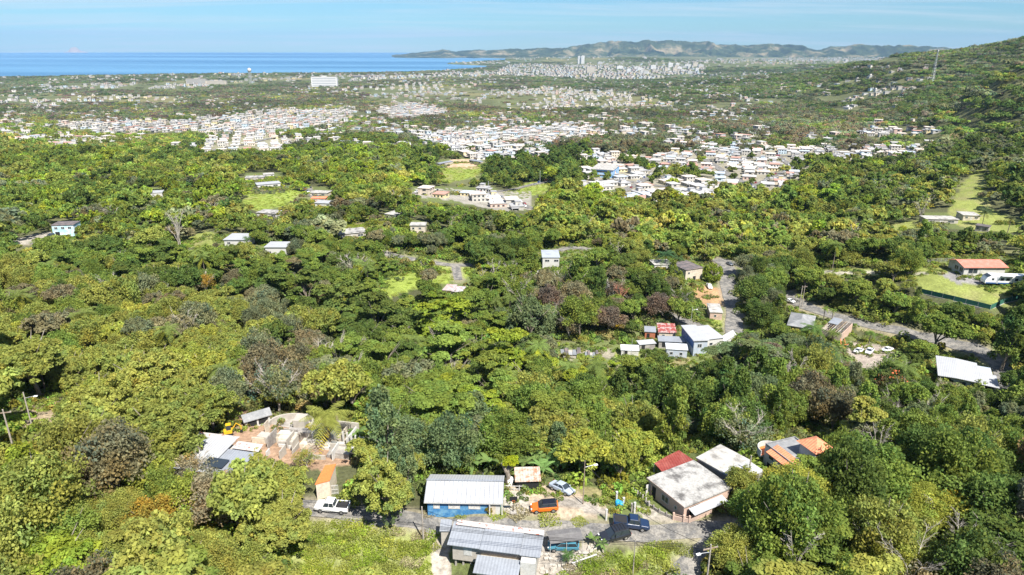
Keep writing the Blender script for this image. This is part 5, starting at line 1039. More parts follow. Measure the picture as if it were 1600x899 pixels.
railing("white_gate", "white barred gate behind the white pickup", [(513,773),(529,772)], 1.7, WHITE, 8, None, "gate", .05, (.1, .5, .95), .03)
p = at(357, 680); e = thing("mini_digger", p, .4, "small yellow digger parked on the red earth beside the metal roofs", "digger")
MB().box(-.75, .75, -.5, .5, .45, 1.2).build("body", YELM, e, bevel=.06); MB().box(-.2, .6, -.45, .45, 1.2, 2.2).build("cab", GLASS, e); MB().box(-.25, .65, -.5, .5, 2.2, 2.28).build("cab_roof", YELM, e)
for s in (-.62, .38): MB().box(-.9, .9, s, s + .24, 0, .45).build("track", BLACKM, e, bevel=.08)
MB().tube([(.7, 0, 1), (1.6, 0, 2.2), (2.4, 0, 1.4), (2.3, 0, .6)], [.12, .11, .09, .1], 6).build("arm", YELM, e)
MB().hexa([(2.1,-.25,.3),(2.6,-.25,.2),(2.6,.25,.2),(2.1,.25,.3)], [(2.15,-.25,.75),(2.5,-.25,.6),(2.5,.25,.6),(2.15,.25,.75)]).build("bucket", BLACKM, e)
# ------------------------------------------------------------------ valley and hillside buildings
f = Frame((1468, 586), (1560, 603), (1446, 555), h=3.2)
e = thing("white_roofed_house", f.o, f.rz, "white house under a large bent white metal roof beside the curving road", "house"); w, d = f.w, f.d
MB().box(.6, w - .5, .6, d - .4, -2, 2.9).build("wall", PALEBLUE, e)
MB().slab([(-.4,-.4,3.15),(w*.30,-.4,3.35),(w*.34,d+.3,3.75),(-.4,d+.3,3.55)], .12).build("roof", WMETAL, e)
MB().slab([(w*.30,-.4,3.35),(w*.72,-.2,3.05),(w*.72,d+.1,3.45),(w*.34,d+.3,3.75)], .12).build("roof", WMETAL, e)
MB().slab([(w*.722,-.8,3.0),(w+.3,-.8,2.85),(w+.3,d*.55,3.1),(w*.722,d*.55,3.25)], .1).build("porch_roof", WMETAL, e)
for x in (w*.78, w - .1): MB().box(x - .1, x + .1, -.6, -.4, -1.5, 2.8).build("porch_post", WHITE, e)
for op in [('f',2,3.6,1,2.1,'window'),('f',5,6.6,1,2.1,'window'),('f',w*.78,w*.95,0,2.2,'dark')]: opening(e, op[0], w, d, *op[1:]) if op[5] == 'dark' and False else MB().box(op[1], op[2], .56, .61, op[3], op[4]).build("window", GLASS if op[5] == 'window' else DARK, e)
LB['the white metal-roofed house'] = (1505, 578)
# two storey blue and white house
f = Frame((1085, 531.5), (1104, 529.5), None, h=6.0, depth=9.5); f.rz -= .0
f = Frame((1066, 508.5), (1085, 531.5), None, h=6.0, depth=4.4)
e = house("two_storey_house", "tall pale blue two-storey house with a white shed roof in the valley", "house", f, 5.7, PALEBLUE, 'flat', WMETAL, over=.4, z0=-2, ops=[('f',.8,2.6,3.3,4.9,'window'),('f',3.4,5.2,3.3,4.9,'window'),('r',1.2,2.6,3.3,4.6,'window'),('f',1,3,.2,2.2,'dark')])
MB().box(-.03, f.w * .98, -.05, -.002, 2.9, 5.65).build("blue_boarding", NAVY, e)
LB['the two-storey blue house'] = (1095, 525)
f = Frame((1105, 530), (1130, 527), (1098, 511), h=4.4)
house("white_roofed_annex", "white-roofed lower annex joined to the far side of the two-storey house", "house", f, 4.2, WHITE, 'shed', WMETAL, over=.3, rise=.4, z0=-2, ops=[('f',1,2.2,2,3,'window')])
f = Frame((1129, 532), (1150, 520), None, h=3.0, depth=2.5)
house("white_gable_porch", "small white pitched porch at the end of the wide asphalt yard", "shed", f, 2.3, WHITE, 'gable', WMETAL, over=.2, rise=1.2, z0=-1.5, ops=[('f',1,2.2,0,1.8,'dark')])
f = Frame((1042, 545), (1074, 547), None, h=3.0, depth=4.2)
house("low_white_house", "low white house with blue roof edge in front of the two-storey house", "house", f, 2.9, PALEBLUE, 'flat', mat("white_blue_roof", (.6,.63,.68), .6, (.4,.42,.46), .5), over=.25, z0=-2.5, ops=[('f',1,2,1,2,'window'),('f',4,5,1,2,'window')])
f = Frame((1030, 531), (1070, 533), None, h=3.0, depth=3.2); house("middle_shed", "dark low sheds between the red roof and the two-storey house", "shed", f, 2.5, RAWC, 'shed', METAL, over=.3, rise=.3, z0=-2, ops=[('f',1,3,.4,2,'dark')])
f = Frame((1008, 518), (1024, 519), None, h=2.6, depth=3.5); house("brick_shed", "small brick-red shed with a grey rounded roof beside the red roof", "shed", f, 2.5, mat("brick_red_wall", (.36,.13,.07), .8), 'shed', METAL, over=.25, rise=.4, z0=-1.5, ops=[('f',.6,1.6,0,1.9,'dark')])
f = Frame((1030, 519), (1056, 520), None, h=2.7, depth=5.5); house("red_roofed_house", "small house with a patchy red metal roof left of the blue two-storey house", "house", f, 2.6, CREAM, 'shed', mat("patchy_red_roof", (.34,.08,.07), .6, (.46,.36,.34), .9, .48, .58, wave='X'), over=.3, rise=.9, z0=-1.5, ops=[('f',1,2,.9,1.9,'window')])
f = Frame((971, 546), (998, 547), None, h=2.2, depth=4.0); house("white_shed", "low white shed with a rounded pale roof beside a thin pole", "shed", f, 2.0, WHITE, 'gable', mat("pale_grey_sheet", (.58,.6,.63), .5, wave='X', wdepth=.05), over=.2, rise=.8, z0=-1.5, ops=[('f',1,2,0,1.7,'dark')])
f = Frame((1000, 538), (1024, 536), None, h=2.4, depth=2.4); house("lean_to", "flat pale lean-to roof between the white shed and dark sheds", "shed", f, 2.2, RAWC, 'shed', WMETAL, over=.3, rise=.2, z0=-1.5, ops=[('f',.6,1.8,.2,1.9,'dark')])
for i, (x0, y0, x1, y1, lb) in enumerate([(876,552,908,553,"ruined hut with a collapsed grey roof in scrub, the one nearer the palm-free clearing"),(914,556,935,557,"second ruined hut with broken grey boards beside the first")]):
    f = Frame((x0, y0), (x1, y1), None, h=1.8, depth=4); e = thing("ruined_hut", f.o, f.rz, lb, "ruin", "collapsed huts in the scrub"); MB().box(0, f.w, 0, f.d, -1, 1.2).build("wall", STONE, e)
    for j in range(5): MB(Matrix.Translation((j * f.w / 5, 0, 1.3)) @ Matrix.Rotation(.15 * math.sin(j * 2), 4, 'X')).box(0, f.w / 5 - .1, -.3, f.d, .05 * j, .05 * j + .06).build("roof_sheet", [METAL, DARKR, WMETAL][j % 3], e)
# pink hut by the asphalt yard
f = Frame((1110, 487.5), (1129, 488.5), (1111, 474.5), h=3.0)
house("pink_hut", "little pink hut with a white roof beside the wide asphalt yard", "hut", f, 2.8, PINK, 'flat', WROOFC, over=.25, z0=-1, ops=[('f',1.4,2.3,1.0,2.0,'window')])
LB['the pink hut'] = (1121, 488)
f = Frame((1072, 422), (1098, 418), (1066, 408), h=5.6)
house("tan_house", "tan two-storey house with a dark roof beside the round tree", "house", f, 5.4, CREAM, 'flat', DARKR, over=.3, z0=-1.5, ops=[('f',1.2,2.2,3.4,4.4,'window'),('f',4,5.5,.1,2.2,'dark'),('f',1,2.5,.5,1.9,'window')])
LB['the tan house'] = (1083, 425)
f = Frame((1023, 414), (1050, 413), None, h=3, depth=7); house("hidden_white_house", "white-roofed house mostly buried in trees beside the tan house", "house", f, 2.9, WHITE, 'flat', WROOFC, over=.3, z0=-1.5, ops=[('f',1,2.2,1,2,'window'),('f',4,5.5,1,2,'window')])
# house with the hip roof and broken side
f = Frame((1232, 507), (1268, 513), (1250, 490), h=3.0)
e = house("hip_roofed_house", "grey hip-roofed house half swallowed by palms beside the valley road", "house", f, 2.8, STONE, 'hip', GREYR, over=.5, rise=1.6, z0=-2, ops=[('f',1,2.5,.3,2.2,'dark'),('f',4,6,1,2.1,'window')])
LB['the hip-roofed house'] = (1260, 500)
f = Frame((1284, 512), (1316, 520), (1290, 494), h=3.4)
e = thing("burnt_roof_house", f.o, f.rz, "peach house with bare charred roof beams and orange debris in front", "house"); w, d = f.w, f.d
MB().box(0, w, 0, .2, -1.5, 3).build("wall", CREAM, e); MB().box(w - .2, w, .2, d, -1.5, 3).build("wall", PINK, e); MB().box(0, .2, .2, d, -1.5, 3).build("wall", CREAM, e); MB().box(.2, w - .2, d - .2, d, -1.5, 3).build("wall", CREAM, e); MB().box(.2, w-.2, .2, d-.2, -.3, .1).build("floor", RAWC, e)
for i in range(9): MB().box(i * w / 9, i * w / 9 + .22, -.5, d + .4, 3.02, 3.2).build("beam", [WOOD, RAWC, DARKR][i % 3], e)
MB().slab([(.2,d*.5,3.5),(w*.5,d*.5,3.45),(w*.5,d,3.7),(.2,d,3.7)], .08).build("roof_sheet", METAL, e)
r_ = np.random.default_rng(9)
for i in range(12): x = r_.uniform(w*.4, w+2.5); y = r_.uniform(-3.5, -.6); MB(Matrix.Translation((x, y, -.3)) @ Matrix.Rotation(r_.uniform(0, 3), 4, 'Z') @ Matrix.Rotation(r_.uniform(-1.2, .3), 4, 'Y')).box(0, r_.uniform(1.5, 3), 0, .18, 0, .12).build("plank", ORNG if i % 2 else WOOD, e)
# house with red roof, lawn, fence
f = Frame((1508, 416.5), (1572, 416.5), (1494, 405), h=3.4)
e = house("red_roofed_bungalow", "white bungalow with a salmon red roof and glazed gable on the fenced lawn", "house", f, 3.2, WHITE, 'gable', REDT, over=.7, rise=1.3, z0=-1, ops=[('f',1.6,5.2,.6,2.6,'window'),('f',6.2,7.6,0,2.5,'door'),('l',.6,2.6,.8,2.5,'window'),('l',3.4,5.6,.8,2.5,'window')])
LB['the red-roofed bungalow'] = (1530, 420)
f = Frame((1440, 455), (1545, 474), None); 
def panel_fence(name, label, pts, h, m, postm, wallm=None, wall_h=1.4):
    P_ = [at(*q) for q in pts]; o = P_[0]; e = thing(name, o, 0, label, "fence")
    for i in range(len(P_) - 1):
        a, b = P_[i] - o, P_[i + 1] - o; k = max(1, int((b - a).length / 3))
        for j in range(k):
            p0, p1 = a.lerp(b, j / k), a.lerp(b, (j + 1) / k); n_ = Vector((-(b - a).y, (b - a).x, 0)).normalized() * .03
            MB().hexa([p0 - n_, p1 - n_, p1 + n_, p0 + n_], [v + Vector((0, 0, h)) for v in (p0 - n_, p1 - n_, p1 + n_, p0 + n_)]).build("panel", m, e); MB().tube([p0 + Vector((0,0,-.5)), p0 + Vector((0, 0, h + .1))], .05, 6).build("post", postm, e)
            if wallm: MB().hexa([v + Vector((0, 0, -wall_h)) for v in (p0 - n_ * 7, p1 - n_ * 7, p1 + n_ * 4, p0 + n_ * 4)], [v + Vector((0, 0, -.02)) for v in (p0 - n_ * 7, p1 - n_ * 7, p1 + n_ * 4, p0 + n_ * 4)]).build("retaining_wall", wallm, e)
    return e
panel_fence("green_screen_fence", "dark green screened fence on a grey retaining wall below the lawn", [(1438,458),(1490,470),(1547,484),(1568,474),(1605,465)], 1.7, GREENF, GALV, STONE, 3.0)
e = railing("wire_fence", "long thin wire fence along the back of the lawn, left of the bungalow", [(1290,415),(1350,414),(1410,412),(1450,411),(1490,409)], 1.6, GALV, 6, None, "fence", .03, (.3, .6, .95), .035)
# houses on the left and middle hills
GR = "scattered hillside houses"
def flat_house(a, b, c, h, wall, roofm, label, name="hillside_house", over=.4, kind='flat', ops=None, z0=-2, rise=1.0, depth=None):
    f = Frame(a, b, c, h=h, depth=depth); w_ = f.w
    ops = ops if ops is not None else [('f', w_*.12, w_*.28, 1, 2.1, 'window'), ('f', w_*.42, w_*.54, 0, 2.1, 'door'), ('f', w_*.68, w_*.88, 1, 2.1, 'window')]
    return house(name, label, "house", f, h - .2, wall, kind, roofm, over=over, z0=z0, ops=ops, group=GR, rise=rise)
flat_house((350,374.5),(384,374.5),(347,365),3.2,WHITE,WMETAL,"square white house with a bright white roof below the bright grassy knoll", depth=None); LB['the square white hill house'] = (366, 371)
flat_house((414,386),(446,386),(400,378),4.0,WHITE,WMETAL,"white house with a stepped bright roof beside the square white house")
flat_house((641,352),(664,352),(638,347.5),5.4,CREAM,WROOFC,"cream house raised on open pillars on the middle hill", ops=[('f',.8,2,3.2,4.3,'window'),('f',4,5.4,3.2,4.3,'window'),('f',1,3,.1,2.3,'dark'),('f',4.2,6.4,.1,2.3,'dark')]); LB['the cream pillar house'] = (651, 355)
flat_house((602,334),(618,336),None,3,WHITE,WROOFC,"small white house above and left of the cream pillar house", depth=9)
flat_house((530,366),(572,362),None,3,STONE,ROOFC,"long low house with a weathered grey roof beside the ridge lane", depth=9)
f = Frame((692,453),(706,454),None,h=2.8,depth=7); house("lane_end_house","small house with patched red and grey roofs at the end of the short lane","house",f,2.6,WHITE,'flat',mat("rusty_patch_roof",(.40,.36,.36),.8,(.30,.17,.13),.7),over=.3,ops=[('f',1,2.2,1,2,'window')]); f = Frame((707,455),(721,456),None,h=2.6,depth=6); house("lane_end_shed","dark open shed joined to the small house at the lane end","shed",f,2.4,DARKR,'flat',mat("grey_patch_roof",(.42,.40,.42),.8,(.30,.17,.14),.7),over=.3,ops=[('f',.5,3,.2,2,'dark')]); LB['the lane-end house'] = (706, 450)
f = Frame((848,402),(874,402),(850,392.5),h=5); house("long_white_house","long white house with a pale blue-grey roof behind the dark trees","house",f,4.8,WHITE,'shed',METALY,over=.3,rise=.5,ops=[('f',1,3,2.8,3.9,'window'),('f',5,7,2.8,3.9,'window')]); LB['the long white house'] = (860, 402)
f = Frame((835,430),(850,426),None,h=2.8,depth=5); house("white_outbuilding","small white outbuilding below the long white house","shed",f,2.6,WHITE,'flat',WROOFC,over=.2,ops=[('f',1,2,.8,1.8,'window')])
f = Frame((80,352),(114,351),(84,346.5),h=5.6); house("turquoise_house","white two-storey house with turquoise trim and a dark roof far on the hillside","house",f,5.4,mat("turquoise_wall",(.35,.58,.66),.6,(.7,.74,.74),.5),'flat',DARKR,over=.3,ops=[('f',1,3,.2,2.2,'dark'),('f',1,2.5,3.4,4.6,'window'),('f',4,5.5,3.4,4.6,'window'),('f',7,8.5,3.4,4.6,'window')]); LB['the turquoise house'] = (97, 355)
f = Frame((235,302),(253,301),None,h=3,depth=9); house("lone_white_house","lone white roofed house in dense woods","house",f,2.9,WHITE,'flat',WMETAL,over=.3,ops=[('f',1,2.4,1,2,'window')])
for i,(a,b,dp,wl_,rf,lb) in enumerate([((383,278),(412,277),9,CREAM,ROOFC,"cream house, upper of the three at the bright green knoll"),((402,289),(438,286),9,WHITE,WMETAL,"long white roofed house, lowest of the three at the bright green knoll"),((412,273),(428,272),8,WHITE,WROOFC,"small white house behind the cream one at the bright green knoll"),((484,301),(510,302),9,CREAM,WROOFC,"cream house with a flat roof at the top of the steep lane"),((492,317),(518,318),8,WHITE,WMETAL,"white house at the foot of the steep lane"),((486,310),(508,310),6,PINK,TERRA,"pinkish house between the cream and white houses on the steep lane"),((401,332),(434,334),8,WHITE,ROOFC,"patchy white house among trees below the green knoll"),((1448,342),(1498,343),8,STONE,WROOFC,"long low house with white roofs on the far lawn"),((1506,336),(1532,337),9,CREAM,WROOFC,"cream house behind the long low house on the far lawn"),((1525,352),(1545,355),5,RAWC,DARKR,"dark low shed on the far lawn"),((503,372),(520,372),6,WHITE,WMETAL,"small white roofed shed beside the ridge lane")]):
    flat_house(a,b,None,3.0,wl_,rf,lb,depth=dp)
LB['the bright green knoll'] = (415, 300); LB['the steep lane'] = (500, 310); LB['the far lawn houses'] = (1500, 340)
# sports ground
f = Frame((687,256),(708,252),None,h=3,depth=4); house("dugout","long low dugout with a pale roof at the left of the ball field","dugout",f,2.8,STONE,'shed',METAL,over=.4,rise=.4,ops=[('f',1,8,.8,2.2,'dark')]); f = Frame((733,250),(751,253),None,h=3,depth=4); house("dugout","long low dugout with a pale roof at the right of the ball field","dugout",f,2.8,STONE,'shed',METAL,over=.4,rise=.4,ops=[('f',1,6,.8,2.2,'dark')])
LB['the ball field'] = (718, 262)
f = Frame((924,264),(958,266),(930,256),h=8); e = house("blue_school_block","large block with bright blue side and grey-white roof above the town","building",f,7.8,mat("bright_blue_wall",(.10,.34,.66),.6,(.45,.52,.6),.2,.45,.6),'flat',WROOFC,over=.8,z0=-3,ops=[('f',2,f.w-2,4.8,6.4,'window'),('f',2,f.w-2,1.2,2.8,'window')]); LB['the bright blue block'] = (945, 262)
# big distant buildings
def slab_block(px0, px1, py_base, h, depth, wall, label, name, floors=6, cols_=8, pyt=None):
    f = Frame((px0, py_base), (px1, py_base), None, h=0, depth=depth); e = thing(name, f.o, f.rz, label, "building"); w_ = f.w
    MB().box(0, w_, 0, depth, -8, h).build("wall", wall, e); MB().box(-.6, w_ + .6, -.6, depth + .6, h, h + 1.2).build("roof", RAWC, e); MB().box(w_ * .4, w_ * .6, depth * .3, depth * .7, h + 1.2, h + 4.5).build("roof_house", wall, e)
    for i in range(floors):
        z = 2.0 + i * (h - 2) / floors; MB().box(w_ * .04, w_ * .96, -.3, .02, z, z + (h - 2) / floors * .26).build("window_band", mat("far_glass", (.16,.19,.22), .4), e)
    return e
FARW = mat('far_white_paint', (.60, .59, .57), .7)
slab_block(487, 527, 137, 48, 30, FARW, "big white hospital block near the coast", "hospital_block", 6); LB['the white hospital block'] = (508, 127)
slab_block(291, 322, 132, 26, 25, STONE, "grey-beige institutional block near the coast", "institution_block", 5); slab_block(322, 353, 133, 20, 25, CREAM, "lower cream wing beside the grey-beige block near the coast", "institution_wing", 4)
slab_block(903, 907, 100, 78, 22, FARW, "tall white tower, narrower of the headland pair", "tower_block", 14); slab_block(908, 913, 100, 82, 22, FARW, "tall pale tower, wider of the headland pair", "tower_block", 14)
LB['the twin towers'] = (908, 95)
slab_block(917, 928, 115, 46, 30, CREAM, "square tan block in the coastal city", "city_block", 8); slab_block(934, 941, 101, 26, 24, WHITE, "pale mid-rise block near the twin towers", "city_block", 6)
slab_block(551, 596, 121, 10, 60, DARKR, "very long low dark hangar at the shoreline", "hangar", 1)
r_ = np.random.default_rng(21)
for i in range(34):
    px0 = 962 + r_.uniform(0, 130); py0 = r_.uniform(106, 118) - (px0 - 1000) * .02; wpx = r_.uniform(4, 9)
    slab_block(px0, px0 + wpx, py0, r_.uniform(12, 34), 20, [FARW, CREAM, FARW, WHITE][i % 4], None, "city_block", 3)
for i in range(10):
    px0 = 1000 + r_.uniform(0, 330); py0 = r_.uniform(91, 99); slab_block(px0, px0 + r_.uniform(3, 6), py0, r_.uniform(10, 24), 18, WHITE, None, "hill_block", 3)
cbl = [o for o in COL.objects if o.parent is None and o.name.startswith(("city_block", "hill_block")) and not o.get("label")]
def proj1(v): a, b, c = project(np.array(v)); return float(a[0]), float(b[0])
cbl.sort(key=lambda o: proj1(o.location)[0])
ORD = ["first", "second", "third", "fourth", "fifth", "sixth", "seventh", "eighth", "ninth", "tenth", "eleventh", "twelfth", "thirteenth", "fourteenth", "fifteenth", "sixteenth", "seventeenth", "eighteenth", "nineteenth"]
def ordn(i):
    if i < 19: return ORD[i]
    t = ["", "", "twenty", "thirty", "forty", "fifty", "sixty", "seventy", "eighty", "ninety"][i // 10 % 10 if i < 100 else 9]; 
    if (i + 1) % 10 == 0: return {20: "twentieth", 30: "thirtieth", 40: "fortieth", 50: "fiftieth", 60: "sixtieth", 70: "seventieth", 80: "eightieth", 90: "ninetieth"}.get(i + 1, "hundredth")
    tt = ["", "", "twenty", "thirty", "forty", "fifty", "sixty", "seventy", "eighty", "ninety"][min(9, (i + 1) // 10)]; return f"{tt}-{ORD[i % 10]}" if (i + 1) % 10 else tt
for key, txt in (("city_block", "pale mid-rise block of the city centre, {} from the left"), ("hill_block", "small white block on the hills behind the city, {} from the left")):
    for i, o in enumerate([c for c in cbl if c.name.startswith(key)]): o["label"] = txt.format(ordn(i)); o["group"] = "city blocks near the bay"
# water tower
p = at(392, 131); e = thing("water_tower", p, 0, "tall thin pale water tower near the coast", "water tower"); 
for s in range(6): a = s * math.pi / 3; MB().tube([(math.cos(a) * 8, math.sin(a) * 8, -5), (math.cos(a) * 6, math.sin(a) * 6, 62)], .8, 5).build("leg", WHITE, e)
MB().tube([(0,0,58),(0,0,62),(0,0,74),(0,0,79)], [4,9.5,9.5,2], 16).build("tank", WHITE, e, True)
MB().cyl(0, 0, -5, 58, 1.6, None, 8).build("riser_pipe", WHITE, e); LB['the water tower'] = (392, 112)
# lattice mast on the right hill
p = at(1455, 133); hh = 44 * 1700 / 1067 * 1.0; r0 = math.hypot(p.x, p.y); hh = 43 * r0 / F * 1.02; e = thing("lattice_mast", p, .5, "tall lattice radio mast with white dishes standing on the wooded hill", "mast")
def leg(s, t): a = s * math.pi / 2 + .6; w_ = 4.2 * (1 - t) + .7; return Vector((math.cos(a) * w_, math.sin(a) * w_, t * hh))
for s in range(4): MB().tube([leg(s, 0) - Vector((0, 0, 3)), leg(s, 1)], .3, 4).build("leg", GALV, e)
b = MB()
for s in range(4):
    for i in range(12): b.tube([leg(s, i / 12), leg((s + 1) % 4, (i + 1) / 12)], .14, 3); b.tube([leg(s, i / 12), leg((s + 1) % 4, i / 12)], .14, 3)
b.build("bracing", GALV, e)
for s in range(4): q = leg(s, .96); MB(Matrix.Translation(q * 1.0)).box(-1.1, 1.1, -1.1, 1.1, -2.2, 1.6).build("dish", WHITE, e)
LB['the lattice mast'] = (1457, 112)
# ------------------------------------------------------------------ vehicles
def paint(name, c): return mat("paint_" + name, c, .28, spec=.5, fine=0, coat=.5)
TYRE = mat("tyre_rubber", (.018, .018, .018), .85, fine=0); RIM = mat("alloy", (.45, .45, .46), .35, metal=.7, fine=0); LAMP = mat("lamp_glass", (.75, .75, .72), .15, fine=0); TAIL = mat("tail_lamp", (.40, .015, .012), .25, fine=0); TRIM = mat("black_trim", (.025, .025, .027), .6, fine=0)
def make_vehicle(kind, body_m, L_=4.4, W=1.78, H=1.5, roof_m=None):
    e = bpy.data.objects.new("v", None); COL.objects.link(e); hl, hw = L_ / 2, W / 2; g = .24
    # stations along the body: (x, bottom, shoulder height, half width)
    if kind == 'pickup': st = [(-hl,.5,1.05,.9),(-hl+.05,.42,1.12,.96),(-hl*.3,.34,1.12,1),(.0,.34,1.1,1),(hl*.42,.34,1.1,1),(hl*.5,.34,1.08,1),(hl*.9,.36,.98,.95),(hl,.45,.8,.85)]; cab = (-hl*.22, -hl*.12, hl*.30, hl*.52)
    elif kind == 'sedan': st = [(-hl,.45,.88,.84),(-hl+.12,.36,.98,.94),(-hl*.5,.3,.98,1),(.0,.28,.95,1),(hl*.45,.28,.93,1),(hl*.85,.3,.78,.93),(hl,.4,.62,.8)]; cab = (-hl*.72, -hl*.36, hl*.16, hl*.50)
    elif kind == 'van': st = [(-hl,.45,1.1,.95),(-hl+.1,.36,1.15,1),(.0,.3,1.15,1),(hl*.6,.3,1.1,1),(hl*.92,.32,.95,.95),(hl,.42,.7,.85)]; cab = (-hl*.97, -hl*.92, hl*.45, hl*.72)
    else: st = [(-hl,.48,.95,.88),(-hl+.1,.38,1.02,.96),(-hl*.5,.32,1.02,1),(.0,.3,1.0,1),(hl*.45,.3,.99,1),(hl*.86,.33,.86,.94),(hl,.42,.68,.82)]; cab = (-hl*.95, -hl*.80, hl*.12, hl*.48)
    V = []; Fc = []
    for x, zb, zs, k in st: y = hw * k; V += [(x,-y*.92,zb),(x,-y,zb+.16),(x,-y*.985,zs-.12),(x,-y*.88,zs),(x,y*.88,zs),(x,y*.985,zs-.12),(x,y,zb+.16),(x,y*.92,zb)]
    for i in range(len(st) - 1):
        for j in range(8): Fc.append((i*8+j, i*8+(j+1)%8, (i+1)*8+(j+1)%8, (i+1)*8+j))
    Fc += [tuple(range(8))[::-1], tuple(range((len(st)-1)*8, len(st)*8))]
    bo = MB().add(V, Fc).build("body", body_m, e, bevel=.03)
    zs = 1.08 if kind in ('pickup', 'van') else .97; x0, x1, x2, x3 = cab; yb = hw * .86; yt = hw * .70
    gl = MB().hexa([(x0,-yb,zs-.04),(x3,-yb,zs-.04),(x3,yb,zs-.04),(x0,yb,zs-.04)], [(x1,-yt,H-.06),(x2,-yt,H-.06),(x2,yt,H-.06),(x1,yt,H-.06)]); gl.build("windows", GLASS, e)
    rf = MB().hexa([(x1-.06,-yt-.02,H-.07),(x2+.05,-yt-.02,H-.07),(x2+.05,yt+.02,H-.07),(x1-.06,yt+.02,H-.07)], [(x1+.02,-yt+.05,H),(x2-.05,-yt+.05,H),(x2-.05,yt-.05,H),(x1+.02,yt-.05,H)]); rf.build("roof", roof_m or body_m, e)
    pl = MB()
    for sy in (-1, 1):
        for (xa, xb) in ((x0, x1), (x3, x2), ((x0+x3)/2-.05, (x1+x2)/2-.05)): pl.tube([(xa, sy*(yb+.005), zs-.04), (xb, sy*(yt+.01), H-.05)], .045, 4)
    pl.build("pillars", roof_m or body_m, e)
    wr = .36 if kind in ('pickup', 'suv', 'van') else .32
    for sx in (-.62, .60):
        for sy in (-1, 1):
            y0 = sy * hw * .80; y1 = sy * (hw + .015); x = sx * hl
            ty = MB().tube([(x, y0, wr), (x, y1, wr)], wr, 16).build("wheel", TYRE, e); MB().tube([(x, y1 - sy*.02, wr), (x, y1 + sy*.012, wr)], wr*.62, 12).build("rim", RIM, ty)
    for sy in (-1, 1):
        MB().box(hl-.20, hl-.03, sy*hw*.62-.16, sy*hw*.62+.16, .66, .80).build("headlight", LAMP, e); MB().box(-hl-.01, -hl+.08, sy*hw*.72-.13, sy*hw*.72+.13, .72, .95).build("tail_light", TAIL, e)
        MB().box(x3-.25, x3-.08, sy*(yb+.1)-.08, sy*(yb+.1)+.08, zs, zs+.14).build("mirror", body_m, e)
    MB().box(hl-.06, hl+.02, -hw*.4, hw*.4, .42, .6).build("grille", TRIM, e)
    if kind == 'pickup':
        MB().box(-hl+.12, x0-.12, -hw*.80, hw*.80, 1.04, 1.135).build("cargo_bed", TRIM, e)
        for sy in (-1, 1): MB().box(-hl+.05, x0-.05, sy*hw*.88-.05, sy*hw*.88+.05, 1.10, 1.2).build("bed_rail", body_m, e)
        MB().box(-hl+.02, -hl+.12, -hw*.82, hw*.82, .9, 1.2).build("tailgate", body_m, e)
    return e
def place_vehicle(e, name, label, cat, px, py, toward, group="parked vehicles"):
    """stand on the ground at (px, py), nose towards the pixel `toward`"""
    p = at(px, py); q = at(*toward); a = math.atan2(q.y - p.y, q.x - p.x); u = Vector((math.cos(a), math.sin(a))); v = Vector((-u.y, u.x))
    def gz(s, t): return float(G(p.x + u.x*s + v.x*t, p.y + u.y*s + v.y*t))
    pit = -math.atan2(gz(1.4, 0) - gz(-1.4, 0), 2.8); rol = math.atan2(gz(0, .8) - gz(0, -.8), 1.6)
    onr = any(np.min(np.hypot(r[:, 0] - p.x, r[:, 1] - p.y)) < w_ / 2 + 1.5 for r, w_ in road_pts); e.location = (p.x, p.y, p.z + (.09 + max(0, math.hypot(p.x, p.y) - 150) * .0006 if onr else .04)); e.rotation_euler = (rol, pit, a); e.name = name; tag(e, label, cat, group); return e
veh = make_vehicle
place_vehicle(veh('suv', paint("orange", (.62,.14,.015)), 4.3, 1.82, 1.6, paint("black_roof", (.012,.013,.018))), "parked_car", "orange crossover car with a black roof on the dirt driveway", "car", 851, 797, (800, 796.5))
place_vehicle(veh('sedan', paint("silver_blue", (.36,.41,.48)), 4.4, 1.75, 1.45), "parked_car", "silvery blue hatchback parked behind the orange car", "car", 878, 768, (910, 784))
place_vehicle(veh('pickup', paint("navy", (.012,.028,.07)), 5.5, 1.95, 1.85), "pickup_truck", "dark blue crew-cab pickup parked at the roadside", "pickup", 985, 823, (1040, 829))
e = place_vehicle(veh('suv', paint("black", (.015,.018,.025)), 4.8, 1.9, 1.8), "parked_car", "black off-roader with a roof rack and open door beside the blue pickup", "car", 959, 841, (915, 853))
b = MB()
for i in range(5): b.box(-1.5+i*.45, -1.44+i*.45, -.62, .62, 1.86, 1.9)
b.box(-1.55,.4,-.66,-.6,1.84,1.92).box(-1.55,.4,.6,.66,1.84,1.92); b.build("roof_rack", TRIM, e); MB(Matrix.Translation((.35,.93,0)) @ Matrix.Rotation(1.0,4,'Z')).box(-1.0,0,0,.07,.45,1.45).build("open_door", paint("black", (0,0,0)), e)
place_vehicle(veh('suv', paint("teal", (.06,.20,.27)), 4.6, 1.8, 1.65), "parked_car", "teal estate car parked under the grey canopy", "car", 881, 856, (850, 857.5))
place_vehicle(veh('pickup', paint("white", (.75,.75,.75)), 5.4, 1.95, 1.9), "pickup_truck", "white crew-cab pickup on the shaded lane below the orange roof", "pickup", 520, 797, (480, 795.5))
place_vehicle(veh('sedan', paint("white", (.75,.75,.75)), 4.4, 1.75, 1.45), "parked_car", "white sedan in front of the burnt-roof house, left of the pickup", "car", 1341, 551, (1330, 556))
place_vehicle(veh('pickup', paint("white", (.75,.75,.75)), 5.2, 1.9, 1.8), "pickup_truck", "white pickup in front of the burnt-roof house beside the white sedan", "pickup", 1358, 552, (1351, 560))
place_vehicle(veh('sedan', paint("white", (.75,.75,.75)), 4.2, 1.7, 1.4), "parked_car", "white car half hidden by bushes right of the two parked together", "car", 1386, 549, (1372, 552))
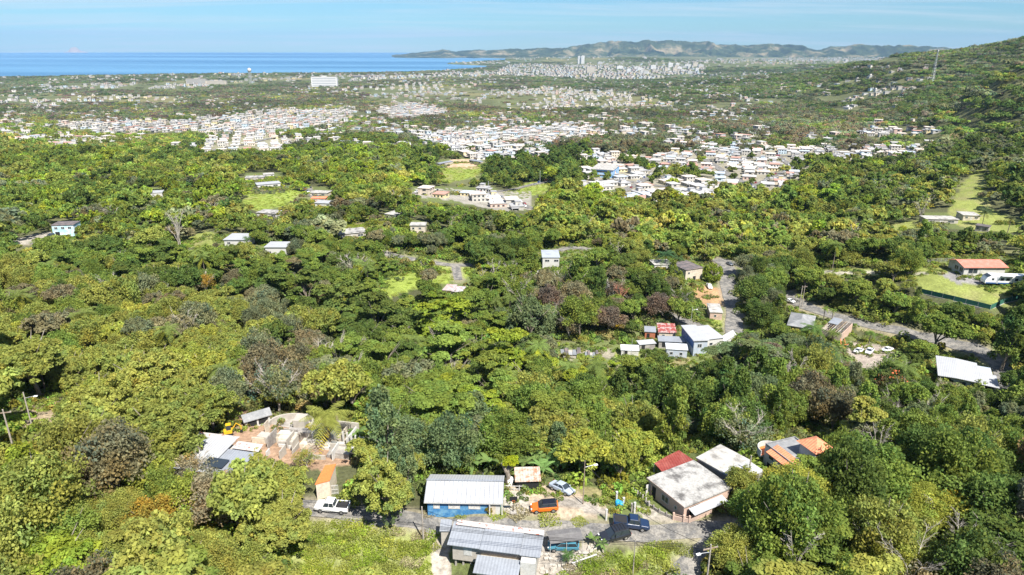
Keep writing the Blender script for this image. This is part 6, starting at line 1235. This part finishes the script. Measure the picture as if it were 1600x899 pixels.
place_vehicle(veh('sedan', paint("white", (.75,.75,.75)), 4.5, 1.75, 1.45), "parked_car", "white car alone on the verge of the valley road", "car", 1234, 473, (1250, 477))
place_vehicle(veh('pickup', paint("white", (.75,.75,.75)), 4.9, 1.8, 1.7), "pickup_truck", "white pickup on the red earth below the tan house", "pickup", 1108, 450, (1113, 458))
place_vehicle(veh('sedan', paint("grey", (.14,.15,.17)), 4.4, 1.75, 1.45), "parked_car", "dark grey car on the road behind the round tree", "car", 1140, 415, (1150, 420))
place_vehicle(veh('suv', paint("black", (.015,.018,.025)), 4.4, 1.8, 1.6), "parked_car", "black car on the yard below the turquoise house", "car", 79, 371, (60, 377))
place_vehicle(veh('sedan', paint("white", (.75,.75,.75)), 4.4, 1.75, 1.45), "parked_car", "white car on the ridge lane near the weathered grey roof", "car", 507, 378, (520, 378))
# travel trailer
f = Frame((1538, 446), (1600, 448), None, h=0, depth=2.5); e = thing("travel_trailer", f.o + Vector((0,0,.02)), f.rz, "long white and blue travel trailer on the asphalt beside the bungalow", "trailer"); wl_ = max(f.w + .5, 11)
MB().add([(0,0,.6),(wl_,0,.6),(wl_,0,3.1),(1.6,0,3.1),(.5,0,2.5),(-.1,0,1.4)] + [(0,2.5,.6),(wl_,2.5,.6),(wl_,2.5,3.1),(1.6,2.5,3.1),(.5,2.5,2.5),(-.1,2.5,1.4)], [(0,1,2,3,4,5)[::1],(11,10,9,8,7,6)] + [(i,6+i,6+(i+1)%6,(i+1)%6) for i in range(6)]).build("body", paint("white", (0,0,0)), e, bevel=.05)
MB().box(.2, wl_-.2, -.012, -.002, .62, .95).build("blue_stripe", NAVY, e)
for a0, a1, za, zb in [(1.9,2.6,1.6,2.2),(4.6,5.6,1.5,2.3),(6.3,7.4,1.5,2.3),(9,10,1.5,2.3)]: MB().box(a0, a1, -.03, .01, za, zb).build("window", GLASS, e)
MB().box(3.4, 4.0, -.03, .01, .7, 2.6).build("door", mat("grey_door", (.4,.42,.45), .5), e); MB().add([(.52,-.01,2.45),(1.5,-.01,3.0),(1.5,2.51,3.0),(.52,2.51,2.45),(.48,-.01,2.5),(1.5,-.01,3.06),(1.5,2.51,3.06),(.48,2.51,2.5)], [(0,1,2,3),(7,6,5,4),(0,4,5,1),(1,5,6,2),(2,6,7,3),(3,7,4,0)]).build("front_window", GLASS, e)
for x in (5.2, 6.1): MB().tube([(x,.0,.35),(x,2.5,.35)], .35, 14).build("wheel", TYRE, e)
MB().tube([(-.1,1.25,.6),(-1.3,1.25,.55)], .07, 6).build("hitch", TRIM, e); MB().box(4.4,8.4,-.9,-.02,3.0,3.05).build("awning", WMETAL, e)
e.scale = (1.1, 1.2, 1.25); LB['the white trailer'] = (1572, 437)
# ------------------------------------------------------------------ poles and wires
poles = {}
def pole(key, pxt, pyt, h, label, arm=True, lamp=0, px_r=.14, name="utility_pole", m=POLEM, wide=1.1):
    p = at(pxt, pyt, h); p.z -= h; e = thing(name, p, .3, label, "pole", "utility poles"); MB().tube([(0,0,-1),(0,0,h)], [px_r, px_r*.7], 8).build("shaft", m, e)
    if arm:
        MB().box(-wide, wide, -.06, .06, h-.7, h-.55).build("crossarm", WOOD, e)
        for s in (-.9,0,.9): MB().cyl(s*wide, 0, h-.55, h-.35, .05, .03, 6).build("insulator", RAWC, e)
    if lamp:
        MB().tube([(0,0,h-1.2),(lamp*1.2,-.1,h-1.0),(lamp*1.6,-.1,h-1.0)], .04, 6).build("lamp_arm", GALV, e); MB().box(min(lamp*1.5,lamp*2.1), max(lamp*1.5,lamp*2.1), -.25, .05, h-1.1, h-.95).build("lamp_head", TANKW, e)
    poles[key] = p + Vector((0,0,h-.35)); return e
pole('a', 1111, 851, 10, "utility pole with a white street lamp beside the lower road", lamp=-1)
pole('b', 993, 842, 7, "thin bare pole in the weeds below the black off-roader", arm=False, px_r=.09)
pole('c', 914, 720, 8, "thin dark lamp pole behind the silver car", arm=False, lamp=1, px_r=.10, m=WOOD)
pole('d', 659, 792, 6, "short grey pole at the street edge below the big mango tree", arm=False)
pole('e', 1258, 446, 9, "utility pole with crossarm, thinner of the pair by the valley road"); pole('f', 1254, 447, 9, "plain utility pole, thicker of the pair by the valley road", arm=False, px_r=.18)
pole('g', 4, 640, 9, "grey utility pole with crossarm at the edge of the dirt clearing", px_r=.16); pole('h', 36, 613, 8, "white street lamp pole above the dirt clearing", arm=False, lamp=1)
pole('i', 988, 530, 7, "slim pale pole beside the white shed", arm=False, px_r=.07, m=GALV); pole('j', 1082, 480, 9, "slim pole with a lamp left of the pink hut", arm=False, lamp=1, px_r=.09, m=GALV)
pole('k', 506, 342, 11, "pole on the ridge lane near the small white shed", px_r=.14); pole('l', 460, 357, 9, "pole beside the ridge lane below the steep lane", px_r=.12); pole('m', 763, 283, 16, "tall floodlight pole beside the ball field lane", arm=False, px_r=.22, m=GALV); pole('n', 844, 267, 14, "floodlight pole at the bend of the field lane", arm=False, px_r=.2, m=GALV)
pole('o', 1375, 590, 7, "bare grey pole above the orange flowering tree", arm=False, m=GALV); pole('p', 1426, 690, 8, "utility pole with a lamp deep in the trees", lamp=1); pole('q', 1174, 712, 6, "short pole between the annex and the orange-roofed house", arm=False)
def wire(a, b, sag, label):
    a, b = poles[a] if isinstance(a, str) else a, poles[b] if isinstance(b, str) else b; pts = [a.lerp(b, t) - Vector((0,0,4*sag*t*(1-t))) for t in np.linspace(0,1,14)]; o = MB().tube(pts, .032, 3).build("power_line", BLACKM); tag(o, label, "cable", "overhead wires"); return o
wire('a', 'b', .8, "overhead wire from the lamp pole to the thin bare pole"); wire('b', 'd', 2.2, "overhead wire crossing above the blue house roof"); 
for i_, o_ in enumerate((-.9, 0, .9)): wire(poles['a'] + Vector((o_, .3 * o_, .1)), at(700, 905) + Vector((-22 + o_, 3, 10)), 1.4, ["overhead wire from the lamp pole over the weeds, outermost", "overhead wire from the lamp pole over the weeds, middle strand", "overhead wire from the lamp pole over the weeds, innermost"][i_])
wire('a', 'c', 2, "overhead wire from the lamp pole to the leaning pole"); wire('e', 'j', 2, "overhead wire from the road pole pair to the slim lamp pole"); wire('d', poles['d'] + Vector((-38, 4, 2)), 1.2, "overhead wire running along the shaded lane")
# ------------------------------------------------------------------ palms, bananas, bare and flowering trees
def frond(mb_v, mb_f, mb_l, base, az, L_, rise, droop, rng, lw=.55, nl=16, shade=1.0):
    pts = []
    for i in range(nl + 1):
        t = i / nl; r = L_ * (t * .95); z = rise * L_ * t - droop * L_ * t * t; pts.append(np.array([math.cos(az) * r, math.sin(az) * r, z]) + base)
    side = np.array([-math.sin(az), math.cos(az), 0])
    for i in range(1, nl):
        t = i / nl; w = L_ * .30 * lw * math.sin(math.pi * (t * .85 + .12)) * 1.4; d = (pts[i + 1] - pts[i]); d /= np.linalg.norm(d)
        for s in (-1, 1):
            tip = pts[i] + side * s * w + d * w * .5 - np.array([0, 0, w * rng.uniform(.25, .6)]); b = len(mb_v); k = d * L_ / nl * .42; mb_v += [pts[i] - k, pts[i] + k, tip + k * .3, tip - k * .3]; mb_f.append((b, b + 1, b + 2, b + 3)); mb_l += [[shade * rng.uniform(.8, 1.2)] * 3] * 4
def palm_mesh(seed, n=18, L_=4.2, old=4, yellow=(1.9, 1.5, .8)):
    rng = np.random.default_rng(seed); v, f, l = [], [], []
    for i in range(n): frond(v, f, l, np.zeros(3), i * 2.4 + rng.uniform(-.2, .2), L_ * rng.uniform(.8, 1.1), rng.uniform(.15, 1.0), rng.uniform(.5, .95), rng)
    k = len(l)
    for i in range(old): frond(v, f, l, np.array([0, 0, -.3]), i * 1.3 + rng.uniform(-.3, .3) - 2.4, L_ * .95, -.2, .95, rng)
    l = np.array(l); l[k:] *= np.array(yellow); return mesh_np("fronds", np.array(v), np.array(f), [LEAF], attr={'lv': l})
PALM = [palm_mesh(i, 18, 4.2, 3) for i in (1, 2)] + [palm_mesh(3, 16, 4.2, 9, (2.6, 2.0, .8))]
def palm(px, py, wpx, h, label, v=0, tint=(.085, .115, .03)):
    p = at(px, py, h); d = project(np.array(p))[2][0]; s = wpx * d / F / 8.0; e = thing("palm_tree", p - Vector((0, 0, h)), rng.uniform(0, 6), label, "palm", "palms among the trees")
    MB().tube([(0,0,-.8),(.15,.1,h*.5),(.05,0,h-.1)], [.22, .16, .14], 8).build("trunk", BARK, e); o = bpy.data.objects.new("fronds", PALM[v]); COL.objects.link(o); o.parent = e; o.location = (.05, 0, h); o.scale = (s, s, s); o["tint"] = [float(x) * 1.9 for x in tint]; LEAFY.append(e); return e
LEAFY = []
palm(512, 648, 82, 6.5, "big yellow-green palm rising over the ruined terraces", 0, (.15,.17,.04)); palm(1292, 556, 58, 5, "palm with drooping yellow lower fronds beside the white sedan", 2, (.06,.09,.035)); palm(1270, 512, 46, 5.5, "dense green palm in front of the hip-roofed house", 0, (.06,.11,.03)); palm(1303, 520, 24, 3.5, "small palm between the burnt-roof house and the big yellow-fronded palm", 0)
palm(988, 606, 46, 6, "palm with hanging yellow fronds in the middle of the ravine woods", 2, (.09,.11,.03)); palm(948, 497, 44, 4, "yellowing palm below the dark trees, left of the red roof", 2, (.15,.14,.03)); palm(965, 500, 30, 4, "smaller yellowing palm tucked beside its larger neighbour", 2, (.15,.14,.03)); palm(740, 583, 40, 5, "dark palm with one bright yellow frond in the ravine", 1, (.05,.08,.03)); palm(230, 362, 16, 9, "tall slim palm in the woods left of the grassy knoll", 0, (.07,.09,.04)); palm(1040, 398, 34, 7, "dark palm beside the hidden white house", 1, (.04,.08,.035)); palm(386, 372, 16, 6, "palm standing between the two white hill houses", 0, (.06,.09,.03))
palm(1205, 497, 40, 5, "low dense palm right of the asphalt yard", 0, (.09,.13,.03)); palm(1290, 482, 14, 5, "pair-topped little palm behind the hip roof, nearer one", 0, (.10,.14,.03)); palm(1302, 484, 14, 5, "pair-topped little palm behind the hip roof, farther one", 0, (.10,.14,.03)); palm(1360, 520, 22, 4, "small palm beside the road above the white cars", 0, (.08,.12,.03)); palm(1060, 405, 26, 6, "slim dark palm in front of the tan house", 1, (.05,.08,.03)); palm(888, 865, 24, 1.6, "small spiky palm on the rubble beside the stilt house", 0, (.05,.10,.03)); palm(1540, 330, 26, 8, "dark palm on the far lawn", 1, (.05,.07,.03)); palm(1580, 340, 20, 8, "thin palm near the frame edge on the far lawn", 1, (.07,.08,.04))
def banana_mesh(seed):
    rng = np.random.default_rng(seed); v, f, l = [], [], []
    for i in range(9):
        az = i * 2.4 + rng.uniform(-.3, .3); L_ = rng.uniform(2, 2.8); rise = rng.uniform(.5, 1.3); dr = rng.uniform(.5, .9); side = np.array([-math.sin(az), math.cos(az), 0]); prev = None; base = np.array([0, 0, 1.6]); sh = rng.uniform(.8, 1.25)
        for k in range(7):
            t = k / 6; c = base + np.array([math.cos(az), math.sin(az), 0]) * L_ * t * .85 + np.array([0, 0, rise * L_ * t - dr * L_ * t * t]); w = .36 * math.sin(math.pi * min(1, .1 + t * .88)) + .02; cur = (c + side * w - np.array([0, 0, .12]), c, c - side * w - np.array([0, 0, .12]))
            if prev is not None:
                for a_, b_ in ((0, 1), (1, 2)): b = len(v); v += [prev[a_], prev[b_], cur[b_], cur[a_]]; f.append((b, b+1, b+2, b+3)); l += [[sh] * 3] * 4
            prev = cur
    return mesh_np("leaves", np.array(v), np.array(f), [LEAF], attr={'lv': np.array(l)})
BAN = [banana_mesh(i) for i in range(3)]; BSTEM = MB().tube([(0,0,-.5),(0,0,1),(0,0,1.8)], [.18,.15,.09], 7).mesh("stem", [mat("banana_stem", (.16,.17,.06), .7)])
bl = [(660,735),(672,722),(648,715),(688,735),(700,722),(712,738),(725,728),(738,738),(752,726),(765,738),(778,735),(690,708),(640,690),(655,700),(884,735),(898,722),(912,738),(925,718),(905,705),(938,735),(880,715),(955,745),(820,738),(835,732),(848,745),(862,738),(765,712),(925,850),(940,858),(912,702),(870,722),(560,690),(1070,492),(1050,485),(1040,500),(1085,497)]
for i, (bx, by) in enumerate(bl):
    p = at(bx, by); s = rng.uniform(.9, 1.35) if by < 800 else .55; e = thing("banana_plant", p, rng.uniform(0, 6), None, "banana plant", "banana plants"); e.scale = (s, s, s)
    o = bpy.data.objects.new("leaves", BAN[i % 3]); COL.objects.link(o); o.parent = e; o["tint"] = [float(x) for x in np.array((.17,.26,.08)) * rng.uniform(.8, 1.3)]; o = bpy.data.objects.new("stem", BSTEM); COL.objects.link(o); o.parent = e
    TREE_LABELS.append((e, bx, by - 12, "", "broad-leaved banana", 'plant'))
def bare(px, py, h, label, seed, R=.5, tilt=0.0, m=DEADWOOD, thick=.3, name="bare_tree"):
    """top of the tree shows at (px, py)"""
    p = at(px, py, h); e = thing(name, p - Vector((0,0,h)), rng.uniform(0, 6), label, "tree", "bare trees"); e.rotation_euler.x = tilt
    mb = limb_mb(R * h, h, np.random.default_rng(seed), thick, 7, bare=True); mb.build("trunk", m, e); return e
bare(1254, 800, 13, "bleached bare trunk with forked limbs rising in front of the lower trees", 3, .25, thick=.2); bare(1440, 830, 11, "wide bleached leafless tree in the lower woods", 5, .5, thick=.15); bare(1370, 815, 9, "grey leafless tree left of the wide bleached one", 8, .35, .2, thick=.14); bare(1500, 800, 11, "leaning bleached leafless tree, last before the dark edge trees", 6, .45, -.3, thick=.15)
bare(270, 312, 22, "tall slender leafless tree above the left woods", 7, .25, thick=.22); bare(557, 403, 13, "pale leafless tree spreading above the green vines", 9, .4, thick=.2); bare(410, 585, 8, "grey tangle of bare branches above the shed", 10, .7, thick=.2); bare(970, 438, 12, "reddish bare tree between the dark crowns", 12, .35, m=mat("reddish_wood", (.30,.13,.08), .8), thick=.3); bare(1200, 600, 8, "low grey bare branches in the ravine shade", 13, .6, thick=.16); bare(1395, 640, 14, "tall thin pale trunk leaning below the flowering tree", 14, .2, .25, thick=.18)
# orange flowering tree, pollarded tree and bright shrubs
def special(name, kind, px, py, wpx, tint, label, lvl=0):
    R0 = 5; R = 5.0; H0 = 10
    for _ in range(4): p = at(px, py, H0 * R / R0 * .6); R = wpx / 2 * project(np.array(p))[2][0] / F
    s = R / R0; e = thing(name, (p.x, p.y, float(G(p.x, p.y))), rng.uniform(0, 6), label, "tree"); e.scale = (s, s, s); o = bpy.data.objects.new("crown", NEAR[kind][lvl]); COL.objects.link(o); o.parent = e; o["tint"] = tint; o = bpy.data.objects.new("trunk", TRUNK[0]); COL.objects.link(o); o.parent = e; return e
e = special("flowering_tree", 'fine', 1395, 598, 62, [.14,.19,.06], "tree with orange-red blossom at the edge of the valley yard")
rg = np.random.default_rng(77); C = rg.normal(size=(170, 3)); C /= np.linalg.norm(C, axis=1)[:, None]; C[:, 2] = abs(C[:, 2]); V, Q, lv = leaf_cloud(np.array([0,0,5.2]) + C * np.array([4.2,4.2,4.6]) * rg.uniform(.5,1.03,(170,1)), C, .5, rg, lv=np.ones((170,3)))
o = bpy.data.objects.new("blossom", mesh_np("blossom", V, Q, [mat("orange_blossom", (.42,.10,.035), .7)])); COL.objects.link(o); o.parent = e
p = at(793, 757); e = thing("pollarded_tree", p, 0, "stubby pollarded tree with lime green new leaves behind the patio", "tree"); MB().tube([(0,0,-.5),(.1,0,1.6),(-.2,0,2.6)], [.5,.42,.4], 9).build("trunk", BARK, e)
for i, (dx_, dy_) in enumerate([(-.9,.1),(.8,.2),(.1,.9)]): MB().tube([(-.1,0,2.3),(dx_*.7,dy_*.7,3.2),(dx_,dy_,4.0)], [.32,.24,.2], 7).build("limb", BARK, e)
o = bpy.data.objects.new("crown", NEAR['dome'][0]); COL.objects.link(o); o.parent = e; o.location = (0, .2, 2.2); o.scale = (.33, .33, .33); o["tint"] = [.36, .42, .03]
LB['the pollarded tree'] = (795, 720)
for (px_0, py_0, w_, t_, lb) in [(764,801,15,[.28,.24,.02],"small yellow-leaved bush at the porch end of the blue house"),(1470,545,12,[.30,.30,.03],"small bright yellow bush above the white metal-roofed house"),(1040,640,14,[.20,.22,.03],"small yellow-green shrub on the ravine edge"),(748,560,12,[.32,.34,.02],"bright yellow tuft deep in the ravine trees")]:
    p = at(px_0, py_0); d = project(np.array(p))[2][0]; s = w_ * d / F / 8; e = thing("yellow_bush", p, 0, lb, "bush"); e.scale = (s, s, s); o = bpy.data.objects.new("foliage", NEAR['round'][0]); COL.objects.link(o); o.parent = e; o["tint"] = t_; o = bpy.data.objects.new("stem", TRUNK[1]); COL.objects.link(o); o.parent = e; o.scale = (.5, .5, .5)
# palms and leafless trees scattered through the woods
def free_spot(r0, r1, h, R):
    for _ in range(60):
        b_ = rng.uniform(-.66, .66); r_ = math.exp(rng.uniform(math.log(r0), math.log(r1))); x, y = r_ * math.sin(b_), r_ * math.cos(b_); z = float(G(x, y)); a_, c_, d_ = project(np.array([x, y, z + h]))
        if 10 < a_[0] < 1590 and c_[0] < 890 and not blocked(np.array([x]), np.array([y]), np.array([z + h * .8]), np.array([R]), np.array([R]))[0] and not near_road(np.array([x]), np.array([y]), 2)[0]: return x, y, z, float(a_[0]), float(c_[0])
    return None
for i in range(26):
    q_ = free_spot(135, 420, 11, 3)
    if not q_: continue
    x, y, z, a_, c_ = q_; h = rng.uniform(9.5, 13); s = rng.uniform(.75, 1.05); e = thing("palm_tree", (x, y, z), rng.uniform(0, 6), None, "palm", "palms among the trees"); MB().tube([(0,0,-.8),(.15,.1,h*.5),(.05,0,h-.1)], [.22, .16, .14], 7).build("trunk", BARK, e)
    o = bpy.data.objects.new("fronds", PALM[i % 3]); COL.objects.link(o); o.parent = e; o.location = (.05, 0, h); o.scale = (s, s, s); o["tint"] = [float(v) for v in np.array((.19, .25, .07)) * rng.uniform(.8, 1.3)]; TREE_LABELS.append((e, a_, c_, "", "feather-leaved palm", 'plant'))
BARE = [limb_mb(4.2, 12, np.random.default_rng(70 + i), .17, 7, bare=True).mesh("trunk", [DEADWOOD]) for i in range(4)]
for i in range(28):
    q_ = free_spot(150, 520, 13, 3)
    if not q_: continue
    x, y, z, a_, c_ = q_; s = rng.uniform(.85, 1.25); e = thing("bare_tree", (x, y, z), rng.uniform(0, 6), None, "tree", "bare trees"); e.scale = (s, s, s); o = bpy.data.objects.new("trunk", BARE[i % 4]); COL.objects.link(o); o.parent = e; TREE_LABELS.append((e, a_, c_, "", "leafless grey-branched", 'tree'))
# hedge along the street and grass
TUFT = []
for sd_ in range(3):
    rg = np.random.default_rng(60 + sd_); n_ = 620; C = np.stack([rg.uniform(-1.6,1.6,n_), rg.uniform(-1.6,1.6,n_), rg.uniform(.02,.26,n_)], 1); V, Q, lv = leaf_cloud(C, np.tile([0,0,1.0],(n_,1)), .19, rg, jitter=.8, up=.3, lv=np.clip(rg.normal(1,.22,(n_,1)) * np.array([[1,1,1]]) , .4, 1.8)); TUFT.append(mesh_np("tuft", V, Q, [LEAF], attr={'lv': lv}))
def scatter_in(polys, sp, name, scl, cols_, meshes, z=0.0, zf=1.0):
    Ps = []; T_ = []
    for poly in polys:
        x0, x1, y0, y1 = box_of(poly); c_ = at((x0+x1)/2, min((y0+y1)/2, 898)); r_ = math.hypot(c_.x, c_.y); cr = [at(*q) for q in poly]; X0, X1, Y0, Y1 = min(q.x for q in cr), max(q.x for q in cr), min(q.y for q in cr), max(q.y for q in cr)
        nx = int((X1-X0)/sp)+1; ny = int((Y1-Y0)/sp)+1; xx, yy = np.meshgrid(np.linspace(X0,X1,nx), np.linspace(Y0,Y1,ny)); xx = xx.ravel() + rng.normal(size=xx.size)*sp*.35; yy = yy.ravel() + rng.normal(size=yy.size)*sp*.35; zz = G(xx, yy); a, b, _ = project(np.stack([xx,yy,zz],-1)); k = in_poly(a, b, poly) & ~near_road(xx, yy, .3)
        Ps.append(np.stack([xx,yy,zz+z],-1)[k])
    P = np.concatenate(Ps); n_ = len(P); ti = np.array([PAL[cols_[i]] for i in rng.integers(0, len(cols_), n_)]) * rng.uniform(.8,1.3,(n_,1)); s = rng.uniform(*scl, n_); return stuff_instances(name, P, np.stack([np.zeros(n_),np.zeros(n_),rng.uniform(0,6.28,n_)],1), np.stack([s,s,s*zf],1), ti, rng.integers(0,len(meshes),n_), meshes)
weedy = [p_ for p_, c_ in PATCH if c_ in (WEED, (0.235,0.255,0.09), (0.20,0.24,0.07), (0.12,0.15,0.04), (0.10,0.14,0.04))]
scatter_in(weedy, 1.7, "grass", (.7, 1.1), ['olive','bright','olive','bright','yel','tan'], TUFT)
scatter_in([[(445,816),(640,826),(672,845),(672,905),(400,905)],[(870,905),(905,870),(960,870),(1040,845),(1105,845),(1060,905)]], 6.0, "weeds", (.25, .5), ['bright','green','olive','yel'], UNDER, 0, .6)
scatter_in([[(800,823),(850,821),(950,824),(962,832),(930,838),(905,826),(850,827)]], 1.6, "hedge_growth", (.3, .5), ['bright','green','yel'], UNDER)
scatter_in([p_ for p_, c_ in PATCH if c_ in (LAWN, DRY)][:6], 3.2, "lawn_grass", (.5, .9), ['bright','olive','yel','green'], TUFT, -.12)
# small cars and vans in the towns
def tiny_car(pm):
    b = MB(); b.hexa([(-2.1,-.85,.25),(2.1,-.85,.25),(2.1,.85,.25),(-2.1,.85,.25)], [(-2.1,-.8,.95),(2.0,-.8,.85),(2.0,.8,.85),(-2.1,.8,.95)]); b.mi = 1; b.hexa([(-1.8,-.75,.9),(1.0,-.75,.86),(1.0,.75,.86),(-1.8,.75,.9)], [(-1.4,-.6,1.4),(.4,-.6,1.4),(.4,.6,1.4),(-1.4,.6,1.4)]); b.mi = 0; b.box(-1.38,.38,-.58,.58,1.4,1.45); b.mi = 2
    for x in (-1.3, 1.3):
        for y in (-.88, .68): b.tube([(x,y,.33),(x,y+.2,.33)], .33, 10)
    return b.mesh("town_car", [pm, GLASS, TYRE])
TC = [(tiny_car(paint(n_, c_)), n_) for n_, c_ in (("white", (.6,.6,.6)), ("silver", (.40,.41,.42)), ("red", (.35,.03,.02)), ("blue_car", (.03,.08,.28)), ("black", (.02,.02,.02)), ("white", (.6,.6,.6)))]
k_ = 0
for ln in [r for r, w_ in road_pts[5:] if np.hypot(r[:, 0], r[:, 1]).mean() > 480]:
    for i in range(1, len(ln) - 1, 3):
        if rng.random() < .35 or k_ > 90: continue
        x, y = ln[i]; t_ = ln[i + 1] - ln[i - 1]; a_ = math.atan2(t_[1], t_[0]); s_ = rng.choice([-1, 1]) * rng.uniform(1.6, 3.2); x -= math.sin(a_) * s_; y += math.cos(a_) * s_; r_0 = math.hypot(x, y)
        if r_0 > 1300: continue
        v = int(rng.integers(6)); z = float(G(x, y)) + .1 + max(0, r_0 - 150) * .0006; px0, py0, _ = project(np.array([x, y, z])); o = bpy.data.objects.new("town_car", TC[v][0]); COL.objects.link(o); o.location = (x, y, z); o.rotation_euler.z = a_ + (math.pi if s_ > 0 else 0); tag(o, None, "car", "cars on the lanes of the valley"); TREE_LABELS.append((o, float(px0[0]), float(py0[0]), TC[v][1].replace("_car", ""), "little", 'car')); k_ += 1
# concrete path wall, stacked pipes and rubble near the stilt house
tag(MB().tube([at(893,882)+Vector((0,0,.2)), at(932,871)+Vector((0,0,.5))], .11, 8).build("fallen_pipe", WHITE), "white pipe lying across the rubble beside the stilt house", "pipe")
r_ = np.random.default_rng(3)
b = MB()
for i in range(160):
    poly = [(842,850),(890,860),(935,846),(930,872),(870,895),(846,895)]; a_ = r_.uniform(840, 938); c_ = r_.uniform(846, 896)
    if not in_poly(a_, c_, poly): continue
    p = at(a_, c_); s = r_.uniform(.12, .4); b.M = Matrix.Translation(p) @ Matrix.Rotation(r_.uniform(0,3),4,'Z') @ Matrix.Rotation(r_.uniform(-.5,.5),4,'X'); b.box(-s,s,-s*.6,s*.6,-s*.3,s*.4)
o = b.build("rubble", STONE); o["kind"] = "stuff"
# ------------------------------------------------------------------ towns
HW = tint_mat("house_wall", rough=.8); 
ROOFS = [mat("town_roof_white", (.45,.44,.42), .7, (.45,.43,.41), .25, .5, .7), mat("town_roof_grey", (.34,.34,.345), .7, (.30,.29,.28), .25), mat("town_roof_tan", (.60,.53,.46), .8, (.40,.34,.30), .25), mat("town_roof_red", (.40,.25,.20), .8, (.40,.2,.15), .3), mat("town_roof_blue", (.36,.41,.46), .6, (.5,.55,.6), .3)]
def town_house(seed, roof):
    r = random.Random(seed); w, d, h = r.uniform(9, 13), r.uniform(8, 11), r.choice([3, 3.2, 3.4, 6.0] if seed % 3 else [3.1, 3.3]); b = MB(); b.mi = 0; b.box(-w/2, w/2, -d/2, d/2, -3, h); b.mi = 1; b.box(-w/2-.5, w/2+.5, -d/2-.5, d/2+.5, h, h+.3)
    if seed % 2: b.mi = 1; b.box(w/2+.5, w/2+4, -d/2-.3, d/2*.3, 2.5, 2.7); b.mi = 0; b.box(w/2+3.6, w/2+3.9, -d/2, -d/2+.3, -2, 2.5)
    if seed % 4 == 1: b.mi = 0; b.box(-w*.3, w*.1, -d*.1, d*.35, h+.3, h+2.8); b.mi = 1; b.box(-w*.33, w*.13, -d*.14, d*.38, h+2.8, h+3)
    b.mi = 2
    for fl in range(2 if h > 5 else 1):
        for s in (-1, 1):
            for i in range(3): x = -w/2 + w*(.14+.3*i); b.box(x, x+w*.14, s*(d/2)-.04, s*(d/2)+.04, .9+fl*3, 2.2+fl*3)
            b.box(s*w/2-.04, s*w/2+.04, -d*.2, d*.1, .9+fl*3, 2.2+fl*3)
    if seed % 3 == 0: b.mi = 1; b.tube([(w*.25, d*.2, h+.3), (w*.25, d*.2, h+1.8)], .7, 8)
    return b.mesh("town_house", [HW, ROOFS[roof], GLASS])
RK = [0,1,0,2,0,1,2,0,3,1,4,2]; TH = [town_house(i, RK[i]) for i in range(12)]; RN = ['white','grey','tan','red','blue']
WALLC = [(.50,.475,.43)]*6 + [(.60,.52,.42),(.60,.44,.37),(.52,.62,.68),(.62,.62,.60),(.70,.60,.35),(.74,.70,.64)]; WNAME = ['white']*6 + ['cream','pink','pale blue','grey','yellow','cream']
HS.sort(key=lambda t: -t[0]); print("HOUSES", len(HS))
for (sz, X, Y, Z, a, v, w_, px, py) in HS[:300]:
    o = bpy.data.objects.new("town_house", TH[v]); COL.objects.link(o); o.location = (X, Y, Z); o.rotation_euler.z = a; o["tint"] = list(WALLC[w_]); tag(o, None, "house", "houses of the towns in the valley")
    TREE_LABELS.append((o, px, py - 3, WNAME[w_], RN[RK[v]] + "-roofed", 'house'))
H2 = HS[300:]
if H2: n_ = len(H2); stuff_instances("far_houses", [(h[1],h[2],h[3]) for h in H2], np.array([(0,0,h[4]) for h in H2]), np.array([[k_ := max(1, min(1.6, math.hypot(h_[1],h_[2])/2900)), k_, k_ * 1.35] for h_ in H2]), np.array([WALLC[h[6]] for h in H2]), [h[5] for h in H2], TH)
# ------------------------------------------------------------------ labels that single out each tree and house
LB.update({'the round tree': (1116, 423), 'the street lamp pole': (1111, 870), 'the white pickup': (520, 790), 'the orange car': (851, 790), 'the dirt clearing': (65, 640), 'the hospital far off': (508, 127), 'the big palm': (512, 648), 'the valley road bend': (1545, 560), 'the ravine palm': (988, 606), 'the lower road': (1090, 870), 'the field lane': (830, 290), 'the white cars': (1350, 548), 'the grassy knoll': (310, 372), 'the bleached forked trunk': (1262, 830), 'the bleached wide tree': (1440, 840)})
lk = list(LB); lp = np.array([LB[k] for k in lk], float); DIRS = ['right of', 'up and right of', 'above', 'up and left of', 'left of', 'below and left of', 'below', 'below and right of']; buckets = {}
for (o, px, py, cn_, kn_, cat_) in TREE_LABELS:
    d = np.hypot(lp[:,0]-px, lp[:,1]-py); j = int(d.argmin()); a = math.atan2(-(py-lp[j,1]), px-lp[j,0]); di = int(round(a/(math.pi/4))) % 8; buckets.setdefault((lk[j], di, cn_, kn_, cat_), []).append((d[j], o))
for (l_, di, cn_, kn_, cat_), v in buckets.items():
    v.sort(key=lambda t: t[0])
    for i, (_, o) in enumerate(v):
        if cat_ == 'house': base = f"{cn_} {kn_} house"
        elif cat_ == 'car': base = f"little {cn_} car"
        elif cat_ == 'plant': base = kn_ + (' plant' if 'banana' in kn_ else '')
        else: base = f"{cn_} {kn_}".strip() + ('' if kn_.endswith('tree') else ' tree')
        o["label"] = (f"{base} {DIRS[di]} {l_}" if len(v) == 1 else f"{base} {DIRS[di]} {l_}, {ordn(i)} out")
